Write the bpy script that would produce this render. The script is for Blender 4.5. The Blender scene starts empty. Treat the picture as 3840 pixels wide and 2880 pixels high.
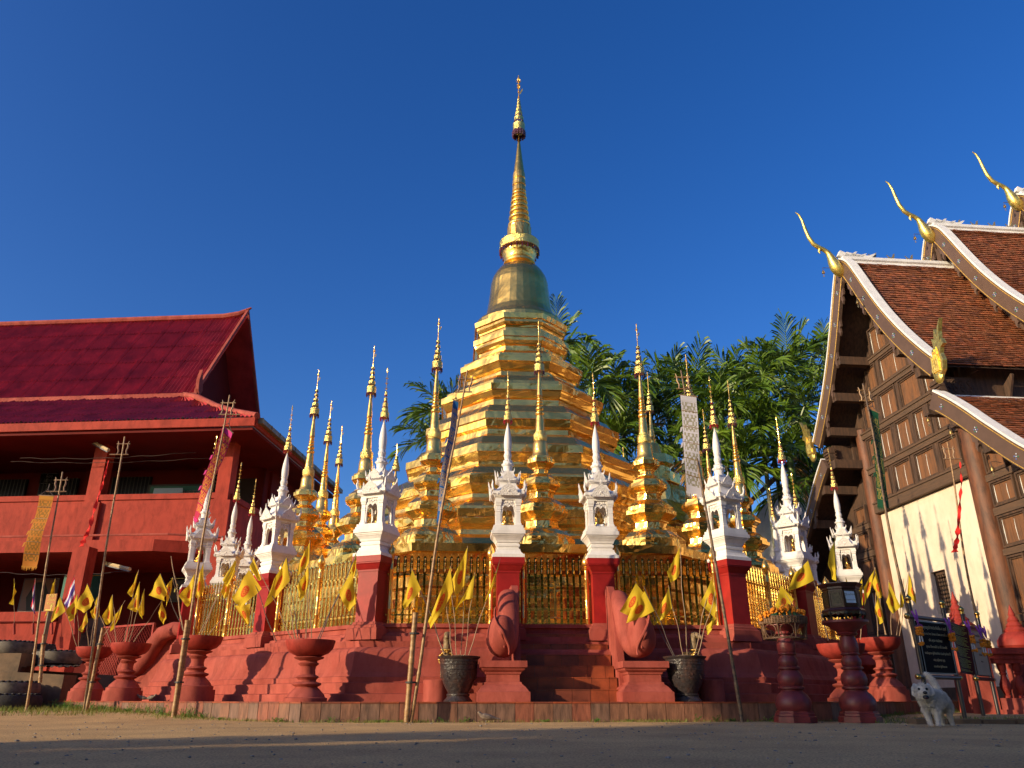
import bpy, bmesh, math, random
from math import sin, cos, pi, radians, sqrt, atan2
from mathutils import Vector, Matrix
random.seed(7)
C = bpy.context.scene.collection
sc = bpy.context.scene
# ---------------------------------------------------------------- camera
PIT = 0.386235; HC = 0.286; FPX = 2903.9
cam = bpy.data.objects.new('camera', bpy.data.cameras.new('camera')); C.objects.link(cam)
cam.data.sensor_width = 36; cam.data.lens = 36*FPX/3840
cam.location = (0, 0, HC); cam.rotation_euler = (pi/2+PIT, 0, 0)
cam.data.clip_start = .05; cam.data.clip_end = 2000
sc.camera = cam
sc.render.resolution_x = 1024; sc.render.resolution_y = 768
# ---------------------------------------------------------------- sky and sun
SUN_AZ = radians(58.0); SUN_EL = radians(14.8)      # azimuth the light travels towards, from +Y to +X
w = bpy.data.worlds.new('World'); sc.world = w; w.use_nodes = True
nt = w.node_tree; sky = nt.nodes.new('ShaderNodeTexSky'); sky.sky_type = 'NISHITA'; sky.sun_disc = False
sky.sun_elevation = SUN_EL; sky.sun_rotation = SUN_AZ+pi
sky.air_density = 1.0; sky.dust_density = 2.2; sky.ozone_density = 4.0; sky.altitude = 300
bg = nt.nodes['Background']; bg.inputs[1].default_value = .145
hs = nt.nodes.new('ShaderNodeHueSaturation'); hs.inputs['Saturation'].default_value = 1.24; hs.inputs['Hue'].default_value = .516
nt.links.new(sky.outputs[0], hs.inputs['Color']); nt.links.new(hs.outputs[0], bg.inputs[0])
sd = Vector((sin(SUN_AZ)*cos(SUN_EL), cos(SUN_AZ)*cos(SUN_EL), -sin(SUN_EL)))
sun = bpy.data.objects.new('sun', bpy.data.lights.new('sun', 'SUN')); C.objects.link(sun)
sun.data.energy = 4.1; sun.data.angle = radians(.5); sun.data.color = (1, .79, .50)
sun.rotation_euler = sd.to_track_quat('-Z', 'Y').to_euler(); sun.location = (-20, -12, 12)
vs = sc.view_settings; vs.view_transform = 'Standard'; vs.look = 'None'; vs.exposure = .42; vs.gamma = 1; vs.use_curve_mapping = False
# ---------------------------------------------------------------- helpers
TH = .0675932; CX = .2209; DY = 20.0               # pagoda: turn, centre
def at(px, py, Y):                                   # point of the photograph -> place at depth Y
    u = (px-1920)/FPX; v = (1440-py)/FPX; c, s = cos(PIT), sin(PIT)
    r = Vector((u, c-s*v, s+c*v)); r *= Y/r.y
    return Vector((r.x, r.y, r.z+HC))
def rmix(a, b, t): return a+(b-a)*t
class MB:
    def __init__(s): s.v = []; s.f = []; s.m = []; s.M = Matrix(); s.uv = None
    def add(s, vs, fs, mi=0):
        n = len(s.v); s.v += [tuple(s.M @ Vector(v)) for v in vs]
        for f in fs: s.f.append([n+i for i in f]); s.m.append(mi)
    def box(s, x0, x1, y0, y1, z0, z1, mi=0):
        s.add([(x0,y0,z0),(x1,y0,z0),(x1,y1,z0),(x0,y1,z0),(x0,y0,z1),(x1,y0,z1),(x1,y1,z1),(x0,y1,z1)],
              [(3,2,1,0),(4,5,6,7),(0,1,5,4),(1,2,6,5),(2,3,7,6),(3,0,4,7)], mi)
    def lathe(s, prof, n=24, c=(0,0), rot=0, mi=0, cap=True, ph=None, sy=1):
        ph = (pi/n if n <= 8 else 0) if ph is None else ph
        vs = []; fs = []
        for r, z in prof:
            for i in range(n):
                a = rot+ph+2*pi*i/n; vs.append((c[0]+r*cos(a), c[1]+r*sin(a)*sy, z))
        up = prof[-1][1] >= prof[0][1]
        for j in range(len(prof)-1):
            for i in range(n):
                k = (i+1) % n; q = (j*n+i, j*n+k, (j+1)*n+k, (j+1)*n+i)
                fs.append(q if up else q[::-1])
        if cap:
            L = (len(prof)-1)*n
            a = tuple(range(n)); b = tuple(range(L, L+n))
            if prof[0][0] > 1e-5: fs.append(a[::-1] if up else a)
            if prof[-1][0] > 1e-5: fs.append(b if up else b[::-1])
        s.add(vs, fs, mi)
    def plated(s, prof, n, rot, plate, jit, seed=0, mi=0):   # polygon lathe of hand-beaten plates, slightly uneven
        rnd = random.Random(seed); q = []
        for i, (r, z) in enumerate(prof):
            q.append((r, z))
            if i+1 < len(prof) and i > 0:
                r0, z0 = prof[i-1]; r1, z1 = prof[i+1]
                if abs(r-r0) < .03 and z0-z > .09 and r-r1 > .015 and z-z1 < .06: q.append((r-.035, z+.012))
        rows = []
        for r, z in q:
            row = []; K = max(1, round(max(p[0] for p in prof)*.765/plate)); jr = rnd.uniform(-1,1)*jit*.3
            for i in range(n):
                a0 = rot+pi/n+2*pi*i/n; a1 = a0+2*pi/n; A = Vector((r*cos(a0), r*sin(a0))); B = Vector((r*cos(a1), r*sin(a1)))
                for k in range(K):
                    p = A.lerp(B, k/K); d = p.normalized()*(rnd.uniform(-1,1)*jit if k else 0); p = p+d; row.append((p.x, p.y, z+rnd.uniform(-1,1)*jit*.22*(1 if k else .3)))
            rows.append(row)
        W = len(rows[0]); vs = [v for r in rows for v in r]; fs = []
        for j in range(len(rows)-1):
            for i in range(W): k = (i+1) % W; fs.append(((j+1)*W+i, (j+1)*W+k, j*W+k, j*W+i))
        fs.append(tuple(range(W))); fs.append(tuple(range((len(rows)-1)*W, len(rows)*W))[::-1]); s.add(vs, fs, mi)
    def sq(s, prof, c=(0,0), rot=0, mi=0, sx=1):      # square plan: half-width, height
        s.lathe([(r*sqrt(2), z) for r, z in prof], 4, c, rot, mi, True, pi/4)
    def tube(s, pts, rad, n=8, mi=0):
        pts = [Vector(p) for p in pts]; N = len(pts)
        if not hasattr(rad, '__len__'): rad = [rad]*N
        vs = []; fs = []; up = None
        for i, p in enumerate(pts):
            t = (pts[min(i+1,N-1)]-pts[max(i-1,0)]).normalized()
            if up is None: up = Vector((0,0,1)) if abs(t.z) < .9 else Vector((1,0,0))
            x = t.cross(up); x = x.normalized() if x.length > 1e-6 else Vector((1,0,0)); up = x.cross(t)
            for k in range(n):
                a = 2*pi*k/n; vs.append(p+(x*cos(a)+up*sin(a))*rad[i])
        for i in range(N-1):
            for k in range(n):
                q = (k+1) % n; fs.append((i*n+k, (i+1)*n+k, (i+1)*n+q, i*n+q))
        fs.append(tuple(range(n))); fs.append(tuple(range((N-1)*n, N*n))[::-1])
        s.add(vs, fs, mi)
    def ball(s, c, r, n=12, mi=0, sc3=(1,1,1), m=None):
        m = m or max(4, n//2+1); vs = []; fs = []
        for j in range(m+1):
            a = pi*j/m
            for i in range(n):
                b = 2*pi*i/n; vs.append((c[0]+r*sin(a)*cos(b)*sc3[0], c[1]+r*sin(a)*sin(b)*sc3[1], c[2]-r*cos(a)*sc3[2]))
        for j in range(m):
            for i in range(n): k = (i+1) % n; fs.append((j*n+i, j*n+k, (j+1)*n+k, (j+1)*n+i))
        s.add(vs, fs, mi)
    def prism(s, pts, d, mi=0):                       # pts: 3-D outline, extruded by vector d (centred)
        d = Vector(d); n = len(pts); P = [Vector(p)-d/2 for p in pts]; Q = [p+d for p in P]
        s.add(P+Q, [tuple(range(n))[::-1], tuple(range(n, 2*n))]+[(i, (i+1) % n, n+(i+1) % n, n+i) for i in range(n)], mi)
    def grid(s, F, nu, nv, mi=0):
        vs = [F(i/nu, j/nv) for j in range(nv+1) for i in range(nu+1)]
        s.add(vs, [(j*(nu+1)+i, j*(nu+1)+i+1, (j+1)*(nu+1)+i+1, (j+1)*(nu+1)+i) for j in range(nv) for i in range(nu)], mi)
        s.uvg = (nu, nv)
    def obj(s, name, mats, parent=None, loc=None, rot=None, smooth=None, uv=None, link=True):
        me = bpy.data.meshes.new(name); me.from_pydata(s.v, [], s.f)
        for m_ in (mats if isinstance(mats, (list, tuple)) else [mats]): me.materials.append(m_)
        me.polygons.foreach_set('material_index', s.m)
        if uv:
            l = me.uv_layers.new(name='UVMap'); l.data.foreach_set('uv', [q for lp in me.loops for q in uv[lp.vertex_index]])
        me.update(); me.validate()
        bm = bmesh.new(); bm.from_mesh(me); bmesh.ops.recalc_face_normals(bm, faces=bm.faces); bm.to_mesh(me); bm.free()
        if smooth is not None:
            me.shade_smooth(); me.set_sharp_from_angle(angle=radians(smooth))
        o = bpy.data.objects.new(name, me); C.objects.link(o)
        if parent: o.parent = parent
        if loc is not None: o.location = loc
        if rot is not None: o.rotation_euler = rot
        return o
def tag(o, label=None, cat=None, group=None, kind=None):
    if label: o['label'] = label
    if cat: o['category'] = cat
    if group: o['group'] = group
    if kind: o['kind'] = kind
    return o
def thing(name, label, cat, loc=(0,0,0), rz=0, group=None):
    o = bpy.data.objects.new(name, None); C.objects.link(o); o.empty_display_size = .2
    o.location = loc; o.rotation_euler = (0,0,rz); return tag(o, label, cat, group)
def dup(root, loc=None, rz=None, label=None, group=None):
    def cp(o, par):
        c = o.copy(); C.objects.link(c); c.parent = par
        for ch in kids.get(o, []): cp(ch, c)
        return c
    kids = {}
    for q in root.children_recursive: kids.setdefault(q.parent, []).append(q)
    r = cp(root, None)
    if loc is not None: r.location = loc
    if rz is not None: r.rotation_euler = (0,0,rz)
    if label: r['label'] = label
    if group: r['group'] = group
    return r
def skin(verts, edges, rad, sub=1, root=0):           # one continuous body; rad: float or (rx, ry)
    me = bpy.data.meshes.new('tmp'); me.from_pydata(verts, edges, []); o = bpy.data.objects.new('tmp', me); C.objects.link(o)
    m = o.modifiers.new('s', 'SKIN'); m.use_smooth_shade = True
    for i, sv in enumerate(me.skin_vertices[0].data):
        r = rad[i]; sv.radius = r if hasattr(r, '__len__') else (r, r); sv.use_root = (i == root)
    if sub: q = o.modifiers.new('u', 'SUBSURF'); q.levels = sub; q.render_levels = sub
    dg = bpy.context.evaluated_depsgraph_get(); out = bpy.data.meshes.new_from_object(o.evaluated_get(dg))
    bpy.data.objects.remove(o); out.shade_smooth(); return out
def mobj(name, me, m, parent=None):
    me.materials.clear(); me.materials.append(m); o = bpy.data.objects.new(name, me); C.objects.link(o)
    if parent: o.parent = parent
    return o
def text(name, body, size, m, M, parent, ext=.001, align='CENTER'):
    cu = bpy.data.curves.new('t', 'FONT'); cu.body = body; cu.size = size; cu.extrude = ext; cu.align_x = align; cu.align_y = 'CENTER'; cu.resolution_u = 3
    o = bpy.data.objects.new('t', cu); C.objects.link(o)
    dg = bpy.context.evaluated_depsgraph_get(); me = bpy.data.meshes.new_from_object(o.evaluated_get(dg)); bpy.data.objects.remove(o)
    me.transform(M); return mobj(name, me, m, parent)
# ---------------------------------------------------------------- materials
def mat(name, col, rough=.6, metal=0, var=.0, vs=6, bump=.0, bs=30, col2=None, streak=None, spec=.5, trans=0, dist=.01, rv=0, co='Object', mapsc=None, thr=None, stain=0):
    m = bpy.data.materials.new(name); m.use_nodes = True; N = m.node_tree.nodes; L = m.node_tree.links
    b = N['Principled BSDF']; b.inputs['Roughness'].default_value = rough; b.inputs['Metallic'].default_value = metal
    b.inputs['Specular IOR Level'].default_value = spec
    b.inputs['Base Color'].default_value = (*col, 1)
    tc = N.new('ShaderNodeTexCoord'); mp = N.new('ShaderNodeMapping'); L.new(tc.outputs[co], mp.inputs[0])
    if streak: mp.inputs['Scale'].default_value = streak
    if var or col2:
        n = N.new('ShaderNodeTexNoise'); n.inputs['Scale'].default_value = vs; n.inputs['Detail'].default_value = 6; n.inputs['Roughness'].default_value = .6
        L.new(mp.outputs[0], n.inputs[0]); r = N.new('ShaderNodeValToRGB'); L.new(n.outputs[0], r.inputs[0])
        a = col2 if col2 else tuple(c*(1-var) for c in col); bb = col if col2 else tuple(min(1, c*(1+var)) for c in col)
        e = r.color_ramp.elements; t = thr or (.35, .65); e[0].position = t[0]; e[1].position = t[1]; e[0].color = (*a, 1); e[1].color = (*bb, 1)
        L.new(r.outputs[0], b.inputs['Base Color'])
        if rv:
            mr = N.new('ShaderNodeMapRange'); L.new(n.outputs[0], mr.inputs[0]); mr.inputs[1].default_value = .3; mr.inputs[2].default_value = .7
            mr.inputs[3].default_value = max(.02, rough-rv); mr.inputs[4].default_value = min(1, rough+rv); L.new(mr.outputs[0], b.inputs['Roughness'])
    if stain:                                           # rain streaks and grime with a shape of their own
        m3 = N.new('ShaderNodeMapping'); m3.inputs['Scale'].default_value = (2.4,2.4,1.0); L.new(tc.outputs[co], m3.inputs[0])
        n3 = N.new('ShaderNodeTexNoise'); n3.inputs['Scale'].default_value = 1.7; n3.inputs['Detail'].default_value = 9; n3.inputs['Roughness'].default_value = .72; n3.inputs['Distortion'].default_value = .4; L.new(m3.outputs[0], n3.inputs[0])
        r3 = N.new('ShaderNodeValToRGB'); k = 1-stain; r3.color_ramp.elements[0].position = .36; r3.color_ramp.elements[0].color = (k, k, k, 1); r3.color_ramp.elements[1].position = .56; r3.color_ramp.elements[1].color = (1,1,1,1); L.new(n3.outputs[0], r3.inputs[0])
        mm = N.new('ShaderNodeMix'); mm.data_type = 'RGBA'; mm.blend_type = 'MULTIPLY'; mm.inputs[0].default_value = 1; lk = b.inputs['Base Color'].links
        if lk: L.new(lk[0].from_socket, mm.inputs[6])
        else: mm.inputs[6].default_value = (*col, 1)
        L.new(r3.outputs[0], mm.inputs[7]); L.new(mm.outputs[2], b.inputs['Base Color'])
    if bump:
        n2 = N.new('ShaderNodeTexNoise'); n2.inputs['Scale'].default_value = bs; n2.inputs['Detail'].default_value = 5
        L.new((mp if mapsc is None else tc).outputs[0 if mapsc is None else co], n2.inputs[0])
        bu = N.new('ShaderNodeBump'); bu.inputs['Strength'].default_value = bump; bu.inputs['Distance'].default_value = dist
        L.new(n2.outputs[0], bu.inputs['Height']); L.new(bu.outputs[0], b.inputs['Normal'])
    if trans:
        tr = N.new('ShaderNodeBsdfTranslucent'); mx = N.new('ShaderNodeMixShader'); mx.inputs[0].default_value = trans
        out = N['Material Output']
        if b.inputs['Base Color'].links: L.new(b.inputs['Base Color'].links[0].from_socket, tr.inputs[0])
        else: tr.inputs[0].default_value = (*col, 1)
        L.new(b.outputs[0], mx.inputs[1]); L.new(tr.outputs[0], mx.inputs[2]); L.new(mx.outputs[0], out.inputs[0])
    return m
def gold_sheet(name, col, rough, crinkle, cs, streak=.0, dull=(.55,.33,.09), metal=1, lobe=.3):
    m = mat(name, col, rough, metal, col2=dull, vs=1.7, rv=.09, thr=(.2,.5)); N = m.node_tree.nodes; L = m.node_tree.links; b = N['Principled BSDF']
    tc = N.new('ShaderNodeTexCoord')
    n = N.new('ShaderNodeTexNoise'); n.inputs['Scale'].default_value = cs; n.inputs['Detail'].default_value = 2; n.inputs['Distortion'].default_value = .6; L.new(tc.outputs['Object'], n.inputs[0])
    bu = N.new('ShaderNodeBump'); bu.inputs['Strength'].default_value = crinkle; bu.inputs['Distance'].default_value = .05; L.new(n.outputs[0], bu.inputs['Height'])
    mp = N.new('ShaderNodeMapping'); mp.inputs['Scale'].default_value = (22, 22, 1.2); L.new(tc.outputs['Object'], mp.inputs[0])
    n2 = N.new('ShaderNodeTexNoise'); n2.inputs['Scale'].default_value = 1.6; n2.inputs['Detail'].default_value = 3; L.new(mp.outputs[0], n2.inputs[0])
    b2 = N.new('ShaderNodeBump'); b2.inputs['Strength'].default_value = streak; b2.inputs['Distance'].default_value = .012; L.new(n2.outputs[0], b2.inputs['Height']); L.new(bu.outputs[0], b2.inputs['Normal'])
    L.new(b2.outputs[0], b.inputs['Normal'])
    g2 = N.new('ShaderNodeBsdfAnisotropic'); g2.inputs['Roughness'].default_value = .55; L.new(b.inputs['Base Color'].links[0].from_socket, g2.inputs['Color']); L.new(b2.outputs[0], g2.inputs['Normal'])
    mx = N.new('ShaderNodeMixShader'); mx.inputs[0].default_value = lobe; L.new(b.outputs[0], mx.inputs[1]); L.new(g2.outputs[0], mx.inputs[2]); L.new(mx.outputs[0], N['Material Output'].inputs[0]); return m
M = {}
M['gold'] = gold_sheet('gilded_sheet', (.97,.60,.155), .13, 1.0, 1.6, .12, (.84,.44,.075), 1, .13)
M['gold2'] = gold_sheet('gilded_sheet_small', (.97,.60,.15), .13, .8, 3.4, .1, (.84,.43,.07), 1, .16)
M['gold_s'] = gold_sheet('polished_gold', (.98,.62,.17), .15, .25, 9, .05, (.88,.48,.09), 1, .3)
M['picket'] = mat('picket_gold', (1.0,.60,.14), .1, 1, var=.15, vs=20, bump=.25, bs=30, rv=.03)
M['gold_p'] = mat('pierced_gold', (1.0,.66,.2), .28, 1, var=.3, vs=40, bump=.9, bs=70, dist=.02)
M['gold_b'] = mat('aged_gold', (.95,.60,.16), .36, .85, var=.35, vs=12, bump=.6, bs=45, dist=.01)
M['bead'] = mat('red_beads', (.35,.02,.03), .15, 0, var=.5, vs=60)
M['bead_d'] = mat('dark_beads', (.09,.02,.05), .15, 0, var=.5, vs=60)
M['red'] = mat('red_paint', (.40,.055,.04), .6, 0, spec=.2, stain=.45, col2=(.30,.032,.024), vs=2.2, bump=.18, bs=26, thr=(.3,.7))
M['redbase'] = mat('weathered_red_plaster', (.42,.105,.08), .75, 0, spec=.1, col2=(.30,.06,.045), vs=1.6, stain=.3, bump=.12, bs=20, streak=(1.5,1.5,.9), thr=(.3,.7))
M['maroon'] = mat('maroon_glazed_stand', (.20,.028,.03), .45, 0, stain=.4, var=.2, vs=4)
M['redpil'] = mat('deep_red_paint', (.30,.014,.013), .5, 0, spec=.25, var=.18, vs=4, bump=.12, bs=30)
M['terra'] = mat('terracotta_tile', (.26,.055,.02), .45, 0, var=.3, vs=5, bump=.25, bs=20)
M['terra2'] = mat('terracotta_tile_dark', (.17,.04,.02), .5, 0, var=.3, vs=5, bump=.25, bs=20)
M['kerb1'] = mat('kerb_tile_brown', (.19,.085,.05), .6, 0, var=.4, vs=7, bump=.4, bs=20, streak=(2,2,.5))
M['kerb2'] = mat('kerb_tile_grey', (.15,.08,.055), .6, 0, var=.4, vs=7, bump=.4, bs=20, streak=(2,2,.5))
M['kerb3'] = mat('kerb_tile_red', (.20,.062,.035), .6, 0, var=.4, vs=7, bump=.4, bs=20, streak=(2,2,.5))
M['grout'] = mat('grout', (.16,.10,.07), .9, 0, var=.3, vs=20)
M['white'] = mat('white_stucco', (.80,.77,.74), .6, 0, stain=.16, var=.04, vs=3, bump=.12, bs=30)
M['relief'] = mat('white_relief', (.78,.74,.70), .7, 0, var=.12, vs=50, bump=1.0, bs=55, dist=.02)
M['bamboo'] = mat('bamboo', (.42,.25,.10), .45, 0, col2=(.20,.10,.04), vs=5, bump=.2, bs=20, streak=(1,1,4))
M['bamboo_d'] = mat('old_bamboo', (.20,.12,.06), .55, 0, col2=(.07,.045,.03), vs=6, bump=.3, bs=25, streak=(1,1,3), thr=(.4,.6))
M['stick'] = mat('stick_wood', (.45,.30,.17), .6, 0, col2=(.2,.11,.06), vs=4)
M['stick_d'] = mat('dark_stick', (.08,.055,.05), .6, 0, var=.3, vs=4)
M['wood'] = mat('old_teak', (.10,.052,.03), .8, 0, col2=(.045,.027,.019), vs=5, bump=.7, bs=26, streak=(3,3,.5), thr=(.35,.62))
M['wood_h'] = mat('old_teak_beam', (.12,.068,.04), .75, 0, col2=(.08,.05,.033), vs=5, bump=.8, bs=26, streak=(2.2,.5,4), thr=(.35,.62))
M['wood_p'] = mat('panel_teak', (.22,.09,.034), .7, 0, col2=(.12,.06,.032), vs=2.6, bump=.6, bs=22, streak=(4,4,.7), thr=(.34,.66))
M['wood_c'] = mat('column_teak', (.22,.075,.03), .6, 0, stain=.5, col2=(.09,.038,.022), vs=2.6, bump=.5, bs=22, streak=(5,5,.5), thr=(.3,.7))
M['barge'] = mat('brown_paint', (.105,.062,.045), .6, 0, var=.1, vs=4, bump=.15, bs=30)
M['trimgold'] = mat('gold_trim_line', (.55,.33,.06), .5, .3, var=.4, vs=30)
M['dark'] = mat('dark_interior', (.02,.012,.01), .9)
M['plaster'] = mat('old_white_plaster', (.84,.70,.55), .8, 0, stain=.12, col2=(.72,.58,.43), vs=1.1, bump=.25, bs=9, thr=(.3,.62))
M['lime'] = mat('white_lime', (.76,.74,.71), .7, 0, var=.08, vs=5, bump=.2, bs=20)
M['tile1'] = mat('roof_tile_brown', (.31,.115,.05), .55, 0, var=.35, vs=9, bump=.4, bs=30)
M['tile2'] = mat('roof_tile_red', (.40,.13,.055), .55, 0, var=.35, vs=9, bump=.4, bs=30)
M['tile3'] = mat('roof_tile_dark', (.23,.085,.045), .6, 0, var=.4, vs=9, bump=.4, bs=30)
M['metalroof'] = mat('corrugated_red', (.42,.042,.045), .45, 0, spec=.25, stain=.15, var=.2, vs=1.5, bump=.1, bs=20)
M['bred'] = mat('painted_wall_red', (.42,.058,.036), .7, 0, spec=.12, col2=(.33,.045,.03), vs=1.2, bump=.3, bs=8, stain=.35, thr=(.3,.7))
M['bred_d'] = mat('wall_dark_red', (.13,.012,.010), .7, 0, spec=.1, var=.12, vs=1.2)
M['gutter'] = mat('gutter_metal', (.22,.19,.12), .5, .2, var=.15, vs=2)
M['iron'] = mat('wrought_iron', (.03,.03,.03), .6)
M['glassd'] = mat('dark_glass', (.02,.02,.025), .15)
M['tubel'] = mat('lamp_tube', (.55,.42,.25), .4)
M['clay'] = mat('dark_glazed_clay', (.13,.055,.035), .34, 0, col2=(.035,.028,.03), vs=7, bump=.7, bs=22, thr=(.5,.8), dist=.02)
M['sand'] = mat('sand', (.38,.27,.16), .95, 0, var=.35, vs=60, bump=1, bs=120)
M['bronze'] = mat('statue_gilding', (.75,.47,.13), .32, 1, var=.3, vs=30, bump=.3, bs=50)
M['horse'] = mat('painted_wood_horse', (.22,.15,.075), .6, 0, var=.4, vs=18, bump=.4, bs=40)
M['steel'] = mat('brushed_steel', (.10,.09,.095), .35, .8, var=.1, vs=5)
M['brass'] = mat('brass_cap', (.75,.48,.14), .25, 1, var=.2, vs=10)
M['sign_d'] = mat('sign_black_granite', (.006,.004,.005), .6, spec=.04)
M['sign_m'] = mat('sign_maroon', (.07,.009,.009), .5, spec=.2)
M['canvas'] = mat('notice_canvas', (.22,.18,.13), .9, spec=.1)
M['sign_l'] = mat('sign_cream', (.50,.42,.29), .5, 0, var=.1, vs=6)
M['ink_g'] = mat('gilt_lettering', (.55,.42,.2), .5)
M['ink_d'] = mat('dark_lettering', (.09,.07,.06), .7)
M['ink_y'] = mat('yellow_lettering', (.55,.50,.10), .6)
M['paper'] = mat('paper_note', (.45,.62,.80), .7, 0, var=.05, vs=10)
M['lacquer'] = mat('dark_lacquer', (.05,.014,.012), .35, 0, var=.4, vs=14, bump=.4, bs=40)
M['lacquer_g'] = mat('gilded_lacquer', (.045,.035,.014), .4, .3, var=.6, vs=30, bump=.8, bs=50)
M['rattan'] = mat('rattan', (.17,.09,.045), .6, 0, var=.4, vs=20, bump=.9, bs=60)
M['marigold'] = mat('marigold', (.95,.27,.01), .8, 0, var=.3, vs=40, bump=1, bs=60)
M['leafcone'] = mat('banana_leaf', (.04,.12,.07), .5, 0, var=.4, vs=20)
M['ribbon'] = mat('purple_ribbon', (.42,.08,.55), .6, 0, var=.2, vs=20, trans=.3)
M['blossom'] = mat('white_blossom', (.7,.72,.75), .7, 0, var=.2, vs=60)
M['fur'] = mat('cream_fur', (.66,.61,.54), .85, 0, var=.15, vs=12)
M['furd'] = mat('dog_nose', (.012,.011,.012), .3)
M['tongue'] = mat('dog_mouth', (.05,.012,.015), .4)
M['dove'] = mat('dove_feathers', (.26,.20,.16), .8, 0, col2=(.12,.09,.075), vs=40)
M['dove2'] = mat('dove_head', (.40,.38,.38), .8)
M['rubber'] = mat('tyre_rubber', (.028,.026,.025), .8, 0, var=.3, vs=12, bump=.5, bs=30)
M['rubber_w'] = mat('tyre_white_paint', (.17,.145,.11), .8, 0, col2=(.05,.04,.032), vs=5, thr=(.35,.6))
M['conc'] = mat('stained_concrete', (.20,.125,.07), .85, 0, col2=(.08,.055,.035), vs=2.4, bump=.6, bs=14)
M['soil'] = mat('dark_soil', (.09,.06,.035), .95, 0, var=.5, vs=10, bump=1, bs=20)
M['grass'] = mat('grass_blade', (.16,.24,.03), .6, 0, col2=(.25,.21,.05), vs=1.6, trans=.3)
M['weed'] = mat('weed_leaf', (.10,.27,.03), .55, 0, var=.3, vs=8, trans=.3)
M['leaf'] = mat('palm_leaflet', (.035,.10,.006), .42, 0, col2=(.12,.19,.012), vs=1.2, trans=.1, thr=(.35,.7))
M['leaf_y'] = mat('dry_palm_leaf', (.34,.19,.06), .7, 0, var=.3, vs=3)
M['trunk'] = mat('palm_trunk', (.13,.14,.075), .7, 0, col2=(.06,.055,.04), vs=6, bump=.3, bs=14)
M['shaft'] = mat('palm_crownshaft', (.10,.17,.03), .45, 0, var=.3, vs=6)
M['bark'] = mat('tree_bark', (.11,.08,.05), .9, 0, var=.3, vs=6, bump=.6, bs=12)
M['treeleaf'] = mat('tree_leaf', (.06,.11,.02), .6, 0, var=.4, vs=1, trans=.2)
M['bellm'] = mat('bell_brass', (.45,.30,.10), .35, .9, var=.3, vs=30)
M['gem_b'] = mat('blue_glass_inlay', (.10,.16,.42), .2)
M['gem_g'] = mat('green_glass_inlay', (.03,.22,.14), .2)
M['gem_w'] = mat('clear_glass_inlay', (.45,.48,.55), .2)
M['board'] = mat('green_board', (.015,.13,.09), .6)
M['white_p'] = mat('poster_paper', (.16,.16,.18), .7)
M['skinp'] = mat('poster_print', (.30,.18,.15), .7)
M['signor'] = mat('sign_orange', (.58,.22,.05), .5, 0, var=.05, vs=9)
M['signye'] = mat('sign_yellow', (.80,.66,.10), .5)
M['stone'] = mat('pebble', (.22,.19,.16), .85, 0, var=.4, vs=30)
M['orange'] = mat('orange_pipe', (.75,.13,.02), .4)
M['lotus'] = mat('gold_lotus', (1,.66,.2), .2, 1, var=.2, vs=30, bump=.5, bs=35)
# ground: packed sandy dirt
def ground_mat():
    m = mat('packed_dirt', (.74,.50,.24), .95, 0, spec=.03, col2=(.50,.33,.165), vs=.9, thr=(.3,.7)); N = m.node_tree.nodes; L = m.node_tree.links; b = N['Principled BSDF']
    tc = N.new('ShaderNodeTexCoord'); n = N.new('ShaderNodeTexNoise'); n.inputs['Scale'].default_value = 75; n.inputs['Detail'].default_value = 4; L.new(tc.outputs['Object'], n.inputs[0])
    src = b.inputs['Base Color'].links[0].from_socket
    mx = N.new('ShaderNodeMix'); mx.data_type = 'RGBA'; mx.blend_type = 'MULTIPLY'; mx.inputs[0].default_value = .8
    r = N.new('ShaderNodeValToRGB'); r.color_ramp.elements[0].position = .36; r.color_ramp.elements[0].color = (.5,.47,.43,1); r.color_ramp.elements[1].position = .6; r.color_ramp.elements[1].color = (1.15,1.12,1.08,1)
    L.new(n.outputs[0], r.inputs[0]); L.new(src, mx.inputs[6]); L.new(r.outputs[0], mx.inputs[7]); L.new(mx.outputs[2], b.inputs['Base Color'])
    mp = N.new('ShaderNodeMapping'); mp.inputs['Scale'].default_value = (1.2,5,1); mp.inputs['Rotation'].default_value = (0,0,.15); L.new(tc.outputs['Object'], mp.inputs[0])
    n2 = N.new('ShaderNodeTexNoise'); n2.inputs['Scale'].default_value = 3.5; n2.inputs['Detail'].default_value = 8; n2.inputs['Roughness'].default_value = .7; L.new(mp.outputs[0], n2.inputs[0])
    bu = N.new('ShaderNodeBump'); bu.inputs['Strength'].default_value = .8; bu.inputs['Distance'].default_value = .03; L.new(n2.outputs[0], bu.inputs['Height'])
    b2 = N.new('ShaderNodeBump'); b2.inputs['Strength'].default_value = .6; b2.inputs['Distance'].default_value = .006; L.new(n.outputs[0], b2.inputs['Height']); L.new(bu.outputs[0], b2.inputs['Normal'])
    L.new(b2.outputs[0], b.inputs['Normal']); return m
M['ground'] = ground_mat()
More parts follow.
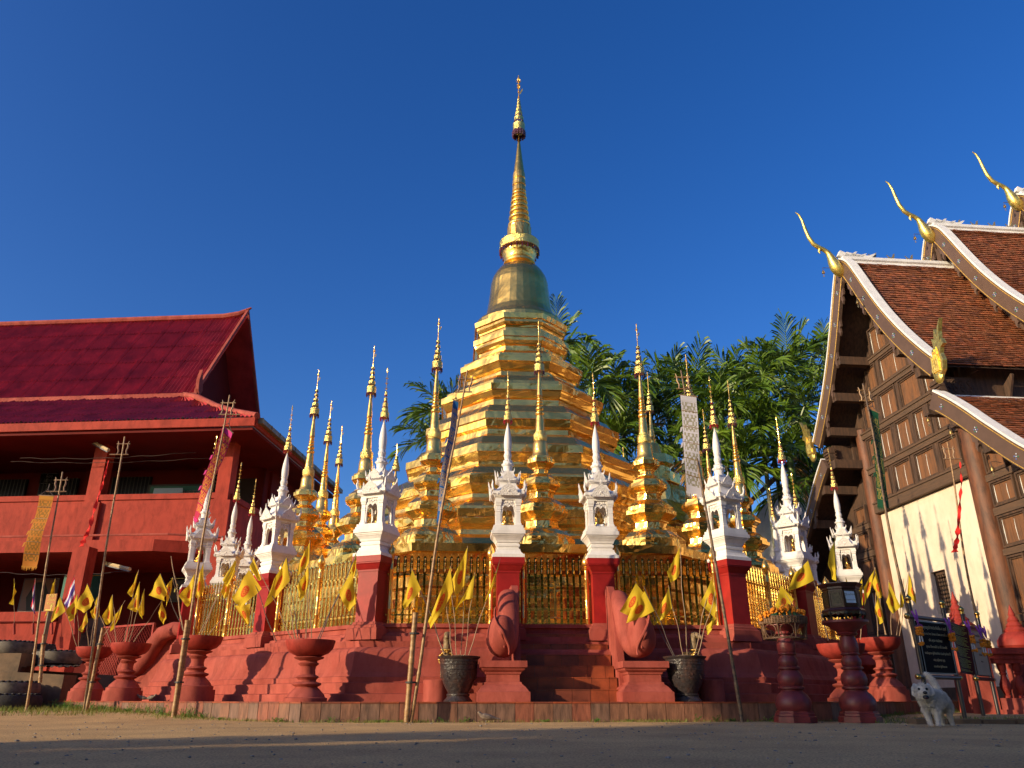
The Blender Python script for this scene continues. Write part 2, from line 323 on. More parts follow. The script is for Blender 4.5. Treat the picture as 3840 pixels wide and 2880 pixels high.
def flag_mat(name, base, em, trans=.3):               # printed dharma wheel by UV
    m = bpy.data.materials.new(name); m.use_nodes = True; N = m.node_tree.nodes; L = m.node_tree.links; b = N['Principled BSDF']; b.inputs['Roughness'].default_value = .8
    tc = N.new('ShaderNodeTexCoord'); sp = N.new('ShaderNodeSeparateXYZ'); L.new(tc.outputs['UV'], sp.inputs[0])
    def mth(op, a, b_=None, c=None):
        n = N.new('ShaderNodeMath'); n.operation = op
        for i, q in enumerate((a, b_, c)):
            if q is None: continue
            if isinstance(q, (int, float)): n.inputs[i].default_value = q
            else: L.new(q, n.inputs[i])
        return n.outputs[0]
    x = mth('SUBTRACT', sp.outputs[0], .5); y = mth('SUBTRACT', sp.outputs[1], .5)
    r = mth('SQRT', mth('ADD', mth('MULTIPLY', x, x), mth('MULTIPLY', y, y))); a = mth('ARCTAN2', y, x)
    band = lambda lo, hi: mth('MULTIPLY', mth('GREATER_THAN', r, lo), mth('LESS_THAN', r, hi))
    k = 1.0
    spokes = mth('MULTIPLY', mth('GREATER_THAN', mth('SINE', mth('MULTIPLY', a, 12)), -.15), band(.08, .15))
    msk = mth('MINIMUM', mth('ADD', mth('ADD', mth('ADD', band(.198, .21), band(.15, .183)), spokes), mth('ADD', band(.05, .08), band(0, .02))), 1)
    disc = band(0, .21)
    n = N.new('ShaderNodeTexNoise'); n.inputs['Scale'].default_value = 5; L.new(tc.outputs['Object'], n.inputs[0])
    cr = N.new('ShaderNodeValToRGB'); cr.color_ramp.elements[0].color = (*[c*.85 for c in base], 1); cr.color_ramp.elements[1].color = (*base, 1); L.new(n.outputs[0], cr.inputs[0])
    m0 = N.new('ShaderNodeMix'); m0.data_type = 'RGBA'; L.new(mth('MULTIPLY', disc, .55 if em else 0), m0.inputs[0]); L.new(cr.outputs[0], m0.inputs[6]); m0.inputs[7].default_value = (.8,.22,.03,1)
    m1 = N.new('ShaderNodeMix'); m1.data_type = 'RGBA'; L.new(mth('MULTIPLY', msk, 1.0 if em else 0), m1.inputs[0]); L.new(m0.outputs[2], m1.inputs[6]); m1.inputs[7].default_value = (.72,.045,.012,1)
    L.new(m1.outputs[2], b.inputs['Base Color'])
    tr = N.new('ShaderNodeBsdfTranslucent'); L.new(m1.outputs[2], tr.inputs[0]); mx = N.new('ShaderNodeMixShader'); mx.inputs[0].default_value = trans
    L.new(b.outputs[0], mx.inputs[1]); L.new(tr.outputs[0], mx.inputs[2]); L.new(mx.outputs[0], N['Material Output'].inputs[0]); return m
M['flag'] = flag_mat('yellow_flag_cloth', (.90,.66,.03), True, .45); M['flag_plain'] = flag_mat('plain_yellow_cloth', (.88,.68,.04), False, .45)
def stripes_mat():
    m = bpy.data.materials.new('tricolour_cloth'); m.use_nodes = True; N = m.node_tree.nodes; L = m.node_tree.links; b = N['Principled BSDF']; b.inputs['Roughness'].default_value = .8
    tc = N.new('ShaderNodeTexCoord'); sp = N.new('ShaderNodeSeparateXYZ'); L.new(tc.outputs['UV'], sp.inputs[0]); r = N.new('ShaderNodeValToRGB'); r.color_ramp.interpolation = 'CONSTANT'
    e = r.color_ramp.elements; e[0].color = (.62,.02,.05,1); e[1].position = 1/6; e[1].color = (.75,.7,.72,1)
    for p, c in ((1/3, (.10,.05,.30,1)), (2/3, (.75,.7,.72,1)), (5/6, (.62,.02,.05,1))): q = e.new(p); q.color = c
    L.new(sp.outputs[1], r.inputs[0]); L.new(r.outputs[0], b.inputs['Base Color']); return m
M['thai'] = stripes_mat()
def weave_mat(name, ca, cb, rows=5, dens=.5):         # woven long banner, stacked stepped-chevron motifs by UV
    m = bpy.data.materials.new(name); m.use_nodes = True; N = m.node_tree.nodes; L = m.node_tree.links; b = N['Principled BSDF']; b.inputs['Roughness'].default_value = .85
    tc = N.new('ShaderNodeTexCoord'); sp = N.new('ShaderNodeSeparateXYZ'); L.new(tc.outputs['UV'], sp.inputs[0])
    def mth(op, a, b_=None):
        n = N.new('ShaderNodeMath'); n.operation = op
        for i, q in enumerate((a, b_)):
            if q is None: continue
            if isinstance(q, (int, float)): n.inputs[i].default_value = q
            else: L.new(q, n.inputs[i])
        return n.outputs[0]
    snap = lambda v, s: mth('DIVIDE', mth('FLOOR', mth('MULTIPLY', v, s)), s)
    x = mth('ABSOLUTE', mth('SUBTRACT', snap(sp.outputs[0], 24.), .48)); v = mth('FRACT', snap(mth('MULTIPLY', sp.outputs[1], rows), 20.))
    chev = mth('SINE', mth('MULTIPLY', mth('ADD', mth('MULTIPLY', v, 1.0), mth('MULTIPLY', x, 1.35)), 19.))
    inner = mth('SINE', mth('MULTIPLY', mth('SUBTRACT', v, mth('MULTIPLY', x, 2.2)), 13.))
    weft = mth('GREATER_THAN', mth('SINE', mth('MULTIPLY', sp.outputs[1], 520.)), -.5)
    k = mth('GREATER_THAN', mth('ADD', chev, inner), .7-1.2*dens)
    inb = mth('MULTIPLY', mth('GREATER_THAN', v, .07), mth('MULTIPLY', mth('LESS_THAN', x, .42), mth('MULTIPLY', mth('GREATER_THAN', sp.outputs[1], .07), mth('LESS_THAN', sp.outputs[1], .93))))
    mk = mth('MULTIPLY', mth('MULTIPLY', k, weft), inb)
    mx = N.new('ShaderNodeMix'); mx.data_type = 'RGBA'; L.new(mk, mx.inputs[0]); mx.inputs[6].default_value = (*ca, 1); mx.inputs[7].default_value = (*cb, 1)
    L.new(mx.outputs[2], b.inputs['Base Color'])
    tr = N.new('ShaderNodeBsdfTranslucent'); L.new(mx.outputs[2], tr.inputs[0]); ms = N.new('ShaderNodeMixShader'); ms.inputs[0].default_value = .2
    L.new(b.outputs[0], ms.inputs[1]); L.new(tr.outputs[0], ms.inputs[2]); L.new(ms.outputs[0], N['Material Output'].inputs[0]); return m
M['ban_o'] = weave_mat('orange_banner', (.55,.20,.02), (.16,.11,.01), 5, .7)
M['ban_p'] = weave_mat('pink_banner', (.50,.02,.08), (.85,.40,.02), 7, .75)
M['ban_b'] = weave_mat('blue_banner', (.005,.10,.36), (.62,.42,.12), 8, .75)
M['ban_w'] = weave_mat('white_banner', (.62,.60,.66), (.20,.18,.03), 5, .85)
M['ban_g'] = weave_mat('green_banner', (.005,.08,.035), (.42,.34,.07), 6, .75)
M['c_o'] = mat('orange_fringe', (.60,.27,.03), .85, 0, trans=.2); M['c_p'] = mat('pink_cloth', (.85,.06,.34), .8, 0, trans=.2)
M['c_b'] = mat('blue_cloth', (.006,.13,.42), .8, 0, trans=.2); M['c_w'] = mat('white_cloth', (.66,.64,.68), .8, 0, trans=.2); M['c_g'] = mat('green_cloth', (.005,.09,.04), .8, 0, trans=.2)
M['c_r'] = mat('red_ribbon_cloth', (.80,.025,.02), .8, 0, trans=.25)
# ---------------------------------------------------------------- main pagoda
def rp(R, k):                                         # octagon vertex / radial direction k degrees from the front, world x, y
    a = TH+radians(k); return Vector((CX+R*sin(a), DY-R*cos(a)))
OCT = TH-pi/2                                         # lathe rotation putting a flat face to the front
pg = thing('pagoda', 'tall gilded eight-sided stepped pagoda with a bell dome and ringed spire', 'pagoda', (CX, DY, 0))
tiers = [
 ('bell_foot', [(1.43,9.99),(1.42,9.987)]),
 ('terrace_tier', [(1.408,9.987),(1.386,9.844),(1.335,9.833),(1.334,9.753),(1.305,9.679),(1.265,9.669),(1.253,9.624),(1.236,9.603),(1.236,9.47)]),
 ('terrace_tier', [(1.432,9.43),(1.425,9.281),(1.385,9.266),(1.375,9.18),(1.326,9.109),(1.31,9.074),(1.262,9.05),(1.25,8.946),(1.25,8.86)]),
 ('terrace_tier', [(1.3,8.9),(1.46,8.83),(1.56,8.72),(1.69,8.669),(1.692,8.598),(1.8,8.56),(1.785,8.407),(1.73,8.392),(1.70,8.34),(1.652,8.24),(1.60,8.206),(1.58,8.172),(1.585,8.04)]),
 ('terrace_tier', [(1.62,8.05),(1.86,7.95),(1.99,7.782),(2.15,7.72),(2.155,7.626),(2.325,7.57),(2.312,7.414),(2.27,7.395),(2.25,7.357),(2.21,7.268),(2.18,7.227),(2.13,7.198),(2.13,7.02)]),
 ('terrace_tier', [(2.2,7.03),(2.38,6.96),(2.531,6.76),(2.70,6.69),(2.705,6.514),(2.655,6.494),(2.633,6.337),(2.59,6.321),(2.54,6.285),(2.544,6.159),(2.59,6.12),(2.592,6.08)]),
 ('terrace_tier', [(2.62,6.12),(2.8,6.03),(2.951,5.83),(3.06,5.78),(3.07,5.745),(3.19,5.72),(3.19,5.544),(3.15,5.53),(3.13,5.44),(3.10,5.362),(3.092,5.321),(3.09,5.2)]),
 ('terrace_tier', [(3.14,5.25),(3.33,5.14),(3.49,4.96),(3.56,4.93),(3.565,4.88),(3.62,4.86),(3.61,4.692),(3.56,4.66),(3.50,4.57),(3.472,4.531),(3.43,4.49),(3.44,4.34)]),
 ('terrace_tier', [(3.5,4.39),(3.76,4.27),(3.99,4.09),(4.12,4.07),(4.126,4.0),(4.246,3.985),(4.235,3.827),(4.19,3.80),(4.15,3.699),(4.081,3.63),(4.05,3.575),(4.06,3.49),(4.13,3.48),(4.14,3.42)]),
 ('terrace_tier', [(4.2,3.45),(4.42,3.34),(4.62,3.12),(4.75,3.06),(4.78,2.90)]),
 ('lower_terrace', [(4.6,2.90),(6.34,2.899),(6.333,2.752),(6.22,2.74),(6.16,2.60),(5.98,2.48),(5.94,2.40),(6.0,2.36),(6.0,2.18),(5.93,2.14),(5.93,2.02),(6.1,1.97),(6.1,1.80),(6.2,1.74),(6.2,1.60),(6.36,1.52),(6.36,1.2)])]
for nm, pr in tiers:
    if nm == 'bell_foot': continue
    m = MB(); m.plated(pr, 8, OCT, .42, .007, int(pr[0][1]*100)); m.obj(nm, M['gold'], pg)
def lath(name, pr, matk, par, n=40, sm=32, c=(0,0)):
    m = MB(); m.lathe(pr, n, c); return m.obj(name, matk, par, smooth=sm)
lath('bell', [(1.30,9.975),(1.30,10.1),(1.27,10.16),(1.12,10.22),(1.02,10.38),(.96,10.55),(.90,10.95),(.865,11.25),(.84,11.52),(.79,11.72),(.71,11.88),(.61,12.02),(.5,12.12),(.42,12.16)], M['gold'], pg, 30, 8)
lath('neck', [(.41,12.14),(.396,12.20),(.47,12.23),(.47,12.29),(.43,12.31),(.46,12.37),(.46,12.45),(.50,12.52),(.52,12.62),(.48,12.64),(.48,12.75),(.44,12.86),(.405,12.95),(.37,13.0),(.36,13.09)], M['gold_s'], pg)
m = MB(); m.lathe([(.345,13.08),(.345,13.5),(.335,13.56)], 24)
for i in range(12):
    a = pi*i/6; P = lambda t, z, r: ((r)*cos(a+t), (r)*sin(a+t), z)
    m.prism([P(-.23,13.12,.365), P(.23,13.12,.365), P(.23,13.42,.355), P(.12,13.52,.355), P(0,13.56,.355), P(-.12,13.52,.355), P(-.23,13.42,.355)], (cos(a)*.02, sin(a)*.02, 0))
m.obj('petal_collar', M['gold_s'], pg)
rs = [(.345,13.56)]; zz = [13.62,13.86,14.07,14.25,14.44,14.60,14.75]; rr = [.345,.325,.30,.282,.266,.250,.225]
for i, (z, r) in enumerate(zip(zz, rr)):
    h = (zz[i+1]-z if i < 6 else .14)*.5
    rs += [(r*.84, z-h*.75), (r*.97, z-h*.35), (r, z), (r*.95, z+h*.42), (r*.84, z+h*.78)]
m = MB(); m.lathe(rs, 32); m.obj('ringed_spire', M['gold_s'], pg, smooth=38)
lath('upper_collar', [(.19,14.8),(.215,14.84),(.205,15.0),(.19,15.04),(.212,15.07),(.2,15.26),(.18,15.3),(.197,15.33),(.19,15.50),(.175,15.56)], M['gold_s'], pg, 16, 20)
lath('cone', [(.172,15.54),(.10,16.2),(.03,16.88),(.02,17.0)], M['gold'], pg, 32, 40)
def umb(par, x, y, rz, r, z0, z1, zf, mf, hub=True, n=24, name='umbrella_tier', teeth=14):
    m = MB(); m.lathe([(r*.97,z1+.002),(r*1.0,z1-(z1-z0)*.08),(r*.985,z1-(z1-z0)*.14),(r*.985,z0+(z1-z0)*.12),(r*1.02,z0+(z1-z0)*.05),(r*1.01,z0),(r*.9,z0+.002),(r*.88,z1-.004)][::-1], n, cap=False)
    if hub:
        for k in range(4): a = pi*k/4; m.tube([(-r*.9*cos(a),-r*.9*sin(a),z1-.01),(r*.9*cos(a),r*.9*sin(a),z1-.01)], max(.002, r*.025), 4)
    o = m.obj(name, M['gold_p'], par, smooth=35)
    m = MB()
    for k in range(teeth*2):
        a = 2*pi*k/(teeth*2); L_ = (z0-zf)*(1 if k % 2 == 0 else .6)
        for j in range(3):
            zz_ = z0-(j+.5)*L_/3; m.ball((r*.97*cos(a), r*.97*sin(a), zz_), max(.0045, L_/3*.55), 5, sc3=(1,1,1))
    m.obj('bead_fringe', mf, o); return o
umb(pg, 0, 0, 0, .6, 12.70, 12.99, 12.55, M['bead_d'], False, 48, 'pierced_band', 22)
for r, z1, z0, zf in [(.197,17.46,17.17,16.95),(.156,17.73,17.57,17.48),(.121,17.93,17.81,17.75),(.096,18.09,17.98,17.94),(.075,18.23,18.14,18.11),(.06,18.36,18.27,18.24),(.045,18.48,18.40,18.38)]:
    umb(pg, 0, 0, 0, r, z0, z1, zf, M['bead_d'])
m = MB(); m.tube([(0,0,16.9),(0,0,19.5)], .012, 8)
for z, r in [(18.52,.03),(18.57,.034),(18.62,.028),(18.78,.035),(18.83,.03),(19.0,.05),(19.08,.06),(19.2,.03),(19.28,.045),(19.40,.03)]: m.ball((0,0,z), r, 8, sc3=(1,1,.7))
for k in range(6):
    a = k*pi/3
    for z, L_ in ((19.22,.085),(18.95,.06)): m.tube([(0,0,z),(L_*cos(a)*.8,L_*sin(a)*.8,z+.015),(L_*cos(a)*1.1,L_*sin(a)*1.1,z+.07)], [.012,.012,.002], 5)
m.ball((0,0,19.32), .055, 10, sc3=(1,1,1.1)); m.lathe([(.03,19.37),(.0,19.52)], 8)
m.prism([(.02,0,18.68),(.07,0,18.74),(.13,0,18.86),(.135,0,18.95),(.07,0,18.88),(.04,0,18.78)], (0,.015,0))
m.obj('finial', M['gold_s'], pg, smooth=40)
# ---------------------------------------------------------------- ring of small pagodas
def small_pagoda():
    t = thing('small_pagoda', 'x', 'pagoda')
    s = 1.0
    tr = [[(.66,2.9),(.655,3.075),(.60,3.085),(.585,3.14),(.575,3.15),(.50,3.235),(.40,3.275),(.395,3.31),(.335,3.32),(.33,3.43),(.365,3.44),(.372,3.47)],
          [(.375,3.46),(.42,3.50),(.50,3.555),(.528,3.575),(.534,3.65),(.485,3.665),(.48,3.735),(.46,3.75),(.36,3.835),(.325,3.86),(.32,3.875),(.262,3.885),(.255,4.0),(.285,4.01),(.29,4.045)],
          [(.29,4.04),(.33,4.075),(.385,4.115),(.392,4.146),(.38,4.22),(.325,4.235),(.315,4.285),(.295,4.30),(.225,4.358),(.205,4.375),(.205,4.39),(.15,4.404),(.145,4.481),(.175,4.49),(.178,4.515)],
          [(.178,4.51),(.215,4.54),(.262,4.575),(.285,4.60),(.285,4.68),(.25,4.69),(.245,4.735),(.18,4.745)]]
    for pr in tr: m = MB(); m.plated(pr[::-1], 8, -pi/2, .16, .003, int(pr[0][1]*100)); m.obj('stepped_tier', M['gold2'], t)
    lath('bell', [(.19,4.74),(.172,4.78),(.158,4.82),(.152,4.9),(.148,5.0),(.140,5.05),(.12,5.085)], M['gold_s'], t, 28, 30)
    lath('collar', [(.115,5.08),(.13,5.10),(.138,5.125),(.139,5.22),(.13,5.245),(.105,5.26),(.1,5.30)], M['gold_p'], t, 24, 30)
    lath('spire_shaft', [(.098,5.29),(.096,5.32),(.079,5.60),(.074,5.63)], M['gold_s'], t, 24, 30)
    rg = [(.074,5.625)]
    for z, r, h in [(5.684,.094,.045),(5.784,.083,.045),(5.869,.07,.035),(5.934,.066,.03),(5.995,.058,.025),(6.045,.06,.022)]: rg += [(r*.72,z-h),(r*.93,z-h*.5),(r,z),(r*.93,z+h*.5),(r*.72,z+h)]
    lath('ring_stack', rg, M['gold_s'], t, 24, 50)
    lath('cone', [(.062,6.07),(.058,6.1),(.03,6.5),(.012,6.75)], M['gold_s'], t, 20, 40)
    for r, z1, z0, zf in [(.107,6.77,6.62,6.54),(.079,6.91,6.83,6.795),(.058,7.03,6.97,6.945),(.048,7.146,7.1,7.07),(.039,7.26,7.215,7.19)]: umb(t, 0, 0, 0, r, z0, z1, zf, M['bead_d'], True, 20, teeth=9)
    m = MB(); m.tube([(0,0,6.7),(0,0,7.78)], .0075, 6)
    for z in (7.32,7.37,7.43): m.ball((0,0,z), .016, 6, sc3=(1,1,.6))
    for k in range(4):
        a = pi/4+k*pi/2; m.tube([(0,0,7.64),(.03*cos(a),.03*sin(a),7.645),(.045*cos(a),.045*sin(a),7.68)], [.007,.007,.001], 4)
    m.ball((0,0,7.68), .02, 8, sc3=(1,1,1.5)); m.ball((0,0,7.785), .016, 8)
    m.prism([(.01,0,7.50),(.04,0,7.52),(.06,0,7.58),(.035,0,7.60),(.02,0,7.55)], (0,.008,0))
    m.obj('finial_rod', M['gold_s'], t, smooth=40); return t
SP = small_pagoda()
Rr = 5.552; f8 = cos(radians(22.5))
ring = [(0,Rr*f8,'in the middle of the front, behind the gate'),(-22.5,Rr,'at the front left corner, behind the blue banner'),(22.5,Rr,'at the front right corner, left of the white banner'),
 (-45,Rr*f8,'behind the front left white shrine'),(-67.5,Rr,'tallest of the four left of the tall white shrine'),(-90,Rr*f8,'second spire from the left, beside the roof corner'),
 (-112.5,Rr,'farthest left of those against the roof gutter, small and low'),(45,Rr*f8,'whose top peeps over the white banner'),(67.5,Rr,'right of the front right white shrine'),
 (90,Rr*f8,'between the white banner and the right corner shrine spire'),(112.5,Rr,'mostly hidden behind the lower end of the white banner')]
for i, (k, R, wh) in enumerate(ring):
    p = rp(R, k); a = TH+radians(k if abs(k) in (0,45,90) else round(k/45)*45 if 0 else k*1)
    rz = TH if abs(k) in (0,45,90) else TH
    lb = 'small gilded pagoda '+wh
    if i == 0: SP.location = (p.x, p.y, 0); SP.rotation_euler = (0,0,rz); SP['label'] = lb; SP['group'] = 'small gilded pagodas ringed around the tall pagoda'
    else: dup(SP, (p.x, p.y, 0), rz, lb)
# far gilded porch with its own little pagoda, behind on the right
def far_porch(px, py, Y, lb, sc_, body=True):
    tip = at(px, py, Y); t = thing('gilded_porch', lb, 'shrine', (tip.x, tip.y, 0), TH)
    zt = tip.z; h = (zt-2.9)
    def o(nm, pr, mk, n=8, rot=-pi/2, sm=None): m = MB(); m.lathe(pr, n, rot=rot); return m.obj(nm, mk, t, smooth=sm)
    if body:
        o('lower_body', [(1.9,1.2),(1.9,4.4),(2.05,4.5),(2.05,4.9),(1.9,5.0),(1.9,5.15)], M['gold'], 4, -pi/4)
        o('curved_roof', [(2.0,5.1),(1.9,5.2),(1.5,5.5),(1.2,5.9),(1.05,6.4),(.95,6.6)], M['gold'], 4, -pi/4)
        zb = 6.6
    else:
        o('lower_body', [(1.2,1.2),(1.2,5.3),(.9,5.6)], M['gold'], 8); zb = 5.6
    s = (zt-zb)/3.2
    o('stepped_tier', [(.8,zb),(.8,zb+.25*s),(.5,zb+.3*s),(.5,zb+.45*s),(.66,zb+.52*s),(.62,zb+.75*s),(.4,zb+.8*s)], M['gold'])
    o('bell', [(.34,zb+.78*s),(.28,zb+.9*s),(.25,zb+1.05*s),(.2,zb+1.12*s)], M['gold_s'], 24, 0, 40)
    o('spire', [(.15,zb+1.1*s),(.12,zb+1.2*s),(.14,zb+1.25*s),(.1,zb+1.3*s),(.12,zb+1.36*s),(.09,zb+1.42*s),(.1,zb+1.47*s),(.07,zb+1.55*s),(.02,zb+2.1*s)], M['gold_s'], 20, 0, 40)
    for r, z1, z0, zf in [(.13,2.2,2.06,2.0),(.1,2.35,2.26,2.22),(.075,2.47,2.39,2.36),(.055,2.57,2.51,2.48),(.04,2.66,2.61,2.59)]: umb(t, 0, 0, 0, r, zb+z0*s, zb+z1*s, zb+zf*s, M['bead_d'], True, 16, teeth=8)
    m = MB(); m.tube([(0,0,zb+2*s),(0,0,zt)], .012, 6); m.ball((0,0,zt-.12), .03, 8); m.prism([(.01,0,zt-.35),(.09,0,zt-.25),(.05,0,zt-.2)], (0,.01,0)); m.obj('finial_rod', M['gold_s'], t)
    return t
far_porch(2427, 1396, 24.2, 'gilded porch with curved sheet metal roof and small spire, behind the front right spire', 1)
far_porch(1490, 1664, 24.6, 'far gilded porch whose spire tip shows just left of the tall pagoda', 1, False)
far_porch(2336, 1678, 27.5, 'farthest gilded porch, only its thin spire tip showing beside the palms', 1, False)
# ---------------------------------------------------------------- red base, platform
bs = thing('temple_base', 'wide red plastered moulded base carrying the fence and the pagoda', 'base', (CX, DY, 0))
m = MB(); m.lathe([(7.3,1.35),(7.55,1.39),(7.74,1.388),(7.74,1.33),(7.70,1.32),(7.70,1.25),(7.78,1.235),(7.80,1.19),(7.88,1.185),(7.88,1.115),(7.985,1.11),(7.975,1.02),(8.02,1.015),(8.065,.99),(8.095,.95),(8.11,.9),(8.125,.82),(8.14,.74),(8.165,.66),(8.2,.60),(8.225,.59),(8.22,.514),(8.315,.505),(8.31,.362),(8.436,.352),(8.433,.24)], 8, rot=OCT)
m.obj('moulded_wall', M['redbase'], bs)
m = MB(); m.lathe([(7.52,1.2),(7.52,1.372)], 8, rot=OCT); m.obj('floor_slab', M['terra2'], bs)
# pavement with a tiled kerb edge
ZP = .246
fl, fr = rp(9.4, -22.5), rp(9.4, 22.5); l1 = (rp(9.4,-67.5)-fl).normalized(); r1 = (rp(9.4,67.5)-fr).normalized()
KE = [fl+l1*9.33, fl, fr, fr+r1*9.0]
m = MB(); top = [(p.x, p.y) for p in KE]+[(14,28),(-12,28)]
inn = Vector((CX, DY))
m.add([(x, y, ZP-.004) for x, y in top]+[(x, y, -.5) for x, y in top], [tuple(range(6))]+[(i, (i+1) % 6, 6+(i+1) % 6, 6+i) for i in range(6)])
pv = m.obj('pavement', M['terra2']); tag(pv, kind='structure')
kb = thing('kerb', 'low kerb of square brown clay tiles around the paved platform', 'kerb', (0,0,0)); rnd = random.Random(3)
m = MB()
for i in range(3):
    A, B = KE[i], KE[i+1]; d = (B-A); L_ = d.length; d.normalize(); nn = Vector((d.y, -d.x)); n = int(L_/.252); s = L_/n
    for j in range(n):
        a = A+d*(j*s+.004); b = A+d*((j+1)*s-.004); k = rnd.choice((0,0,1,2)); t_ = .012+rnd.random()*.004; lean = rnd.uniform(-.002,.002)
        P = [a, b, b+nn*(t_+lean), a+nn*t_]
        m.add([(p.x, p.y, -.1) for p in P]+[(p.x, p.y, ZP-.018) for p in P], [(0,1,2,3),(7,6,5,4),(0,4,5,1),(1,5,6,2),(2,6,7,3),(3,7,4,0)], k)
m.obj('tile_face', [M['kerb1'], M['kerb2'], M['kerb3']], kb)
m = MB()
for i in range(3):
    A, B = KE[i], KE[i+1]; d = (B-A); L_ = d.length; d.normalize(); nn = Vector((d.y, -d.x)); n = int(L_/.252); s = L_/n
    for j in range(n):
        a = A+d*(j*s+.003); b = A+d*((j+1)*s-.003); k = rnd.choice((0,0,1))
        P = [a-nn*.25, b-nn*.25, b+nn*.022, a+nn*.022]
        m.add([(p.x, p.y, ZP-.016) for p in P]+[(p.x, p.y, ZP+.004) for p in P], [(0,1,2,3),(7,6,5,4),(0,4,5,1),(1,5,6,2),(2,6,7,3),(3,7,4,0)], k)
m.obj('tile_coping', [M['terra'], M['terra2']], kb)
m = MB()
for i in range(3):
    A, B = KE[i], KE[i+1]; d = (B-A).normalized(); nn = Vector((d.y,-d.x))*.004
    m.add([(A.x+nn.x,A.y+nn.y,-.2),(B.x+nn.x,B.y+nn.y,-.2),(B.x+nn.x,B.y+nn.y,ZP-.02),(A.x+nn.x,A.y+nn.y,ZP-.02)], [(0,1,2,3)])
m.obj('grout_bed', M['grout'], kb)
# ---------------------------------------------------------------- red pillars, white shrines, seated statues
Rf = 7.659
def on_face(k, off):                                  # a point on the fence line of the face whose normal is k degrees, off metres to its right
    c_ = rp(Rf*f8, k); a = TH+radians(k); return c_+Vector((cos(a), sin(a)))*off
SH = [('flc', rp(Rf,-22.5), -22.5, 'tall white stucco shrine at the front left corner, tallest in view'),
      ('g1', on_face(0,-.774), 0, 'white stucco shrine on the left gate pillar'),
      ('g2', on_face(0,.774), 0, 'white stucco shrine on the right gate pillar with a plastic bag at its statue'),
      ('frc', rp(Rf,22.5), 22.5, 'white stucco shrine at the front right corner, behind the leaning pole of the white banner'),
      ('ml', on_face(-45,0), -45, 'white stucco shrine on the left side, in front of the dark red wall'),
      ('l1', rp(Rf,-67.5), -67.5, 'leftmost white stucco shrine, crossed by the pole of the pink banner'),
      ('la', on_face(-90,.774), -90, 'small white stucco shrine right beside the leftmost one'),
      ('lb', on_face(-90,-.774), -90, 'smallest white stucco shrine on the left, half hidden by flags'),
      ('mr', on_face(45,0), 45, 'white stucco shrine on the right side, above the flower basket'),
      ('r1', rp(Rf,67.5), 67.5, 'rightmost white stucco shrine, against the dark timber gable'),
      ('ra', on_face(90,-.774), 90, 'far white stucco shrine seen just left of the right side shrine'),
      ('rb', on_face(90,.774), 90, 'farthest white stucco shrine on the right, mostly hidden')]
def pillar():
    m = MB(); t = thing('pillar', 'x', 'pillar')
    m.sq([(.18,1.38),(.18,2.18)]); m.obj('shaft', M['redpil'], t)
    m = MB(); m.sq([(.19,2.17),(.19,2.20),(.20,2.215),(.235,2.28),(.25,2.295),(.25,2.31),(.262,2.315),(.262,2.41)]); m.obj('capital', M['redpil'], t)
    m = MB(); m.sq([(.28,1.13),(.27,1.30),(.245,1.31),(.24,1.345),(.215,1.36),(.205,1.395),(.182,1.40)]); m.obj('foot', M['redbase'], t); return t
def leaf_arch(m, w_, h_, ox, z0, ang, depth=.02, tilt=.15):
    R_ = Matrix.Rotation(ang, 4, 'Z'); old = m.M; m.M = old @ R_
    pts = [(-.5,0),(-.56,.10),(-.50,.2),(-.42,.16),(-.36,.36),(-.25,.60),(-.12,.74),(0,1.0),(.12,.74),(.25,.60),(.36,.36),(.42,.16),(.50,.2),(.56,.10),(.5,0)]
    f = lambda x, z: (x*w_, -ox-tilt*z*h_, z0+z*h_)
    m.prism([f(*p) for p in pts], (0, depth, 0))
    for i in range(11):
        a = pi*(.02+i/10*.96); m.ball(f(.36*cos(a)*1.0, .08+.52*sin(a)), .042*w_, 5, sc3=(1,.8,1))
    for i in range(7):
        a = pi*(.1+i/6*.8); m.ball(f(.22*cos(a), .08+.34*sin(a)), .036*w_, 5, sc3=(1,.9,1))
    for s_ in (-1, 1): m.ball(f(.48*s_,.10), .07*w_, 6, sc3=(1,.7,1))
    m.ball(f(0,.3), .08*w_, 6, sc3=(1,.7,1)); m.tube([f(0,.8), f(0,1.0), f(0,1.22)], [.03*w_,.045*w_,.004], 5)
    m.M = old
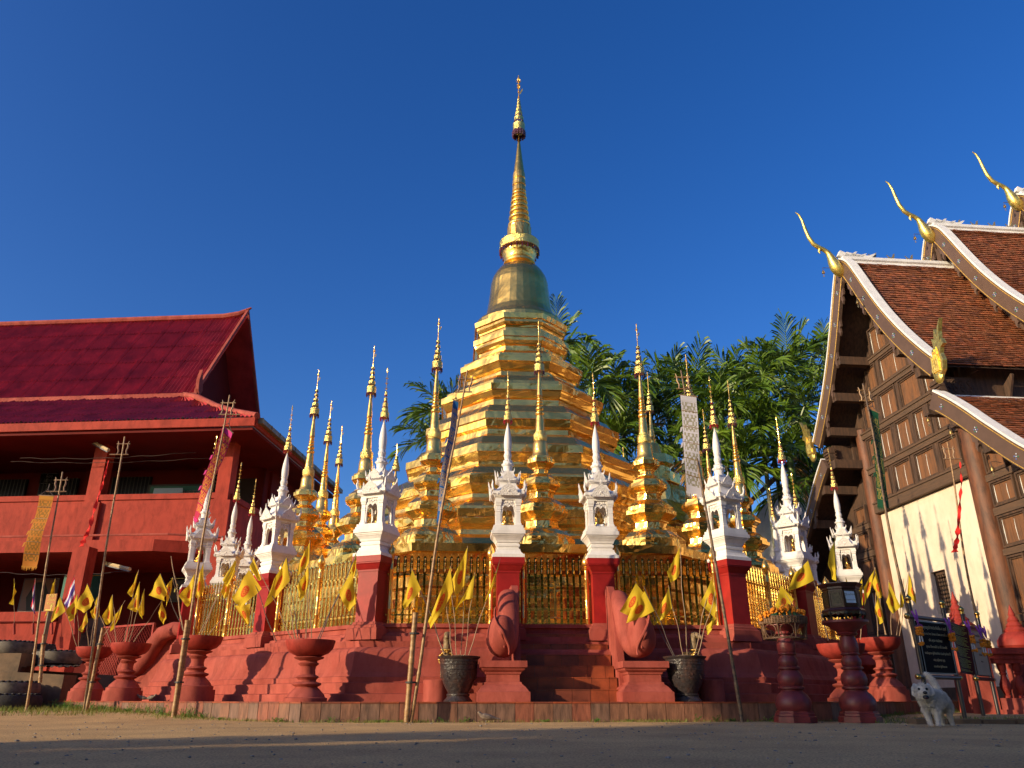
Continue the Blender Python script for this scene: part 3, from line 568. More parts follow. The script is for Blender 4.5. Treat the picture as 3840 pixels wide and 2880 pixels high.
def shrine():
    t = thing('shrine', 'x', 'shrine')
    m = MB(); m.sq([(.262,2.41),(.262,2.46),(.240,2.465),(.212,2.495),(.196,2.53),(.196,2.552),(.174,2.555),(.174,2.588),(.188,2.592),(.190,2.62),(.188,2.63),(.174,2.634),(.174,2.655),(.19,2.66),(.198,2.69),(.225,2.73),(.24,2.745),(.24,2.757),(.256,2.76),(.256,2.782),(.276,2.785),(.276,2.845),(.258,2.847),(.258,2.885),(.244,2.888),(.244,2.93)]); m.obj('pedestal', M['white'], t)
    m = MB()
    for sx in (-1,1):
        for sy in (-1,1):
            m.sq([(.052,2.925),(.052,2.96),(.040,2.975),(.040,3.0),(.036,3.005),(.036,3.16),(.042,3.165),(.036,3.19),(.042,3.21),(.036,3.215),(.036,3.26),(.048,3.275),(.042,3.285),(.055,3.32),(.055,3.37)], (sx*.165, sy*.165))
            m.sq([(.014,2.925),(.014,3.37)], (sx*.118, sy*.178)); m.sq([(.014,2.925),(.014,3.37)], (sx*.178, sy*.118))
    p = m.obj('corner_columns', M['white'], t)
    m = MB()
    for k in range(4):
        m.M = Matrix.Rotation(k*pi/2, 4, 'Z'); f = lambda x, z: (x, -.182, z)
        m.prism([f(-.125,3.38),f(-.125,3.10),f(-.10,3.13),(-.092,-.182,3.2),f(-.085,3.24),f(-.055,3.27),f(-.03,3.265),f(0,3.235),f(.03,3.265),f(.055,3.27),f(.085,3.24),f(.092,3.2),f(.10,3.13),f(.125,3.10),f(.125,3.38)], (0,.02,0))
        for x in (-.06,-.03,0,.03,.06): m.ball((x,-.196,3.30+(.02 if x else 0)), .013, 5)
    m.obj('arch_screen', M['relief'], t)
    m = MB(); m.sq([(.215,3.365),(.215,3.40),(.23,3.405),(.245,3.44),(.265,3.455),(.265,3.50),(.235,3.505),(.20,3.54),(.165,3.58),(.14,3.63),(.13,3.68),(.155,3.69),(.155,3.70),(.175,3.71),(.175,3.745),(.15,3.75),(.12,3.79),(.10,3.84),(.09,3.89)]); m.obj('tiered_roof', M['white'], t)
    m = MB()
    for k in range(4):
        leaf_arch(m, .37, .24, .285, 3.42, k*pi/2); leaf_arch(m, .25, .18, .19, 3.70, k*pi/2)
    m.obj('gable_relief', M['relief'], t)
    m = MB()
    for k in range(4):
        a = pi/4+k*pi/2; e = lambda r, z: (r*cos(a), r*sin(a), z)
        m.tube([e(.22,3.54),e(.30,3.515),e(.365,3.53),e(.385,3.59),e(.375,3.65),e(.39,3.69)], [.02,.022,.024,.022,.014,.002], 5)
        m.tube([e(.16,3.77),e(.21,3.75),e(.245,3.765),e(.255,3.81),e(.265,3.85)], [.014,.016,.017,.012,.002], 5)
        m.tube([e(.10,3.88),e(.13,3.87),e(.15,3.9),e(.155,3.94)], [.012,.014,.01,.002], 5)
    m.obj('corner_horns', M['white'], t, smooth=50)
    lath('spire', [(.085,3.88),(.075,3.93),(.082,3.96),(.082,3.985),(.1,4.0),(.103,4.02),(.098,4.035),(.08,4.05),(.075,4.07),(.06,4.10),(.053,4.125),(.060,4.135),(.060,4.15),(.066,4.175),(.064,4.21),(.055,4.235),(.052,4.25),(.060,4.27),(.058,4.29),(.066,4.36),(.066,4.42),(.058,4.52),(.045,4.6),(.032,4.67),(.015,4.74),(.006,4.78)], M['white'], t, 24, 40)
    m = MB()
    for k in range(12):
        a = k*pi/6; m.ball((.102*cos(a),.102*sin(a),4.018), .011, 5); m.ball((.07*cos(a+.2),.07*sin(a+.2),4.085), .014, 5); m.ball((.06*cos(a),.06*sin(a),4.18), .013, 5); m.ball((.058*cos(a),.058*sin(a),4.28), .008, 5)
    m.obj('lotus_relief', M['relief'], t)
    for r, z1, z0, zf in [(.076,4.92,4.83,4.77),(.057,5.0,4.935,4.91),(.046,5.1,5.03,5.01),(.03,5.2,5.135,5.115),(.024,5.315,5.25,5.235)]: umb(t, 0, 0, 0, r, z0, z1, zf, M['bead'], True, 18, teeth=8)
    m = MB(); m.tube([(0,0,4.75),(0,0,5.78)], .0055, 6)
    for z, L_ in ((5.38,.03),(5.48,.032),(5.58,.028)):
        m.ball((0,0,z-.01), .010, 6)
        for k in range(4): a = k*pi/2; m.tube([(0,0,z-.01),(L_*.8*cos(a),L_*.8*sin(a),z-.005),(L_*cos(a),L_*sin(a),z+.015)], [.006,.006,.001], 4)
    m.ball((0,0,5.70), .014, 6); m.lathe([(.012,5.715),(.013,5.74),(.0,5.80)], 8); m.obj('finial_rod', M['gold_s'], t, smooth=40)
    return t
def statue():
    V = [(0,0,.03),(0,0,.09),(0,0,.15),(0,0,.185),(0,-.004,.215),(0,0,.25),(0,0,.275), (-.06,0,.155),(.06,0,.155),(-.075,-.01,.10),(.075,-.01,.10),(-.045,-.06,.075),(.02,-.06,.06), (-.085,-.01,.03),(.085,-.01,.03),(-.02,-.07,.028),(.03,-.075,.03)]
    E_ = [(0,1),(1,2),(2,3),(3,4),(4,5),(5,6),(2,7),(2,8),(7,9),(8,10),(9,11),(10,12),(0,13),(0,14),(13,16),(14,15)]
    R_ = [.055,.042,.05,.018,.034,.026,.008,.022,.022,.017,.017,.012,.013,.034,.034,.02,.02]
    me = skin(V, E_, R_, 1); st = thing('seated_statue', 'x', 'statue'); mobj('figure', me, M['bronze'], st)
    m = MB(); m.lathe([(.10,-.03),(.105,-.01),(.085,0),(.10,.012)], 20, sy=.8); m.obj('lotus_seat', M['bronze'], st, smooth=40); return st
PL = pillar(); SHR = shrine(); ST = statue()
for i, (key, p, k, lb) in enumerate(SH):
    rz = TH+radians(k); short = lb.replace('white stucco shrine', '|').split('|')
    pl_lb = 'deep red square pillar under the '+lb.split(',')[0].replace('a plastic bag', 'bag')
    st_lb = 'small golden seated statue inside the '+lb.split(',')[0]
    if key == 'flc': rz = TH+radians(-26)
    for proto, lb_, z in ((PL, pl_lb, 0), (SHR, lb, 0), (ST, st_lb, 2.965)):
        lb_ = ' '.join(lb_.split()[:16])
        if i == 0: proto.location = (p.x, p.y, z); proto.rotation_euler = (0,0,rz); proto['label'] = lb_; proto['group'] = {'pillar':'red pillars of the fence','shrine':'white shrines on the fence pillars','seated_statue':'seated statues in the shrines'}[proto.name.split('.')[0]]
        else: dup(proto, (p.x, p.y, z), rz, lb_)
g2 = SH[2][1]
m = MB(); rnd = random.Random(4)
for _ in range(9): m.ball((g2.x+rnd.uniform(-.05,.05), g2.y-.12+rnd.uniform(-.02,.02), 2.955+rnd.uniform(0,.02)), rnd.uniform(.02,.035), 6, sc3=(1.3,.8,.7))
tag(m.obj('plastic_bag', M['blossom'], smooth=60), 'crumpled white plastic bag lying before the statue in the right gate shrine', 'bag')
# ---------------------------------------------------------------- gilded fence
def pick_mesh(top, bead):
    m = MB(); m.M = Matrix.Translation((0,0,top)); 
    m.box(-.018,.018,-.011,.011,-1.12,-.30)
    m.prism([(-.026,0,-.30),(.026,0,-.30),(.026,0,-.065),(.02,0,-.035),(0,0,-.018),(-.02,0,-.035),(-.026,0,-.065)], (0,.016,0))
    for z in (-.275,-.255,-.235,-.21,-.18,-.15,-.12,-.09,-.068): m.ball((0,-.010,z), .012+.004*sin(z*70), 5, sc3=(1,.6,1.1))
    if bead: m.ball((0,0,-.012), .009, 6); m.tube([(0,0,-.01),(0,0,.02)], [.006,.001], 4)
    return m
pk = [pick_mesh(0, True).obj('picket', M['picket']).data, pick_mesh(0, False).obj('picket', M['picket']).data]
for o in [o for o in C.objects if o.name.startswith('picket')]: bpy.data.objects.remove(o)
def post_mesh():
    m = MB(); m.lathe([(.042,1.385),(.042,1.42),(.034,1.425),(.034,1.60),(.038,1.605),(.038,1.62),(.034,1.625),(.034,2.22),(.038,2.225),(.038,2.24),(.034,2.245),(.034,2.38),(.040,2.385),(.044,2.40),(.036,2.41),(.046,2.425),(.036,2.43),(.058,2.455),(.068,2.49),(.064,2.53),(.045,2.575),(.018,2.62),(.0,2.66)], 20); return m
fp = post_mesh().obj('t', M['gold_s'], smooth=40); post_me = fp.data; bpy.data.objects.remove(fp)
def inst(name, me, par, loc, rz=0): o = bpy.data.objects.new(name, me); C.objects.link(o); o.parent = par; o.location = loc; o.rotation_euler = (0,0,rz); return o
def fence(A, B, lb, posts=(0,1), z=0, ntop=2.475, name='fence_section', n=None, cat='fence', s0=.27):
    d = (B-A); L_ = d.length; a = atan2(d.y, d.x); t = thing(name, lb, cat, (A.x, A.y, z), a, 'gilded fence sections between the red pillars' if cat == 'fence' else None)
    xs = [rmix(s0, L_-s0, q) for q in posts]
    for x in xs: inst('post', post_me, t, (x, 0, 0))
    n_ = n or round((L_-2*s0)/.115)
    for i in range(n_):
        x = s0+(L_-2*s0)*(i+1)/(n_+1)
        if min(abs(x-q) for q in xs) > .04: inst('picket', pk[i*7 % 3 % 2], t, (x, .02, ntop))
    m = MB(); m.box(.16, L_-.16, .028, .042, 1.515, 1.54); m.box(.16, L_-.16, .028, .042, 2.145, 2.17); m.obj('rail', M['gold_s'], t); return t
P_ = {k: p for k, p, _, _ in SH}
F0 = fence(P_['flc'], P_['g1'], 'gilded picket fence left of the gate, behind the blue banner pole')
fence(P_['g2'], P_['frc'], 'gilded picket fence right of the gate, behind three yellow flags')
fence(P_['ml'], P_['flc'], 'gilded picket fence between the tall corner shrine and the next shrine to its left', (0,.5,1))
fence(P_['l1'], P_['ml'], 'gilded picket fence farthest left, behind the big yellow flag', (0,.5,1))
fence(P_['frc'], P_['mr'], 'brightly lit gilded fence between the front right corner and the flower basket', (0,.5,1))
fence(P_['mr'], P_['r1'], 'gilded fence farthest right, behind the donation box', (0,.5,1))
fence(P_['la'], P_['l1'], 'gilded fence on the far left side seen through the nearer fence')
fence(rp(Rf,-112.5), P_['lb'], 'gilded fence at the back left side')
fence(P_['r1'], P_['ra'], 'gilded fence on the far right side')
gt = fence(P_['g1'], P_['g2'], 'tall gilded picket gate at the head of the stairs', z=-.13, n=9, name='gate', cat='gate', s0=.25, ntop=2.60)
m = MB(); m.box(.765,.785,-.01,.03,1.55,2.2); m.tube([(.70,-.02,1.62),(.84,-.02,1.62)], .012, 6); m.ball((.77,-.03,1.62), .03, 8)
m.obj('latch', M['bronze'], gt)
m = MB(); m.tube([(.30,.05,1.4),(.30,.05,2.45)], .018, 8); m.tube([(1.29,.05,1.4),(1.29,.05,2.45)], .018, 8); m.obj('orange_pipe', M['orange'], gt, smooth=60)
# ---------------------------------------------------------------- front stairs with tiled treads
def stairs(k, lb, lbn):
    c_ = rp(0, 0); a = TH+radians(k); t = thing('stairs', lb, 'stairs', (CX+.06*cos(a), DY+.06*sin(a), 0), a)
    rnd = random.Random(5); hs = .70; y0 = -8.27; n = 6; zb = ZP; rise = (1.235-ZP)/n
    m = MB(); 
    for i in range(n):
        y = y0+i*.205; z1 = zb+rise*(i+1)
        m.box(-hs, hs, y+.01, -6.9, z1-rise, z1-.012)
    m.obj('step_core', M['grout'], t)
    m = MB()
    for i in range(n):
        y = y0+i*.205; z0 = zb+rise*i; z1 = z0+rise; off = rnd.uniform(0,.2)
        xs = [-hs]; x = -hs+off+.06
        while x < hs-.03: xs.append(x); x += .262
        xs.append(hs)
        for q in range(len(xs)-1):
            k_ = rnd.choice((0,0,1)); m.box(xs[q]+.003, xs[q+1]-.003, y+rnd.uniform(-.002,.002), y+.009, z0+.003, z1-.016, k_)
            m.box(xs[q]+.003, xs[q+1]-.003, y-.006, y+.3, z1-.012, z1, k_)
    m.obj('clay_tile', [M['terra'], M['terra2']], t)
    return t
stairs(0, 'terracotta tiled steps climbing to the gilded gate', '')
def naga(k, side, lb, lbp):
    a = TH+radians(k); x = side*.98
    t = thing('naga_balustrade', lb, 'sculpture', (CX+.07*cos(a), DY+.07*sin(a), 0), a)
    m = MB()                                             # side slab beside the steps
    P = [(-7.35,1.0),(-7.30,1.90),(-7.38,1.955),(-7.52,1.93),(-7.66,1.80),(-7.80,1.58),(-7.92,1.28),(-8.02,.98),(-8.10,.72),(-8.16,.5),(-8.2,.246),(-7.35,.246)]
    m.prism([(side*.76, y, z) for y, z in P], (.10,0,0)); m.obj('side_panel', M['redbase'], t, smooth=30)
    q_ = side
    V = [(q_*.84,-7.22,1.5),(q_*.85,-7.36,1.66),(q_*.86,-7.55,1.73),(q_*.88,-7.76,1.64),(q_*.88,-7.93,1.40),(q_*.89,-8.02,1.14),(q_*.94,-8.14,1.0),(x+q_*.03,-8.30,.98),(x+q_*.04,-8.36,1.07),(x+q_*.03,-8.36,1.24),(x+q_*.01,-8.35,1.42),(q_*.79,-7.36,1.74),(q_*.77,-7.37,1.86),(q_*.765,-7.38,1.95)]
    E_ = [(0,1),(1,2),(2,3),(3,4),(4,5),(5,6),(6,7),(7,8),(8,9),(9,10),(1,11),(11,12),(12,13)]
    R_ = [.14,.165,.175,.18,.175,.17,.19,.215,.235,.205,.145,.09,.085,.07]
    me = skin(V, E_, R_, 2, 3); mobj('coiled_body', me, M['redbase'], t)
    m = MB()                                            # raised lip of the curled hood
    for w_, z0_, z1_, dx in ((.115, .86, 1.50, .0), (.06, .95, 1.36, .02)):
        pts = []
        for i in range(17):
            q = i/16*pi*1.25-.25; pts.append((x+side*(.03+dx)+side*w_*cos(q)*-1*.9, -8.36-.235*(1-.35*abs(cos(q)))*(1 if 0 < 1 else 1)+.03*(i/16), rmix(z0_, z1_, i/16)))
        m.tube(pts, [.012+.012*sin(pi*i/16) for i in range(17)], 6)
    m.obj('hood_lip', M['redbase'], t, smooth=60)
    p = thing('pedestal', lbp, 'pedestal', (CX+.07*cos(a), DY+.07*sin(a), 0), a)
    m = MB(); m.M = Matrix.Translation((x+side*.01, -8.33, 0))
    m.sq([(.36,.246),(.36,.375),(.345,.38),(.30,.44),(.255,.475),(.25,.50),(.225,.505),(.225,.60),(.24,.605),(.25,.635),(.265,.64),(.29,.66),(.30,.685),(.325,.69),(.325,.775)]); m.obj('pedestal_block', M['redbase'], p); return t
naga(0, -1, 'smooth red plaster serpent balustrade with a hooded curl, left of the steps', 'square red moulded pedestal under the left serpent')
naga(0, 1, 'smooth red plaster serpent balustrade with a bulging coil, right of the steps', 'square red moulded pedestal under the right serpent')
naga(-90, -1, 'serpent balustrade of the far left side stairs, mostly hidden', 'red pedestal of the hidden far left serpent')
# left side serpent, seen in profile: tail arcs down from the base to a curl
t = thing('naga_balustrade', 'long red serpent balustrade sweeping down to a curl at the left side of the base', 'sculpture')
Yn = 18.2; c2 = lambda x, y, Y: at(x*.5605, 1950+y*.5605, Y)
pts = [c2(1230,735,17.6), c2(1160,735,17.7), c2(1090,765,17.8), c2(1040,830,17.9), c2(1000,905,18.0), c2(940,975,18.1), c2(880,1000,18.15), c2(830,975,18.2)]
m = MB(); m.tube(pts, [.16,.17,.18,.19,.2,.21,.2,.19], 16); m.obj('body', M['redbase'], t, smooth=60)
pts = [c2(850,985,18.2), c2(850,950,18.2), c2(905,955,18.1), c2(945,905,18.1), c2(925,860,18.15), c2(880,850,18.2), c2(870,890,18.2), c2(890,905,18.2)]
m = MB(); m.tube(pts, [.14,.12,.10,.09,.08,.06,.05,.03], 12); m.obj('curl', M['redbase'], t, smooth=60)
m = MB(); m.prism([c2(1235,760,17.9), c2(1160,765,17.95), c2(1075,850,18.05), c2(1020,960,18.1), c2(940,1020,18.2), c2(860,1040,18.3), c2(860,1190,18.3), c2(1235,1190,17.9)], (0,.25,0)); m.obj('side_panel', M['redbase'], t)
# ---------------------------------------------------------------- ground
def gz(x, y):                                         # gentle rise towards the back left
    q = min(1, max(0, (y-11.6)/3))*min(1, max(0, (1.5-x)/6)); b = min(1, max(0, (y-11)/2.5))*min(1, max(0, (x-4.2)/2))
    return .09*q*q*(3-2*q)+.05*b
m = MB(); nx, ny = 150, 130
def gx(i): q = i/nx*2-1; return 16*q+600*abs(q)**7*q
def gy(j): q = j/ny*2-1; return 8+14*q+600*abs(q)**7*q
rnd = random.Random(2)
V_ = []
for j in range(ny+1):
    for i in range(nx+1):
        x, y = gx(i), gy(j); V_.append((x, y, gz(x, y)+(rnd.uniform(-.006,.006) if 1.5 < y < 12 and abs(x) < 9 else 0)-(.006 if y > 40 or y < -2 else 0)))
m.add(V_, [(j*(nx+1)+i, j*(nx+1)+i+1, (j+1)*(nx+1)+i+1, (j+1)*(nx+1)+i) for j in range(ny) for i in range(nx)])
tag(m.obj('ground', M['ground'], smooth=60), kind='structure')
# ---------------------------------------------------------------- red two-storey building on the left
LB = thing('red_building', 'two storey red temple building with corrugated roof and shaded balcony, at the left', 'building', (-8.2, 23.2, 0), -.075)
def lb(name, m, k, sm=None, par=None): return m.obj(name, M[k], par or LB, smooth=sm)
XL = -24                                              # local x: 0 at the right eave corner, negative to the left; y back
# upper roof, corrugated
def corr(name, x0, x1, ya, za, yb, zb, rows=5, pitch=.15, amp=.036, hipx=0, mk='metalroof', ztop=None):
    m = MB(); n = int((x1-x0)/pitch); nrm = Vector((0, -(zb-za), yb-ya)).normalized()
    for r in range(rows):
        vs = []; t0, t1 = r/rows, (r+1)/rows+.004; L_ = 4*n
        for t, lift in ((t0, .02), (t1, 0)):
            for i in range(L_+1):
                x = x0+(x1-x0)*i/L_; h = amp*sin(2*pi*i/4)+lift
                if i % 24 < 3: h += .03
                y = rmix(ya, yb, t); z = rmix(za, zb, t)
                xx = x
                if hipx and x > x1-hipx*t*1.0001: xx = x1-hipx*t
                vs.append((xx, y+nrm.y*h, z+nrm.z*h))
        m.add(vs, [(i, i+1, L_+2+i, L_+1+i) for i in range(L_)])
    return lb(name, m, mk, 60)
corr('upper_roof', XL, -3.55, 2.9, 10.62, 6.05, 15.35, 5)
corr('lower_roof', XL, .05, -.05, 8.57, 2.95, 10.55, 4, hipx=4.1)
m = MB(); m.add([(XL,6.05,15.4),(-3.55,6.05,15.4),(-3.55,9.4,10.6),(XL,9.4,10.6)], [(0,1,2,3)]); lb('back_roof', m, 'metalroof')
m = MB(); m.tube([(XL,6.05,15.42),(-4.6,6.05,15.42),(-3.9,6.05,15.52),(-3.42,6.05,15.8)], [.13,.13,.13,.04], 8); lb('ridge_cap', m, 'redbase', 40)
m = MB()                                              # gable verge and overhang
for (y0, z0, y1, z1) in ((2.8,10.55,6.05,15.55),(9.3,10.5,6.05,15.55)):
    m.prism([(-3.56,y0,z0),(-3.56,y1,z1),(-3.56,y1,z1+.2),(-3.56,y0,z0+.22)], (.1,0,0))
lb('verge', m, 'redbase')
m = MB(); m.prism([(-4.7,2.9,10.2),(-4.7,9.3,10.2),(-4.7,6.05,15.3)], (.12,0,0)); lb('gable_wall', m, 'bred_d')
m = MB(); m.prism([(-3.5,2.9,10.5),(-3.5,2.75,10.75),(-3.5,2.72,11.1),(-3.5,2.85,11.55),(-3.5,3.0,11.1),(-3.5,3.08,10.8)], (.12,0,0)); lb('corner_leaf', m, 'redbase')
m = MB(); m.box(XL,-3.6,2.78,2.95,10.42,10.62); lb('flashing', m, 'redbase')
m = MB(); m.tube([(-4.05,2.95,10.62),(-3.2,2.3,10.24),(-2.0,1.42,9.52),(-.9,.6,8.98),(.1,-.02,8.62)], [.1,.12,.13,.13,.11], 8); lb('hip_cap', m, 'redbase', 50)
m = MB(); m.add([(.05,-.05,8.57),(.05,9.2,8.57),(-4.05,9.2,10.55),(-4.05,2.95,10.55)], [(0,1,2,3)]); lb('side_roof', m, 'metalroof')
m = MB(); m.box(XL,.08,-.1,-.02,8.27,8.54); m.box(.02,.1,-.02,9.2,8.27,8.54); lb('fascia', m, 'bred')
m = MB(); m.box(.1,.26,.1,9.3,8.42,8.58)
for i in range(12): m.box(.095,.275,.1+i*.78,.13+i*.78,8.41,8.59)
lb('gutter', m, 'gutter')
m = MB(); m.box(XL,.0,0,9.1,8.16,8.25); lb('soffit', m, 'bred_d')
# columns, balcony, slabs, rooms behind
cols = [-1.25,-5.6,-9.95,-14.3,-18.65]
for x in cols:
    m = MB(); m.box(x-.22,x+.22,1.15,1.6,0,8.2); lb('column', m, 'bred')
m = MB(); m.box(XL,-1.03,1.22,1.38,4.86,6.28); m.box(XL,-1.03,1.17,1.43,6.28,6.46)
for x in cols: m.box(x-.34,x+.34,1.10,1.22,4.9,6.2)
m.box(-1.15,-1.03,1.38,8.8,4.86,6.28); m.box(-1.2,-.98,1.38,8.8,6.28,6.46); lb('balcony_wall', m, 'bred')
m = MB(); m.box(XL,-2.9,.55,8.8,4.50,4.86); m.prism([(-2.9,.55,4.68),(-2.9,1.2,4.68),(-1.6,1.2,4.68)], (0,0,.36)); m.box(-2.9,-1.03,1.2,8.8,4.5,4.86); lb('floor_slab', m, 'bred')
m = MB(); m.tube([(XL,.62,5.02),(-2.5,.62,5.02)], .035, 6); m.tube([(-2.5,.62,5.02),(-1.3,1.05,5.02),(-1.0,1.1,5.02)], .035, 6); lb('pipe', m, 'redbase', 60)
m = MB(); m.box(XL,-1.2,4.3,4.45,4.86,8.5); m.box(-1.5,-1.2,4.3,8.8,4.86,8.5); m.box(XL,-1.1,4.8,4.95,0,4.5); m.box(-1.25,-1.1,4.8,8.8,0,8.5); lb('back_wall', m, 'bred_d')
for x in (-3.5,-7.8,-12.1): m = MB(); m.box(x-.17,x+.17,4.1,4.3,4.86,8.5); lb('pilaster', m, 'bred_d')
for x in (-14.9,-11.0,-9.0,-6.2): # barred windows
    m = MB(); m.box(x-.75,x+.75,4.22,4.3,6.0,7.9); wdw = lb('window', m, 'glassd')
    m = MB()
    for i in range(11): m.box(x-.7+i*.14-.01,x-.7+i*.14+.01,4.16,4.18,6.0,7.9)
    for i in range(5):
        for z in (6.35,6.9):
            m.tube([(x-.6+i*.28+.09*cos(a*.6),4.17,z+.16*sin(a*.6)) for a in range(10)], .012, 4)
    lb('window_bars', m, 'iron', None, wdw)
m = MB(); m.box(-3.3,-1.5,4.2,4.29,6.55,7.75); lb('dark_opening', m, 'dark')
# notice board on the balcony
nb = thing('notice_board', 'green notice board with hand lettering and a loose paper, on the upper balcony', 'board')
m = MB(); m.box(-5.2,-2.75,3.7,3.76,6.2,7.45); bb = m.obj('frame', M['iron'], nb)
m = MB(); m.box(-5.1,-2.85,3.66,3.70,6.3,7.37); m.obj('felt', M['board'], bb)
m = MB(); m.add([(-5.02,3.64,6.35),(-3.75,3.60,6.42),(-3.85,3.58,7.28),(-4.95,3.64,7.3)], [(0,1,2,3)]); m.obj('loose_paper', M['paper'], nb)
text('lettering', 'RISTMAS!', .27, M['white_p'], Matrix.Translation((-3.35,3.64,7.1)) @ Matrix.Rotation(pi/2,4,'X'), nb)
m = MB()
for i in range(9): m.prism([(-3.78+i*.1,3.65,6.94),(-3.68+i*.1,3.65,6.94),(-3.73+i*.1,3.65,6.84)], (0,.01,0))
m.obj('paper_trim', M['c_p'], nb)
nb.location = LB.location; nb.rotation_euler = LB.rotation_euler
def plaque(x, y, z, w_, h_, s, lbl, px=None, mk='sign_d', ink='white_p', size=.16, g=None):
    t = thing('door_plaque', lbl, 'sign', LB.location, LB.rotation_euler.z, g)
    m = MB(); m.box(x-w_/2,x+w_/2,y-.02,y,z-h_/2,z+h_/2); m.obj('plate', M[mk], t)
    m = MB(); m.box(x-w_/2+.02,x+w_/2-.02,y-.023,y-.021,z+h_/2-.035,z+h_/2-.02); m.box(x-w_/2+.02,x+w_/2-.02,y-.023,y-.021,z-h_/2+.02,z-h_/2+.035); m.obj('rim', M[ink], t)
    text('lettering', s, size, M[ink], Matrix.Translation((x,y-.025,z)) @ Matrix.Rotation(pi/2,4,'X'), t)
plaque(-3.0,4.2,7.72,.75,.46,'กองอำนวย\nศรัทธา','small dark plaque with two gilt lines above the balcony, near the pink banner')
plaque(-3.05,4.15,6.95,.85,.36,'ชั้นมัธยม','small dark plaque with one line of lettering beside the pink banner',size=.2)
plaque(-9.4,4.2,7.9,.7,.42,'ห้อง\nเรียน','small plaque behind the red streamer on the upper balcony')
plaque(-15.0,4.2,7.9,.7,.42,'ห้อง\nเรียน','small plaque at the far left of the upper balcony')
plaque(-9.1,4.75,3.15,.8,.5,'วางทีวี','small dark plaque high on the lower storey wall')
def bigsign(px, py, w_, h_, s, lbl, mk='board', ink='ink_y', Y=25.5, size=.3, name='signboard'):
    p = at(px, py, Y); t = thing(name, lbl, 'sign', p, -.075); m = MB(); m.box(-w_/2,w_/2,-.03,0,-h_/2,h_/2); m.obj('panel', M[mk], t)
    m = MB(); m.box(-w_/2+.03,w_/2-.03,-.034,-.031,h_/2-.07,h_/2-.05); m.obj('rim', M[ink], t)
    text('lettering', s, size, M[ink], Matrix.Translation((0,-.036,0)) @ Matrix.Rotation(pi/2,4,'X'), t); return t
bigsign(305, 2203, 1.25, .85, 'กลุ่ม\nอาคาร', 'dark green signboard with two lines of lettering on the ground floor wall')
bigsign(682, 2210, .9, .8, 'ห้อง', 'dark signboard left of the leftmost white shrine', 'sign_d')
# lamps under the soffit and slab
for (px, py, px2, py2, Y, lbl) in ((320,1641,407,1688,23.9,'old fluorescent tube lamp under the upper eave'),(394,2111,487,2134,23.9,'old fluorescent tube lamp under the balcony slab')):
    a, b = at(px, py, Y+1.2), at(px2, py2, Y); t = thing('tube_lamp', lbl, 'lamp', a); d = b-a
    m = MB(); m.tube([(0,0,0), d], .055, 6); m.obj('housing', M['tubel'], t); m = MB(); m.tube([Vector((0,-.03,-.07)), d+Vector((0,-.03,-.07))], .022, 8); m.obj('tube', M['white_p'], t)
# ground-floor parapet with flag holders, wire mesh door, posters
lw = thing('parapet', 'low red wall with a ledge in front of the left building', 'wall', LB.location, -.075)
m = MB(); m.box(XL,-4.9,-.35,-.1,0,2.36); m.box(XL,-4.95,-.42,-.05,2.36,2.62); m.obj('parapet_wall', M['bred'], lw)
m = MB(); m.box(XL,-5.1,-.424,-.35,2.33,2.36); m.obj('painted_shadow_strip', M['bred_d'], lw)  # dark red strip painting the shade line under the ledge
m = MB(); m.box(-4.9,-4.4,-.30,.15,0,4.5); m.obj('corner_pier', M['bred'], lw)
p = at(135, 2280, 27.6); t = thing('poster', 'tall poster of a person in black with white text area, on the ground floor', 'poster', p, -.075)
m = MB(); m.box(-.65,.65,-.02,0,-1.3,1.0); m.obj('sheet', M['white_p'], t)
m = MB(); m.box(-.6,.6,-.03,-.021,-.15,.95); m.obj('printed_picture', M['skinp'], t)
m = MB(); m.prism([(-.3,-.035,-.15),(-.42,-.035,.35),(-.2,-.035,.85),(.15,-.035,.88),(.33,-.035,.5),(.35,-.035,-.1)], (0,.006,0)); m.obj('printed_figure', M['iron'], t)
m = MB()
for i in range(6):
    m.box(-.35,.45,-.03,-.021,-.3-i*.14,-.28-i*.14)
m.obj('printed_text', M['iron'], t)
p = at(335, 2376, 25.4); t = thing('poster', 'small hanging canvas notice with a red round mark by the lower door', 'poster', p, -.1)
m = MB(); m.add([(-.42,0,.44),(.39,.03,.49),(.45,0,-.45),(-.50,.02,-.40)], [(0,1,2,3)]); m.obj('sheet', M['canvas'], t)
text('lettering', 'โปรด\nถอดรองเท้า\nก่อนเข้า', .15, M['ink_d'], Matrix.Translation((.05,-.02,0)) @ Matrix.Rotation(pi/2,4,'X'), t)
m = MB(); m.lathe([(.09,0),(.09,.004)], 16); o = m.obj('red_mark', M['c_r'], t); o.rotation_euler = (pi/2,0,0); o.location = (-.22,-.01,.1)
t = thing('mesh_gate', 'red framed chain link gate between the building and the temple base', 'gate')
A, B = at(395, 2350, 21.8), at(575, 2365, 20.6); zb = .1; d = Vector((B.x-A.x, B.y-A.y, 0)); L_ = d.length; d.normalize(); t.location = (A.x, A.y, 0); t.rotation_euler = (0,0,atan2(d.y, d.x)); zt = A.z
m = MB()
for x in (0, L_*.5, L_): m.box(x-.03,x+.03,-.03,.03,0,zt)
m.box(0,L_,-.025,.025,zt-.05,zt); m.box(0,L_,-.025,.025,.3,.35); m.obj('frame', M['red'], t)
m = MB(); s_ = .11
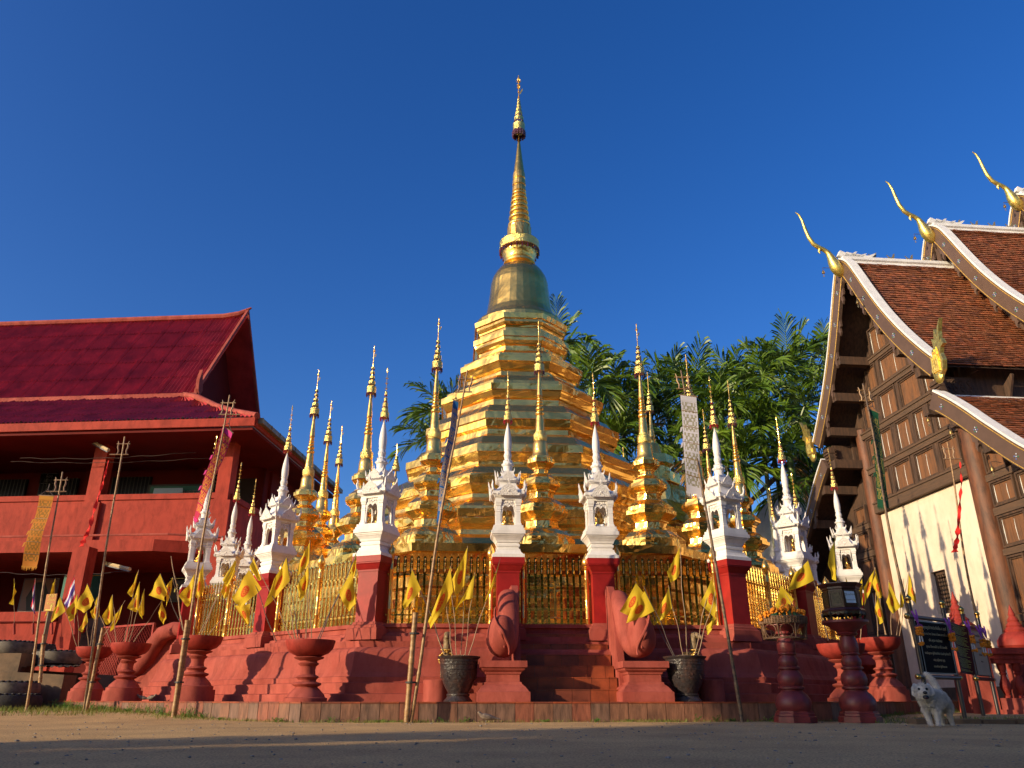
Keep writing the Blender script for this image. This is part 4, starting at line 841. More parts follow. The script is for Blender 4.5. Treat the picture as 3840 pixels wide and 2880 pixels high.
for i in range(-int(zt/s_), int(L_/s_)):
    for sg in (1,-1):
        pts = []
        for z in (.3, zt): x = i*s_+(z-.3 if sg > 0 else zt-z); pts.append((x, z))
        (xa, za), (xb, zb_) = pts
        def clip(xa, za, xb, zb_):
            q = []
            for X in (0, L_):
                if (xa-X)*(xb-X) < 0: tt = (X-xa)/(xb-xa); q.append((X, za+(zb_-za)*tt))
            pp = [(x, z) for x, z in ((xa,za),(xb,zb_)) if 0 <= x <= L_]+q
            return pp[:2] if len(pp) >= 2 else None
        c_ = clip(xa, za, xb, zb_)
        if c_: m.tube([(c_[0][0],0,c_[0][1]),(c_[1][0],0,c_[1][1])], .006, 3)
m.obj('wire_mesh', M['red'], t)
# wires sagging across the balcony
for (a, b, lbl) in ((at(75,1718,24.4), at(735,1695,24.4), 'thin upper wire sagging across the balcony'), (at(40,1731,24.6), at(800,1716,24.6), 'thin lower wire sagging across the balcony'), (at(0,2147,24.2), at(495,2140,24.2), 'thin wire along the ground floor opening')):
    m = MB(); m.tube([a.lerp(b, i/16)+Vector((0,0,-.10*sin(pi*i/16)+.02*sin(i*1.9))) for i in range(17)], .009, 4); tag(m.obj('wire', M['stick_d']), lbl, 'wire')
# ---------------------------------------------------------------- old timber hall on the right
VA = radians(-5.5); VO = Vector((11.8, 15.0)); SX = 5.83
VH = thing('wooden_hall', 'old teak temple hall with swept tiled roofs, panelled gable and plaster wall', 'temple hall', (VO.x, VO.y, 0))
# local frame: x = u (along the ridge, away right), y = s (along the gable, away)
VH.rotation_euler = (0,0,-VA)
def rot_(m): return m
VR = Matrix.Rotation(-VA, 4, 'Z') @ Matrix.Scale(1, 4)
def vh(name, m, k, sm=None, par=None): return m.obj(name, M[k] if isinstance(k, str) else k, par or VH, smooth=sm)
prof1 = [(0,12.75),(.3,12.45),(.63,11.85),(.95,11.22),(1.46,10.3),(2.06,9.38),(2.7,8.55),(3.24,7.93)]
profL = [(2.88,7.23),(3.34,6.87),(3.82,6.43),(4.22,6.03),(4.7,5.57),(5.04,5.25),(5.36,4.98),(5.9,4.58),(6.5,4.22),(7.1,3.95)]
def along(pr, n):                                     # resample a profile by length
    P = [Vector(p) for p in pr]; L_ = [0]
    for i in range(1, len(P)): L_.append(L_[-1]+(P[i]-P[i-1]).length)
    out = []
    for k in range(n+1):
        t = L_[-1]*k/n; i = max(j for j in range(len(L_)) if L_[j] <= t+1e-9); i = min(i, len(P)-2)
        out.append(P[i].lerp(P[i+1], (t-L_[i])/(L_[i+1]-L_[i])))
    return out, L_[-1]
def tiled(name, pr, dz, u0, u1, side, w_=.16, row=.115, seed=1):
    rnd = random.Random(seed); tot = along(pr, 1)[1]; n = int(tot/row); P, _ = along(pr, n); m = MB(); wob = [rnd.uniform(-.01,.01) for _ in range(n)]
    for i in range(n):
        a, b = P[i], P[i+1]; d = (b-a).normalized(); nr = Vector((-d.y, d.x)); nr = nr if nr.y > 0 else -nr
        x = u0-rnd.random()*w_
        while x < u1:
            xa, xb = max(x, u0), min(x+w_-.006, u1); lift = .045+rnd.uniform(-.008,.008); dn = rnd.uniform(-.006,.010)+wob[i]*.6; sl = rnd.uniform(-.004,.004)
            if xb > xa+.01:
                T = lambda p, h, u: (u, SX-side*(p.x+nr.x*h), p.y+nr.y*h+dz)
                b2 = b+d*(.02+dn)
                vs = [T(a,.004,xa),T(a,.004,xb),T(b2,lift+sl,xb),T(b2,lift-sl,xa),T(b2,lift-.022,xa),T(b2,lift-.022,xb)]
                m.add(vs, [(0,1,2,3),(3,2,5,4)], rnd.choice((0,0,0,1,1,2)))
            x += w_
    # closing underside
    pts = [(p.x, p.y) for p in along(pr, 14)[0]]
    m.add([(u0, SX-side*p[0], p[1]+dz-.06) for p in pts]+[(u1, SX-side*p[0], p[1]+dz-.06) for p in pts], [(i, i+1, len(pts)+i+1, len(pts)+i) for i in range(len(pts)-1)], 3)
    return vh(name, m, [M['tile1'], M['tile2'], M['tile3'], M['wood']])
def offset(pr, h):
    out = []
    for i, p in enumerate(pr):
        a = Vector(pr[max(i-1,0)]); b = Vector(pr[min(i+1,len(pr)-1)]); d = (b-a).normalized(); nr = Vector((-d.y, d.x)); nr = nr if nr.y > 0 else -nr
        out.append(Vector(p)+nr*h)
    return out
def barge(pr, dz, u, side, wd, t0=0, name='bargeboard'):
    o = offset(pr, .10); i_ = offset(pr, -wd); m = MB(); n = len(pr)
    Pt = lambda p, uu: (uu, SX-side*p.x, p.y+dz)
    if t0 == 0:
        o[0] = Vector((0, o[0].y+.05)); i_[0] = Vector((0, pr[0][1]-wd*2.0))
    vs = [Pt(p, u-.05) for p in o]+[Pt(p, u-.05) for p in i_]+[Pt(p, u+.05) for p in o]+[Pt(p, u+.05) for p in i_]
    fs = []
    for k in range(n-1): fs += [(k,k+1,n+k+1,n+k),(2*n+k,3*n+k,3*n+k+1,2*n+k+1),(k,2*n+k,2*n+k+1,k+1),(n+k,n+k+1,3*n+k+1,3*n+k)]
    fs += [(0,n,3*n,2*n),(n-1,3*n-1,4*n-1,2*n-1)]; m.add(vs, fs); bo = vh(name, m, 'barge')
    m = MB(); o2 = offset(pr, .15); o3 = offset(pr, .10)      # white capping
    if t0 == 0: o2[0] = Vector((0, o2[0].y+.04)); o3[0] = Vector((0, o3[0].y+.03))
    vs = [Pt(p, u-.07) for p in o3]+[Pt(p, u-.07) for p in o2]+[Pt(p, u+.20) for p in o2]+[Pt(p, u+.20) for p in o3]
    fs = []
    for k in range(n-1): fs += [(k,k+1,n+k+1,n+k),(n+k,n+k+1,2*n+k+1,2*n+k),(2*n+k,2*n+k+1,3*n+k+1,3*n+k),(3*n+k,3*n+k+1,k+1,k)]
    fs += [(0,n,2*n,3*n),(n-1,2*n-1,3*n-1,4*n-1)][::1]; m.add(vs, fs); vh('white_capping', m, 'lime', None, bo)
    m = MB(); e1 = offset(pr, .045); e2 = offset(pr, -wd+.03)
    for e in (e1, e2): m.tube([Pt(p, u-.055) for p in e[1:]], .011, 4)
    vh('gold_edging', m, 'trimgold', None, bo)
    # drop ornaments and glass flowers
    mid, tot = along(pr, 12); m = MB(); mf = [MB(), MB(), MB()]; rnd = random.Random(int(dz*10)+side)
    for k in ((2,4,6,8,10) if t0 == 0 else (1,4,7,10)):
        p = offset([tuple(q) for q in mid], -wd*.45)[k]; c_ = Pt(p, u-.062)
        if k % 2 == 0:
            q = offset([tuple(z) for z in mid], -wd)[k]; f = lambda a, b: (u, SX-side*(q.x+a), q.y+b+dz)
            m.prism([f(-.12,.12),f(.14,-.03),f(.11,-.10),(f(.06,-.12)),f(.09,-.20),f(.03,-.24),f(.02,-.36),f(-.04,-.26),f(-.03,-.12),f(-.10,-.08)], (.06,0,0))
        for a in range(6 if k % 2 == 0 else 4):
            an = a*2*pi/(6 if k % 2 == 0 else 4)+.3; mf[a % 3].ball((c_[0], c_[1]+.055*cos(an), c_[2]+.055*sin(an)), .019, 5, sc3=(.25,1,1))
        mf[1].ball(c_, .018, 5, sc3=(.4,1,1))
    vh('carved_drops', m, 'barge', None, bo)
    for q, kk, nm in zip(mf, ('gem_b','gem_w','gem_g'), ('blue_glass_inlay','clear_glass_inlay','green_glass_inlay')): vh(nm, q, kk, None, bo)
    return bo
def smooth_prof(pr, n):
    P = [Vector(p) for p in pr]; P = [P[0]*2-P[1]]+P+[P[-1]*2-P[-2]]; out = []; N = len(pr)-1
    for i in range(n+1):
        t = i/n*N; k = min(int(t), N-1); f = t-k; a, b, c, d = P[k:k+4]
        out.append(tuple(.5*((2*b)+(c-a)*f+(2*a-5*b+4*c-d)*f*f+(3*b-a-3*c+d)*f**3)))
    return out
prof1 = smooth_prof(prof1, 21); profL = smooth_prof(profL, 21)
levels = [(0,-1.1,2.75),(1.42,2.15,6.0),(2.85,5.5,16)]
for i, (dz, u0, u1) in enumerate(levels):
    pr = prof1
    for side in (1,-1):
        tiled('tiled_roof', pr, dz, u0+.12, u1, side, seed=i*2+side+3); barge(pr, dz, u0, side, .36)
    m = MB(); m.prism([(u0-.05,SX-.16,12.62+dz),(u0-.05,SX+.16,12.62+dz),(u0-.05,SX+.10,12.78+dz),(u0-.05,SX+.15,12.84+dz),(u0-.05,SX+.12,12.93+dz),(u0-.05,SX-.12,12.93+dz),(u0-.05,SX-.15,12.84+dz),(u0-.05,SX-.10,12.78+dz)], (.001,0,0)); m.v = []; m.f = []; m.m = []
    sec = [(-.17,12.60),(-.10,12.76),(-.15,12.80),(-.14,12.90),(.14,12.90),(.15,12.80),(.10,12.76),(.17,12.60)]
    m.add([(u0,SX+y,z+dz) for y, z in sec]+[(u1,SX+y,z+dz) for y, z in sec], [(k,k+1,9+k,8+k) for k in range(7)]+[tuple(range(8)),tuple(range(15,7,-1))]); vh('ridge_capping', m, 'lime')
    if i < 3:                                           # white curled leaves behind the finial
        m = MB()
        for j, (a, b, h) in enumerate(((-.1,.55,.16),(.1,.85,.10),(.3,1.15,.12))):
            pts = [(u0+a,0,12.95+dz),(u0+a+.25,0,12.90+dz),(u0+b-.18,0,12.92+dz),(u0+b,0,12.97+dz+h),(u0+b-.08,0,12.97+dz+h*.9),(u0+b-.25,0,13.0+dz),(u0+a+.1,0,13.02+dz+.04*(3-j))]
            m.prism([(p[0], SX, p[2]) for p in pts], (0,.14,0))
        vh('white_crest', m, 'lime')
    # gilded swan-neck finial
    off = (u0+1.1, dz); c_ = [(-2.32,14.50,.012),(-2.22,14.42,.03),(-2.14,14.2,.04),(-2.09,13.9,.05),(-2.02,13.6,.058),(-1.90,13.36,.065),(-1.74,13.24,.07),(-1.60,13.18,.065),(-1.48,13.08,.075),(-1.42,12.93,.105),(-1.37,12.75,.15),(-1.30,12.58,.185),(-1.20,12.43,.18),(-1.12,12.32,.12),(-1.08,12.26,.03)]
    fo = thing('gilded_finial', ['gilded swan neck finial on the lowest, leftmost gable peak','gilded swan neck finial on the middle gable peak','gilded swan neck finial on the highest gable peak, at the right edge'][i], 'finial', (VO.x, VO.y, 0), -VA, 'swan neck roof finials')
    m = MB(); m.tube([(a+off[0], SX, z+off[1]) for a, z, r in c_], [r for a, z, r in c_], 14); m.obj('neck', M['gold_b'], fo, smooth=60)
    m = MB(); m.tube([(-1.70+off[0],SX,13.22+dz),(-1.76+off[0],SX,13.10+dz),(-1.73+off[0],SX,13.02+dz)], [.05,.04,.01], 8); m.obj('beak', M['gold_b'], fo, smooth=60)
    # gable infill behind each barge
    pts = offset(prof1, -.12); poly = [(p.x, p.y) for p in pts if p.y < 12.45]
    m = MB(); uu = u0+ (1.13 if i == 0 else .55)
    m.prism([(uu, SX-x, z+dz) for x, z in poly]+[(uu, SX+x, z+dz) for x, z in reversed(poly)], (.06,0,0)); vh('gable_boards', m, 'wood')
    if i:
        for sgn in (1,-1):
            m = MB(); m.box(u0+.02,u0+.16,SX-sgn*.0-.1,SX+.1,11.2+dz,12.3+dz)
        vh('king_post', m, 'wood')
# bells hanging from bargeboards
bell_spots = [(-1.15,5.83+.06,12.55,-.55,'left of the lowest gable peak'),(2.1,5.83+.06,13.97,-.55,'left of the middle gable peak'),(5.45,5.89,15.4,-.5,'left of the highest gable peak'),(-1.15,4.9,11.0,-.25,'below the first drop of the lowest gable'),(-1.15,2.3,6.2,-.2,'at the second drop of the low side roof'),(-1.15,1.2,5.0,-.25,'largest, with a heart plate, in front of the right gable panels'),(-1.15,3.0,6.75,-.2,'at the top of the low side roof board')]
for k, (u, s_, z, du, wh) in enumerate(bell_spots):
    t = thing('wind_bell', 'little bronze wind bell with heart shaped plate '+wh, 'bell', (VO.x, VO.y, 0), -VA, 'wind bells under the eaves'); t['label'] = ' '.join(t['label'].split()[:16])
    m = MB(); m.tube([(u,s_,z),(u+du*.5,s_,z+.02),(u+du,s_,z+.01),(u+du,s_,z-.08)], .008, 5); m.obj('wire_arm', M['stick_d'], t)
    m = MB(); m.lathe([(.045,-.19),(.04,-.14),(.03,-.10),(.008,-.08)], 12); m.M = Matrix(); o = m.obj('bell_body', M['bellm'], t, (u+du, s_, z), smooth=50)
    m = MB(); m.prism([(0,0,-.32),(-.028,0,-.285),(-.02,0,-.265),(0,0,-.275),(.02,0,-.265),(.028,0,-.285)], (0,.005,0)); m.tube([(0,0,-.19),(0,0,-.27)], .003, 4); m.obj('heart_plate', M['gutter'], t, (u+du, s_, z))
# ridge birds
bird = MB(); bird.prism([(-.13,0,.10),(-.10,0,.13),(-.07,0,.08),(0,0,.03),(.05,0,.06),(.10,0,.16),(.16,0,.19),(.13,0,.10),(.15,0,.07),(.07,0,-.01),(.02,0,-.03),(.02,0,-.08),(-.02,0,-.08),(-.02,0,-.03),(-.08,0,0),(-.09,0,.08)], (0,.015,0))
bo = tag(bird.obj('ridge_bird', M['gutter']), 'x', 'ornament', 'grey metal birds on the roof ridges')
first = True
for dz, us in ((0,(-.05,.55,1.15,1.75,2.3)),(1.42,(3.05,3.65,4.25,4.85,5.4))):
    for j, u in enumerate(us):
        p = Vector((u, SX)); ca, sa = cos(-VA), sin(-VA); W = (VO.x+ca*p.x-sa*p.y, VO.y+sa*p.x+ca*p.y, 12.98+dz)
        o = bo if first else bo.copy()
        if not first: C.objects.link(o)
        first = False; o.location = W; o.rotation_euler = (0,0,-VA)
        o['label'] = ('%s grey metal bird from the gilded finial on the %s ridge' % (['first','second','third','fourth','fifth'][j], 'lower' if dz == 0 else 'middle'))
# naga flame ornaments at the eave ends
def flame(side, lb_):
    t = thing('gilded_flame', lb_, 'ornament', (VO.x, VO.y, 0), -VA)
    s0, z0 = SX-side*3.25, 7.62; f = lambda a, b: (-1.2, s0-side*a*1.25, z0+b)
    m = MB(); m.prism([f(.0,-.12),f(.16,-.14),f(.30,0),f(.36,.22),f(.32,.42),f(.36,.55),f(.46,.60),f(.42,.75),f(.36,.66),f(.40,.95),f(.50,1.25),f(.36,1.02),f(.33,.85),f(.28,1.08),f(.22,.82),f(.15,.88),f(.16,.62),f(.08,.60),f(.12,.45),f(.04,.38),f(.08,.2),f(-.04,.15)], (.10,0,0)); m.obj('flame_crest', M['gold_b'], t)
    m = MB()
    for j in range(4): m.tube([(-1.26, s0-side*(.04+.07*j), z0+.02),(-1.27, s0-side*(.07+.07*j), z0+.25),(-1.26, s0-side*(.05+.08*j), z0+.5+.04*j)], [.035,.03,.012], 5)
    m.obj('scales', M['gold_b'], t, smooth=50)
    m = MB(); m.ball((-1.2, s0-side*.12, z0-.10), .17, 10, sc3=(.5,.9,1)); m.obj('cup', M['gold_b'], t, smooth=50)
flame(1, 'gilded flame shaped finial at the right end of the lowest gable board'); flame(-1, 'gilded flame shaped finial at the left end of the gable, against the palms')
# lower side roofs
for side in (1,-1):
    tiled('side_aisle_roof', profL, 0, -.95, 14, side, seed=31+side); barge(profL, 0, -1.1, side, .34, 1)
    m = MB(); s0 = SX-side*2.86
    m.box(-.95,14,s0-.10,s0+.10,7.14,7.24); m.box(-.95,14,s0-.13,s0+.05,7.05,7.14); vh('ledge_capping', m, 'lime')
    m = MB(); m.box(-.2,14,s0-.04+side*.1,s0+.04+side*.1,7.1,8.2); vh('clerestory', m, 'wood')
    m = MB()
    for u in (.9,2.6,4.3,6.0): m.prism([(u,s0+side*.05,7.2),(u,s0-side*.05,7.2),(u,s0-side*.32,7.75),(u,s0-side*.28,7.8),(u,s0+side*.05,7.6)], (.06,0,0))
    vh('eave_brackets', m, 'wood')
    m = MB(); m.box(-1.0,-.92+.1,s0-.18,s0+.18,7.0,7.65)
    for i in range(6): m.box(-1.04,-.78,s0-.22+.01*i,s0+.22-.01*i,7.02+i*.1,7.06+i*.1)
    vh('stepped_corbel', m, 'wood')
    m = MB(); m.box(-.8,0,s0-.03,s0+.03,7.15,7.75)
    for i in range(4):
        for j in range(3): m.tube([(-.7+i*.2+.06*cos(a),s0-side*.04,7.25+j*.17+.06*sin(a)) for a in [x*.7 for x in range(8)]], .014, 4)
    vh('carved_fretwork', m, 'wood')
# overhang purlins
for side in (1,-1):
    for x, z in ((1.15,9.92),(1.75,8.95),(2.42,8.05),(2.42,7.0),(3.3,6.4),(4.2,5.5)):
        m = MB(); m.box(-1.08,.02,SX-side*x-.11,SX-side*x+.11,z-.13,z+.13); vh('purlin', m, 'wood')
# carved dark board between purlins on the left (seen from below)
# gable wall: beams, posts and panels
beams = [(5.42,5.74),(6.60,6.80),(7.72,7.92),(8.80,8.98),(9.82,9.98)]
hw = lambda z: 2.16 if z < 8.1 else max(.1, 2.16*(12.1-z)/(4.0))
for zb, zt in beams:
    h_ = min(hw(zt)+.02, 2.2); m = MB(); m.box(-.16,.06,SX-h_,SX+h_,zb,zt); m.box(-.19,-.16,SX-h_,SX+h_,zt-.05,zt); vh('beam', m, 'wood_h')
rnd = random.Random(9)
def panel(u, sa, sb, za, zb, par=None, nested=1):
    m = MB(); fw = .045
    for (a, b, c_, d_) in ((sa,sb,za,za+fw),(sa,sb,zb-fw,zb),(sa,sa+fw,za+fw,zb-fw),(sb-fw,sb,za+fw,zb-fw)): m.box(u-.09,u,a,b,c_,d_)
    q = fw+.0
    for (a, b, c_, d_) in ((sa+q,sb-q,za+q,za+q+.04),(sa+q,sb-q,zb-q-.04,zb-q),(sa+q,sa+q+.04,za+q+.04,zb-q-.04),(sb-q-.04,sb-q,za+q+.04,zb-q-.04)): m.box(u-.055,u,a,b,c_,d_)
    fr_ = vh('panel_frame', m, 'wood', None, par)
    m = MB(); x = sa+q+.04; 
    while x < sb-q-.05:
        w_ = min(rnd.uniform(.16,.3), sb-q-.04-x); m.box(u-.022-rnd.uniform(0,.006), u, x+.004, x+w_-.004, za+q+.04, zb-q-.04); x += w_
    vh('panel_boards', m, 'wood_p', None, fr_)
    if rnd.random() < .45: return
    m = MB(); m.tube([(u-.04,sb-q-.05,za+q+.05),(u-.045,sb-q-.055,rmix(za,zb,.5)),(u-.04,sb-q-.05,zb-q-.05)], [.006,.011,.004], 5)
    if sb-sa > .7: s2 = rmix(sa,sb,.5)+rnd.uniform(-.1,.1); m.tube([(u-.032,s2,za+q+.05),(u-.035,s2+.01,rmix(za,zb,.5)),(u-.032,s2,zb-q-.1)], [.004,.008,.003], 5)
    vh('white_streak', m, 'lime', None, fr_)
rows = [(5.74,6.60,[-2.14,-1.15,-.05,1.05,2.14]),(6.80,7.72,[-2.14,-1.3,-.35,.55,1.4,2.14]),(7.92,8.80,[-2.02,-1.1,0,1.1,2.02]),(8.98,9.82,[-1.5,-.75,.75,1.5]),(9.98,10.9,[-1.0,0,1.0])]
for za, zb, xs in rows:
    for i in range(len(xs)-1): panel(-.04, SX+xs[i]+.07+rnd.uniform(-.02,.04), SX+xs[i+1]-.07+rnd.uniform(-.04,.02), za+.01, zb-.01)
    for x in xs[1:-1]: m = MB(); m.box(-.12,.02,SX+x-.065,SX+x+.065,za,zb); vh('stud', m, 'wood')
m = MB(); m.prism([(.03,SX-2.3,5.4),(.03,SX+2.3,5.4),(.03,SX+2.3,8.1),(.03,SX+.2,12.1),(.03,SX-.2,12.1),(.03,SX-2.3,8.1)], (.06,0,0)); vh('gable_wall', m, 'wood')
# plaster wall with barred window
wl = MB(); wx0, wx1, wz0, wz1 = 5.53, 6.16, 2.33, 3.42
wl.box(0,.35,3.45,wx0,.55,5.45); wl.box(0,.35,wx1,8.2,.55,5.45); wl.box(0,.35,wx0,wx1,.55,wz0); wl.box(0,.35,wx0,wx1,wz1,5.45); wl.box(.34,.36,wx0,wx1,wz0,wz1)
vh('plaster_wall', wl, 'plaster')
m = MB(); m.box(.10,.17,wx0,wx0+.07,wz0,wz1); m.box(.10,.17,wx1-.07,wx1,wz0,wz1); m.box(.10,.17,wx0,wx1,wz1-.09,wz1); m.box(.08,.18,wx0,wx1,wz0,wz0+.09); wf = vh('window_frame', m, 'wood')
m = MB()
for i in range(5):
    y = wx0+.115+i*.1
    for j in range(9): m.ball((.135, y, wz0+.13+j*.105), .03, 6, sc3=(1,1,1.5))
vh('window_spindles', m, 'wood', 40, wf)
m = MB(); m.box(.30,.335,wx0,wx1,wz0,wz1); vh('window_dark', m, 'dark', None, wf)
for s0, s1 in ((3.2,3.72),(7.97,8.42)):
    m = MB(); c_ = (0, (s0+s1)/2); m.lathe([((s1-s0)/2+.02,.55),((s1-s0)/2,3),((s1-s0)/2-.02,8.1)], 12, c_); vh('column', m, 'wood_c', 35)
# aisle walls on both sides
for side in (1,-1):
    ytop = lambda x: 7.1-(x-2.65)*.86 if x < 5.4 else 4.7
    m = MB(); m.prism([(.03,SX-side*2.6,.5),(.03,SX-side*2.6,6.9),(.03,SX-side*4.2,5.6),(.03,SX-side*6.6,4.0),(.03,SX-side*6.6,.5)], (.05,0,0)); vh('aisle_wall', m, 'wood')
    for z0, z1 in ((.9,1.05),(1.9,2.05),(3.35,3.50),(4.28,4.46),(5.1,5.26)):
        x1 = 2.68+max(.3, (6.95-z1)/.86); m = MB(); a, b = sorted((SX-side*2.7, SX-side*min(x1,6.6))); m.box(-.12,.02,a,b,z0,z1); vh('aisle_beam', m, 'wood_h')
    for z0, z1, xs in ((5.28,5.85,(2.72,3.5)),(4.48,5.08,(2.72,3.6,4.4)),(3.52,4.26,(2.72,3.7,4.7,5.3)),(2.07,3.33,(2.72,3.35,4.0,4.9,5.8)),(1.07,1.88,(2.72,3.35,4.0,4.9,5.8))):
        for i in range(len(xs)-1): a, b = sorted((SX-side*xs[i], SX-side*xs[i+1])); panel(-.03, a+.04, b-.04, z0, z1)
m = MB(); m.box(-.25,15,3-3.8,SX+6.6,.0,.55); m.box(-.45,15,3-3.9,SX+6.8,0,.28); vh('stone_plinth', m, 'conc')
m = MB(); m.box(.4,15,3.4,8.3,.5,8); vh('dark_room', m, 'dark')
# ---------------------------------------------------------------- palms
def palm_crown(seed, dry=1):
    rnd = random.Random(seed); m = MB()
    nf = 13
    for k in range(nf):
        az = k*2.4+rnd.uniform(-.3,.3); el = rmix(1.38, -.35, k/nf)+rnd.uniform(-.12,.12); L_ = rnd.uniform(1.55,2.1); P = []; p = Vector((0,0,.0)); e = el
        n = 19; dr = rnd.uniform(.04,.075) if k > 2 else .02
        for i in range(n+1):
            P.append(p.copy()); p = p+Vector((cos(az)*cos(e), sin(az)*cos(e), sin(e)))*(L_/n); e -= dr
        mi = 1 if (k == nf-1 and dry) else 0
        m.tube(P, [rmix(.035,.006,i/n) for i in range(n+1)], 5, 2)
        for i in range(3, n+1):
            t = (P[i]-P[i-1]).normalized(); side0 = t.cross(Vector((0,0,1))); side0 = side0.normalized() if side0.length > .05 else Vector((-sin(az), cos(az), 0)); up = side0.cross(t).normalized()
            q = i/n; ll = (.62+.42*sin(pi*min(1, q*.9+.1)))*rnd.uniform(.85,1.12)
            for s_ in (-1,1):
                b = P[i]; sp_ = rmix(.95,.28,q); d = (side0*s_*sp_+t*.8+up*rnd.uniform(-.05,.35)).normalized(); dp = ll*rnd.uniform(.10,.55)
                m1 = b+d*ll*.45+Vector((0,0,-dp*.12)); m2 = b+d*ll*.8+Vector((0,0,-dp*.55)); tip = b+d*ll*.98+Vector((0,0,-dp*1.1))
                wv = (t*.6+up*rnd.uniform(-.6,.6)).normalized()*.047
                m.add([b-wv*.5, b+wv*.5, m1+wv*1.1, m1-wv*1.1, m2+wv*.8, m2-wv*.8, tip], [(0,1,2,3),(3,2,4,5),(5,4,6)], mi)
    me_ = m
    return m
crowns = []
for s_ in range(5):
    o = palm_crown(s_*7+1, s_ == 2).obj('crown', [M['leaf'], M['leaf_y'], M['shaft']]); crowns.append(o.data); bpy.data.objects.remove(o)
def trunk_mesh():
    m = MB(); pts = []; rad = []
    for i in range(61):
        z = -12+12*i/60; pts.append((.05*sin(z*.4),0,z)); rad.append(.085+.008*(i % 2))
    m.tube(pts, rad, 8); return m
o = trunk_mesh().obj('trunk', M['trunk'], smooth=60); trunk_me = o.data; bpy.data.objects.remove(o)
m = MB(); m.lathe([(.09,-1.1),(.13,-.9),(.12,-.3),(.07,.1),(.03,.3)], 10); o = m.obj('t', M['shaft'], smooth=60); shaft_me = o.data; bpy.data.objects.remove(o)
palms = [(1665,1500,28.5,'behind the left side of the tall pagoda'),(1620,1600,30,'lower left one behind the tall pagoda, above the small spire'),
 (2090,1260,31,'highest one, peeping over the top terraces of the pagoda'),(2215,1395,29,'nearest to the right edge of the pagoda with upright fronds'),(2190,1560,31,'low crown beside the middle terraces'),
 (2330,1440,31,'between the pagoda and the front right spire'),(2310,1600,29.5,'with brown drooping fronds left of the front right spire'),(2440,1540,32,'behind the front right spire'),(2500,1400,33,'just left of the white banner top'),
 (2600,1420,30.5,'directly over the white banner'),(2700,1480,29,'right of the white banner'),(2760,1390,32,'with one fan shaped upright frond, right of the banner'),(2640,1640,29.5,'low crown between banner and white spire'),
 (2860,1360,30,'tall dark crown left of the hall gable'),(2960,1330,31.5,'tall crown nearest to the left bargeboard'),(3020,1480,29.5,'broad crown touching the hall bargeboard'),(2850,1530,28.5,'with wide pale fronds over the right side shrine spire'),
 (2960,1650,28,'lowest broad crown behind the right side shrine'),(3090,1290,33,'pale fronds rising behind the hall bargeboard'),(2780,1700,28.5,'low crown behind the right corner spire'),(2480,1700,31,'low crown behind the curved roof porch'),(3040,1760,29,'low crown beside the hidden flame finial')]
rnd = random.Random(12)
for i, (px, py, Y, wh) in enumerate(palms):
    p = at(px, py+50, Y); t = thing('palm_tree', 'areca palm '+wh, 'palm tree', p, rnd.uniform(0,6.28), 'palms behind the pagoda')
    c_ = inst('crown', crowns[i % 5], t, (0,0,0)); sc_ = rnd.uniform(.95,1.12)*(.82 if i < 2 else 1); c_.scale = (sc_,)*3
    tr = inst('trunk', trunk_me, t, (0,0,-1)); tr.scale = (1,1,(p.z-.6)/12); inst('crownshaft', shaft_me, t, (0,0,0))
# white gabled wall glimpsed behind the palms on the right
p = at(2930, 2050, 33); t = thing('white_building', 'white gabled building glimpsed behind the palms at the right', 'building', (p.x, 34, 0))
m = MB(); m.prism([(-2.2,0,0),(3.2,0,0),(3.2,0,8.6),(1.9,0,10.6),(-.6,0,7.8),(-2.2,0,7.0)], (0,.4,0)); m.obj('gable_wall', M['lime'], t)
m = MB(); m.prism([(1.9,-.4,10.6),(1.9,-.4,10.9),(-2.6,-.4,7.0),(-2.6,-.4,6.8)], (0,.8,0)); m.obj('roof_edge', M['tile3'], t)
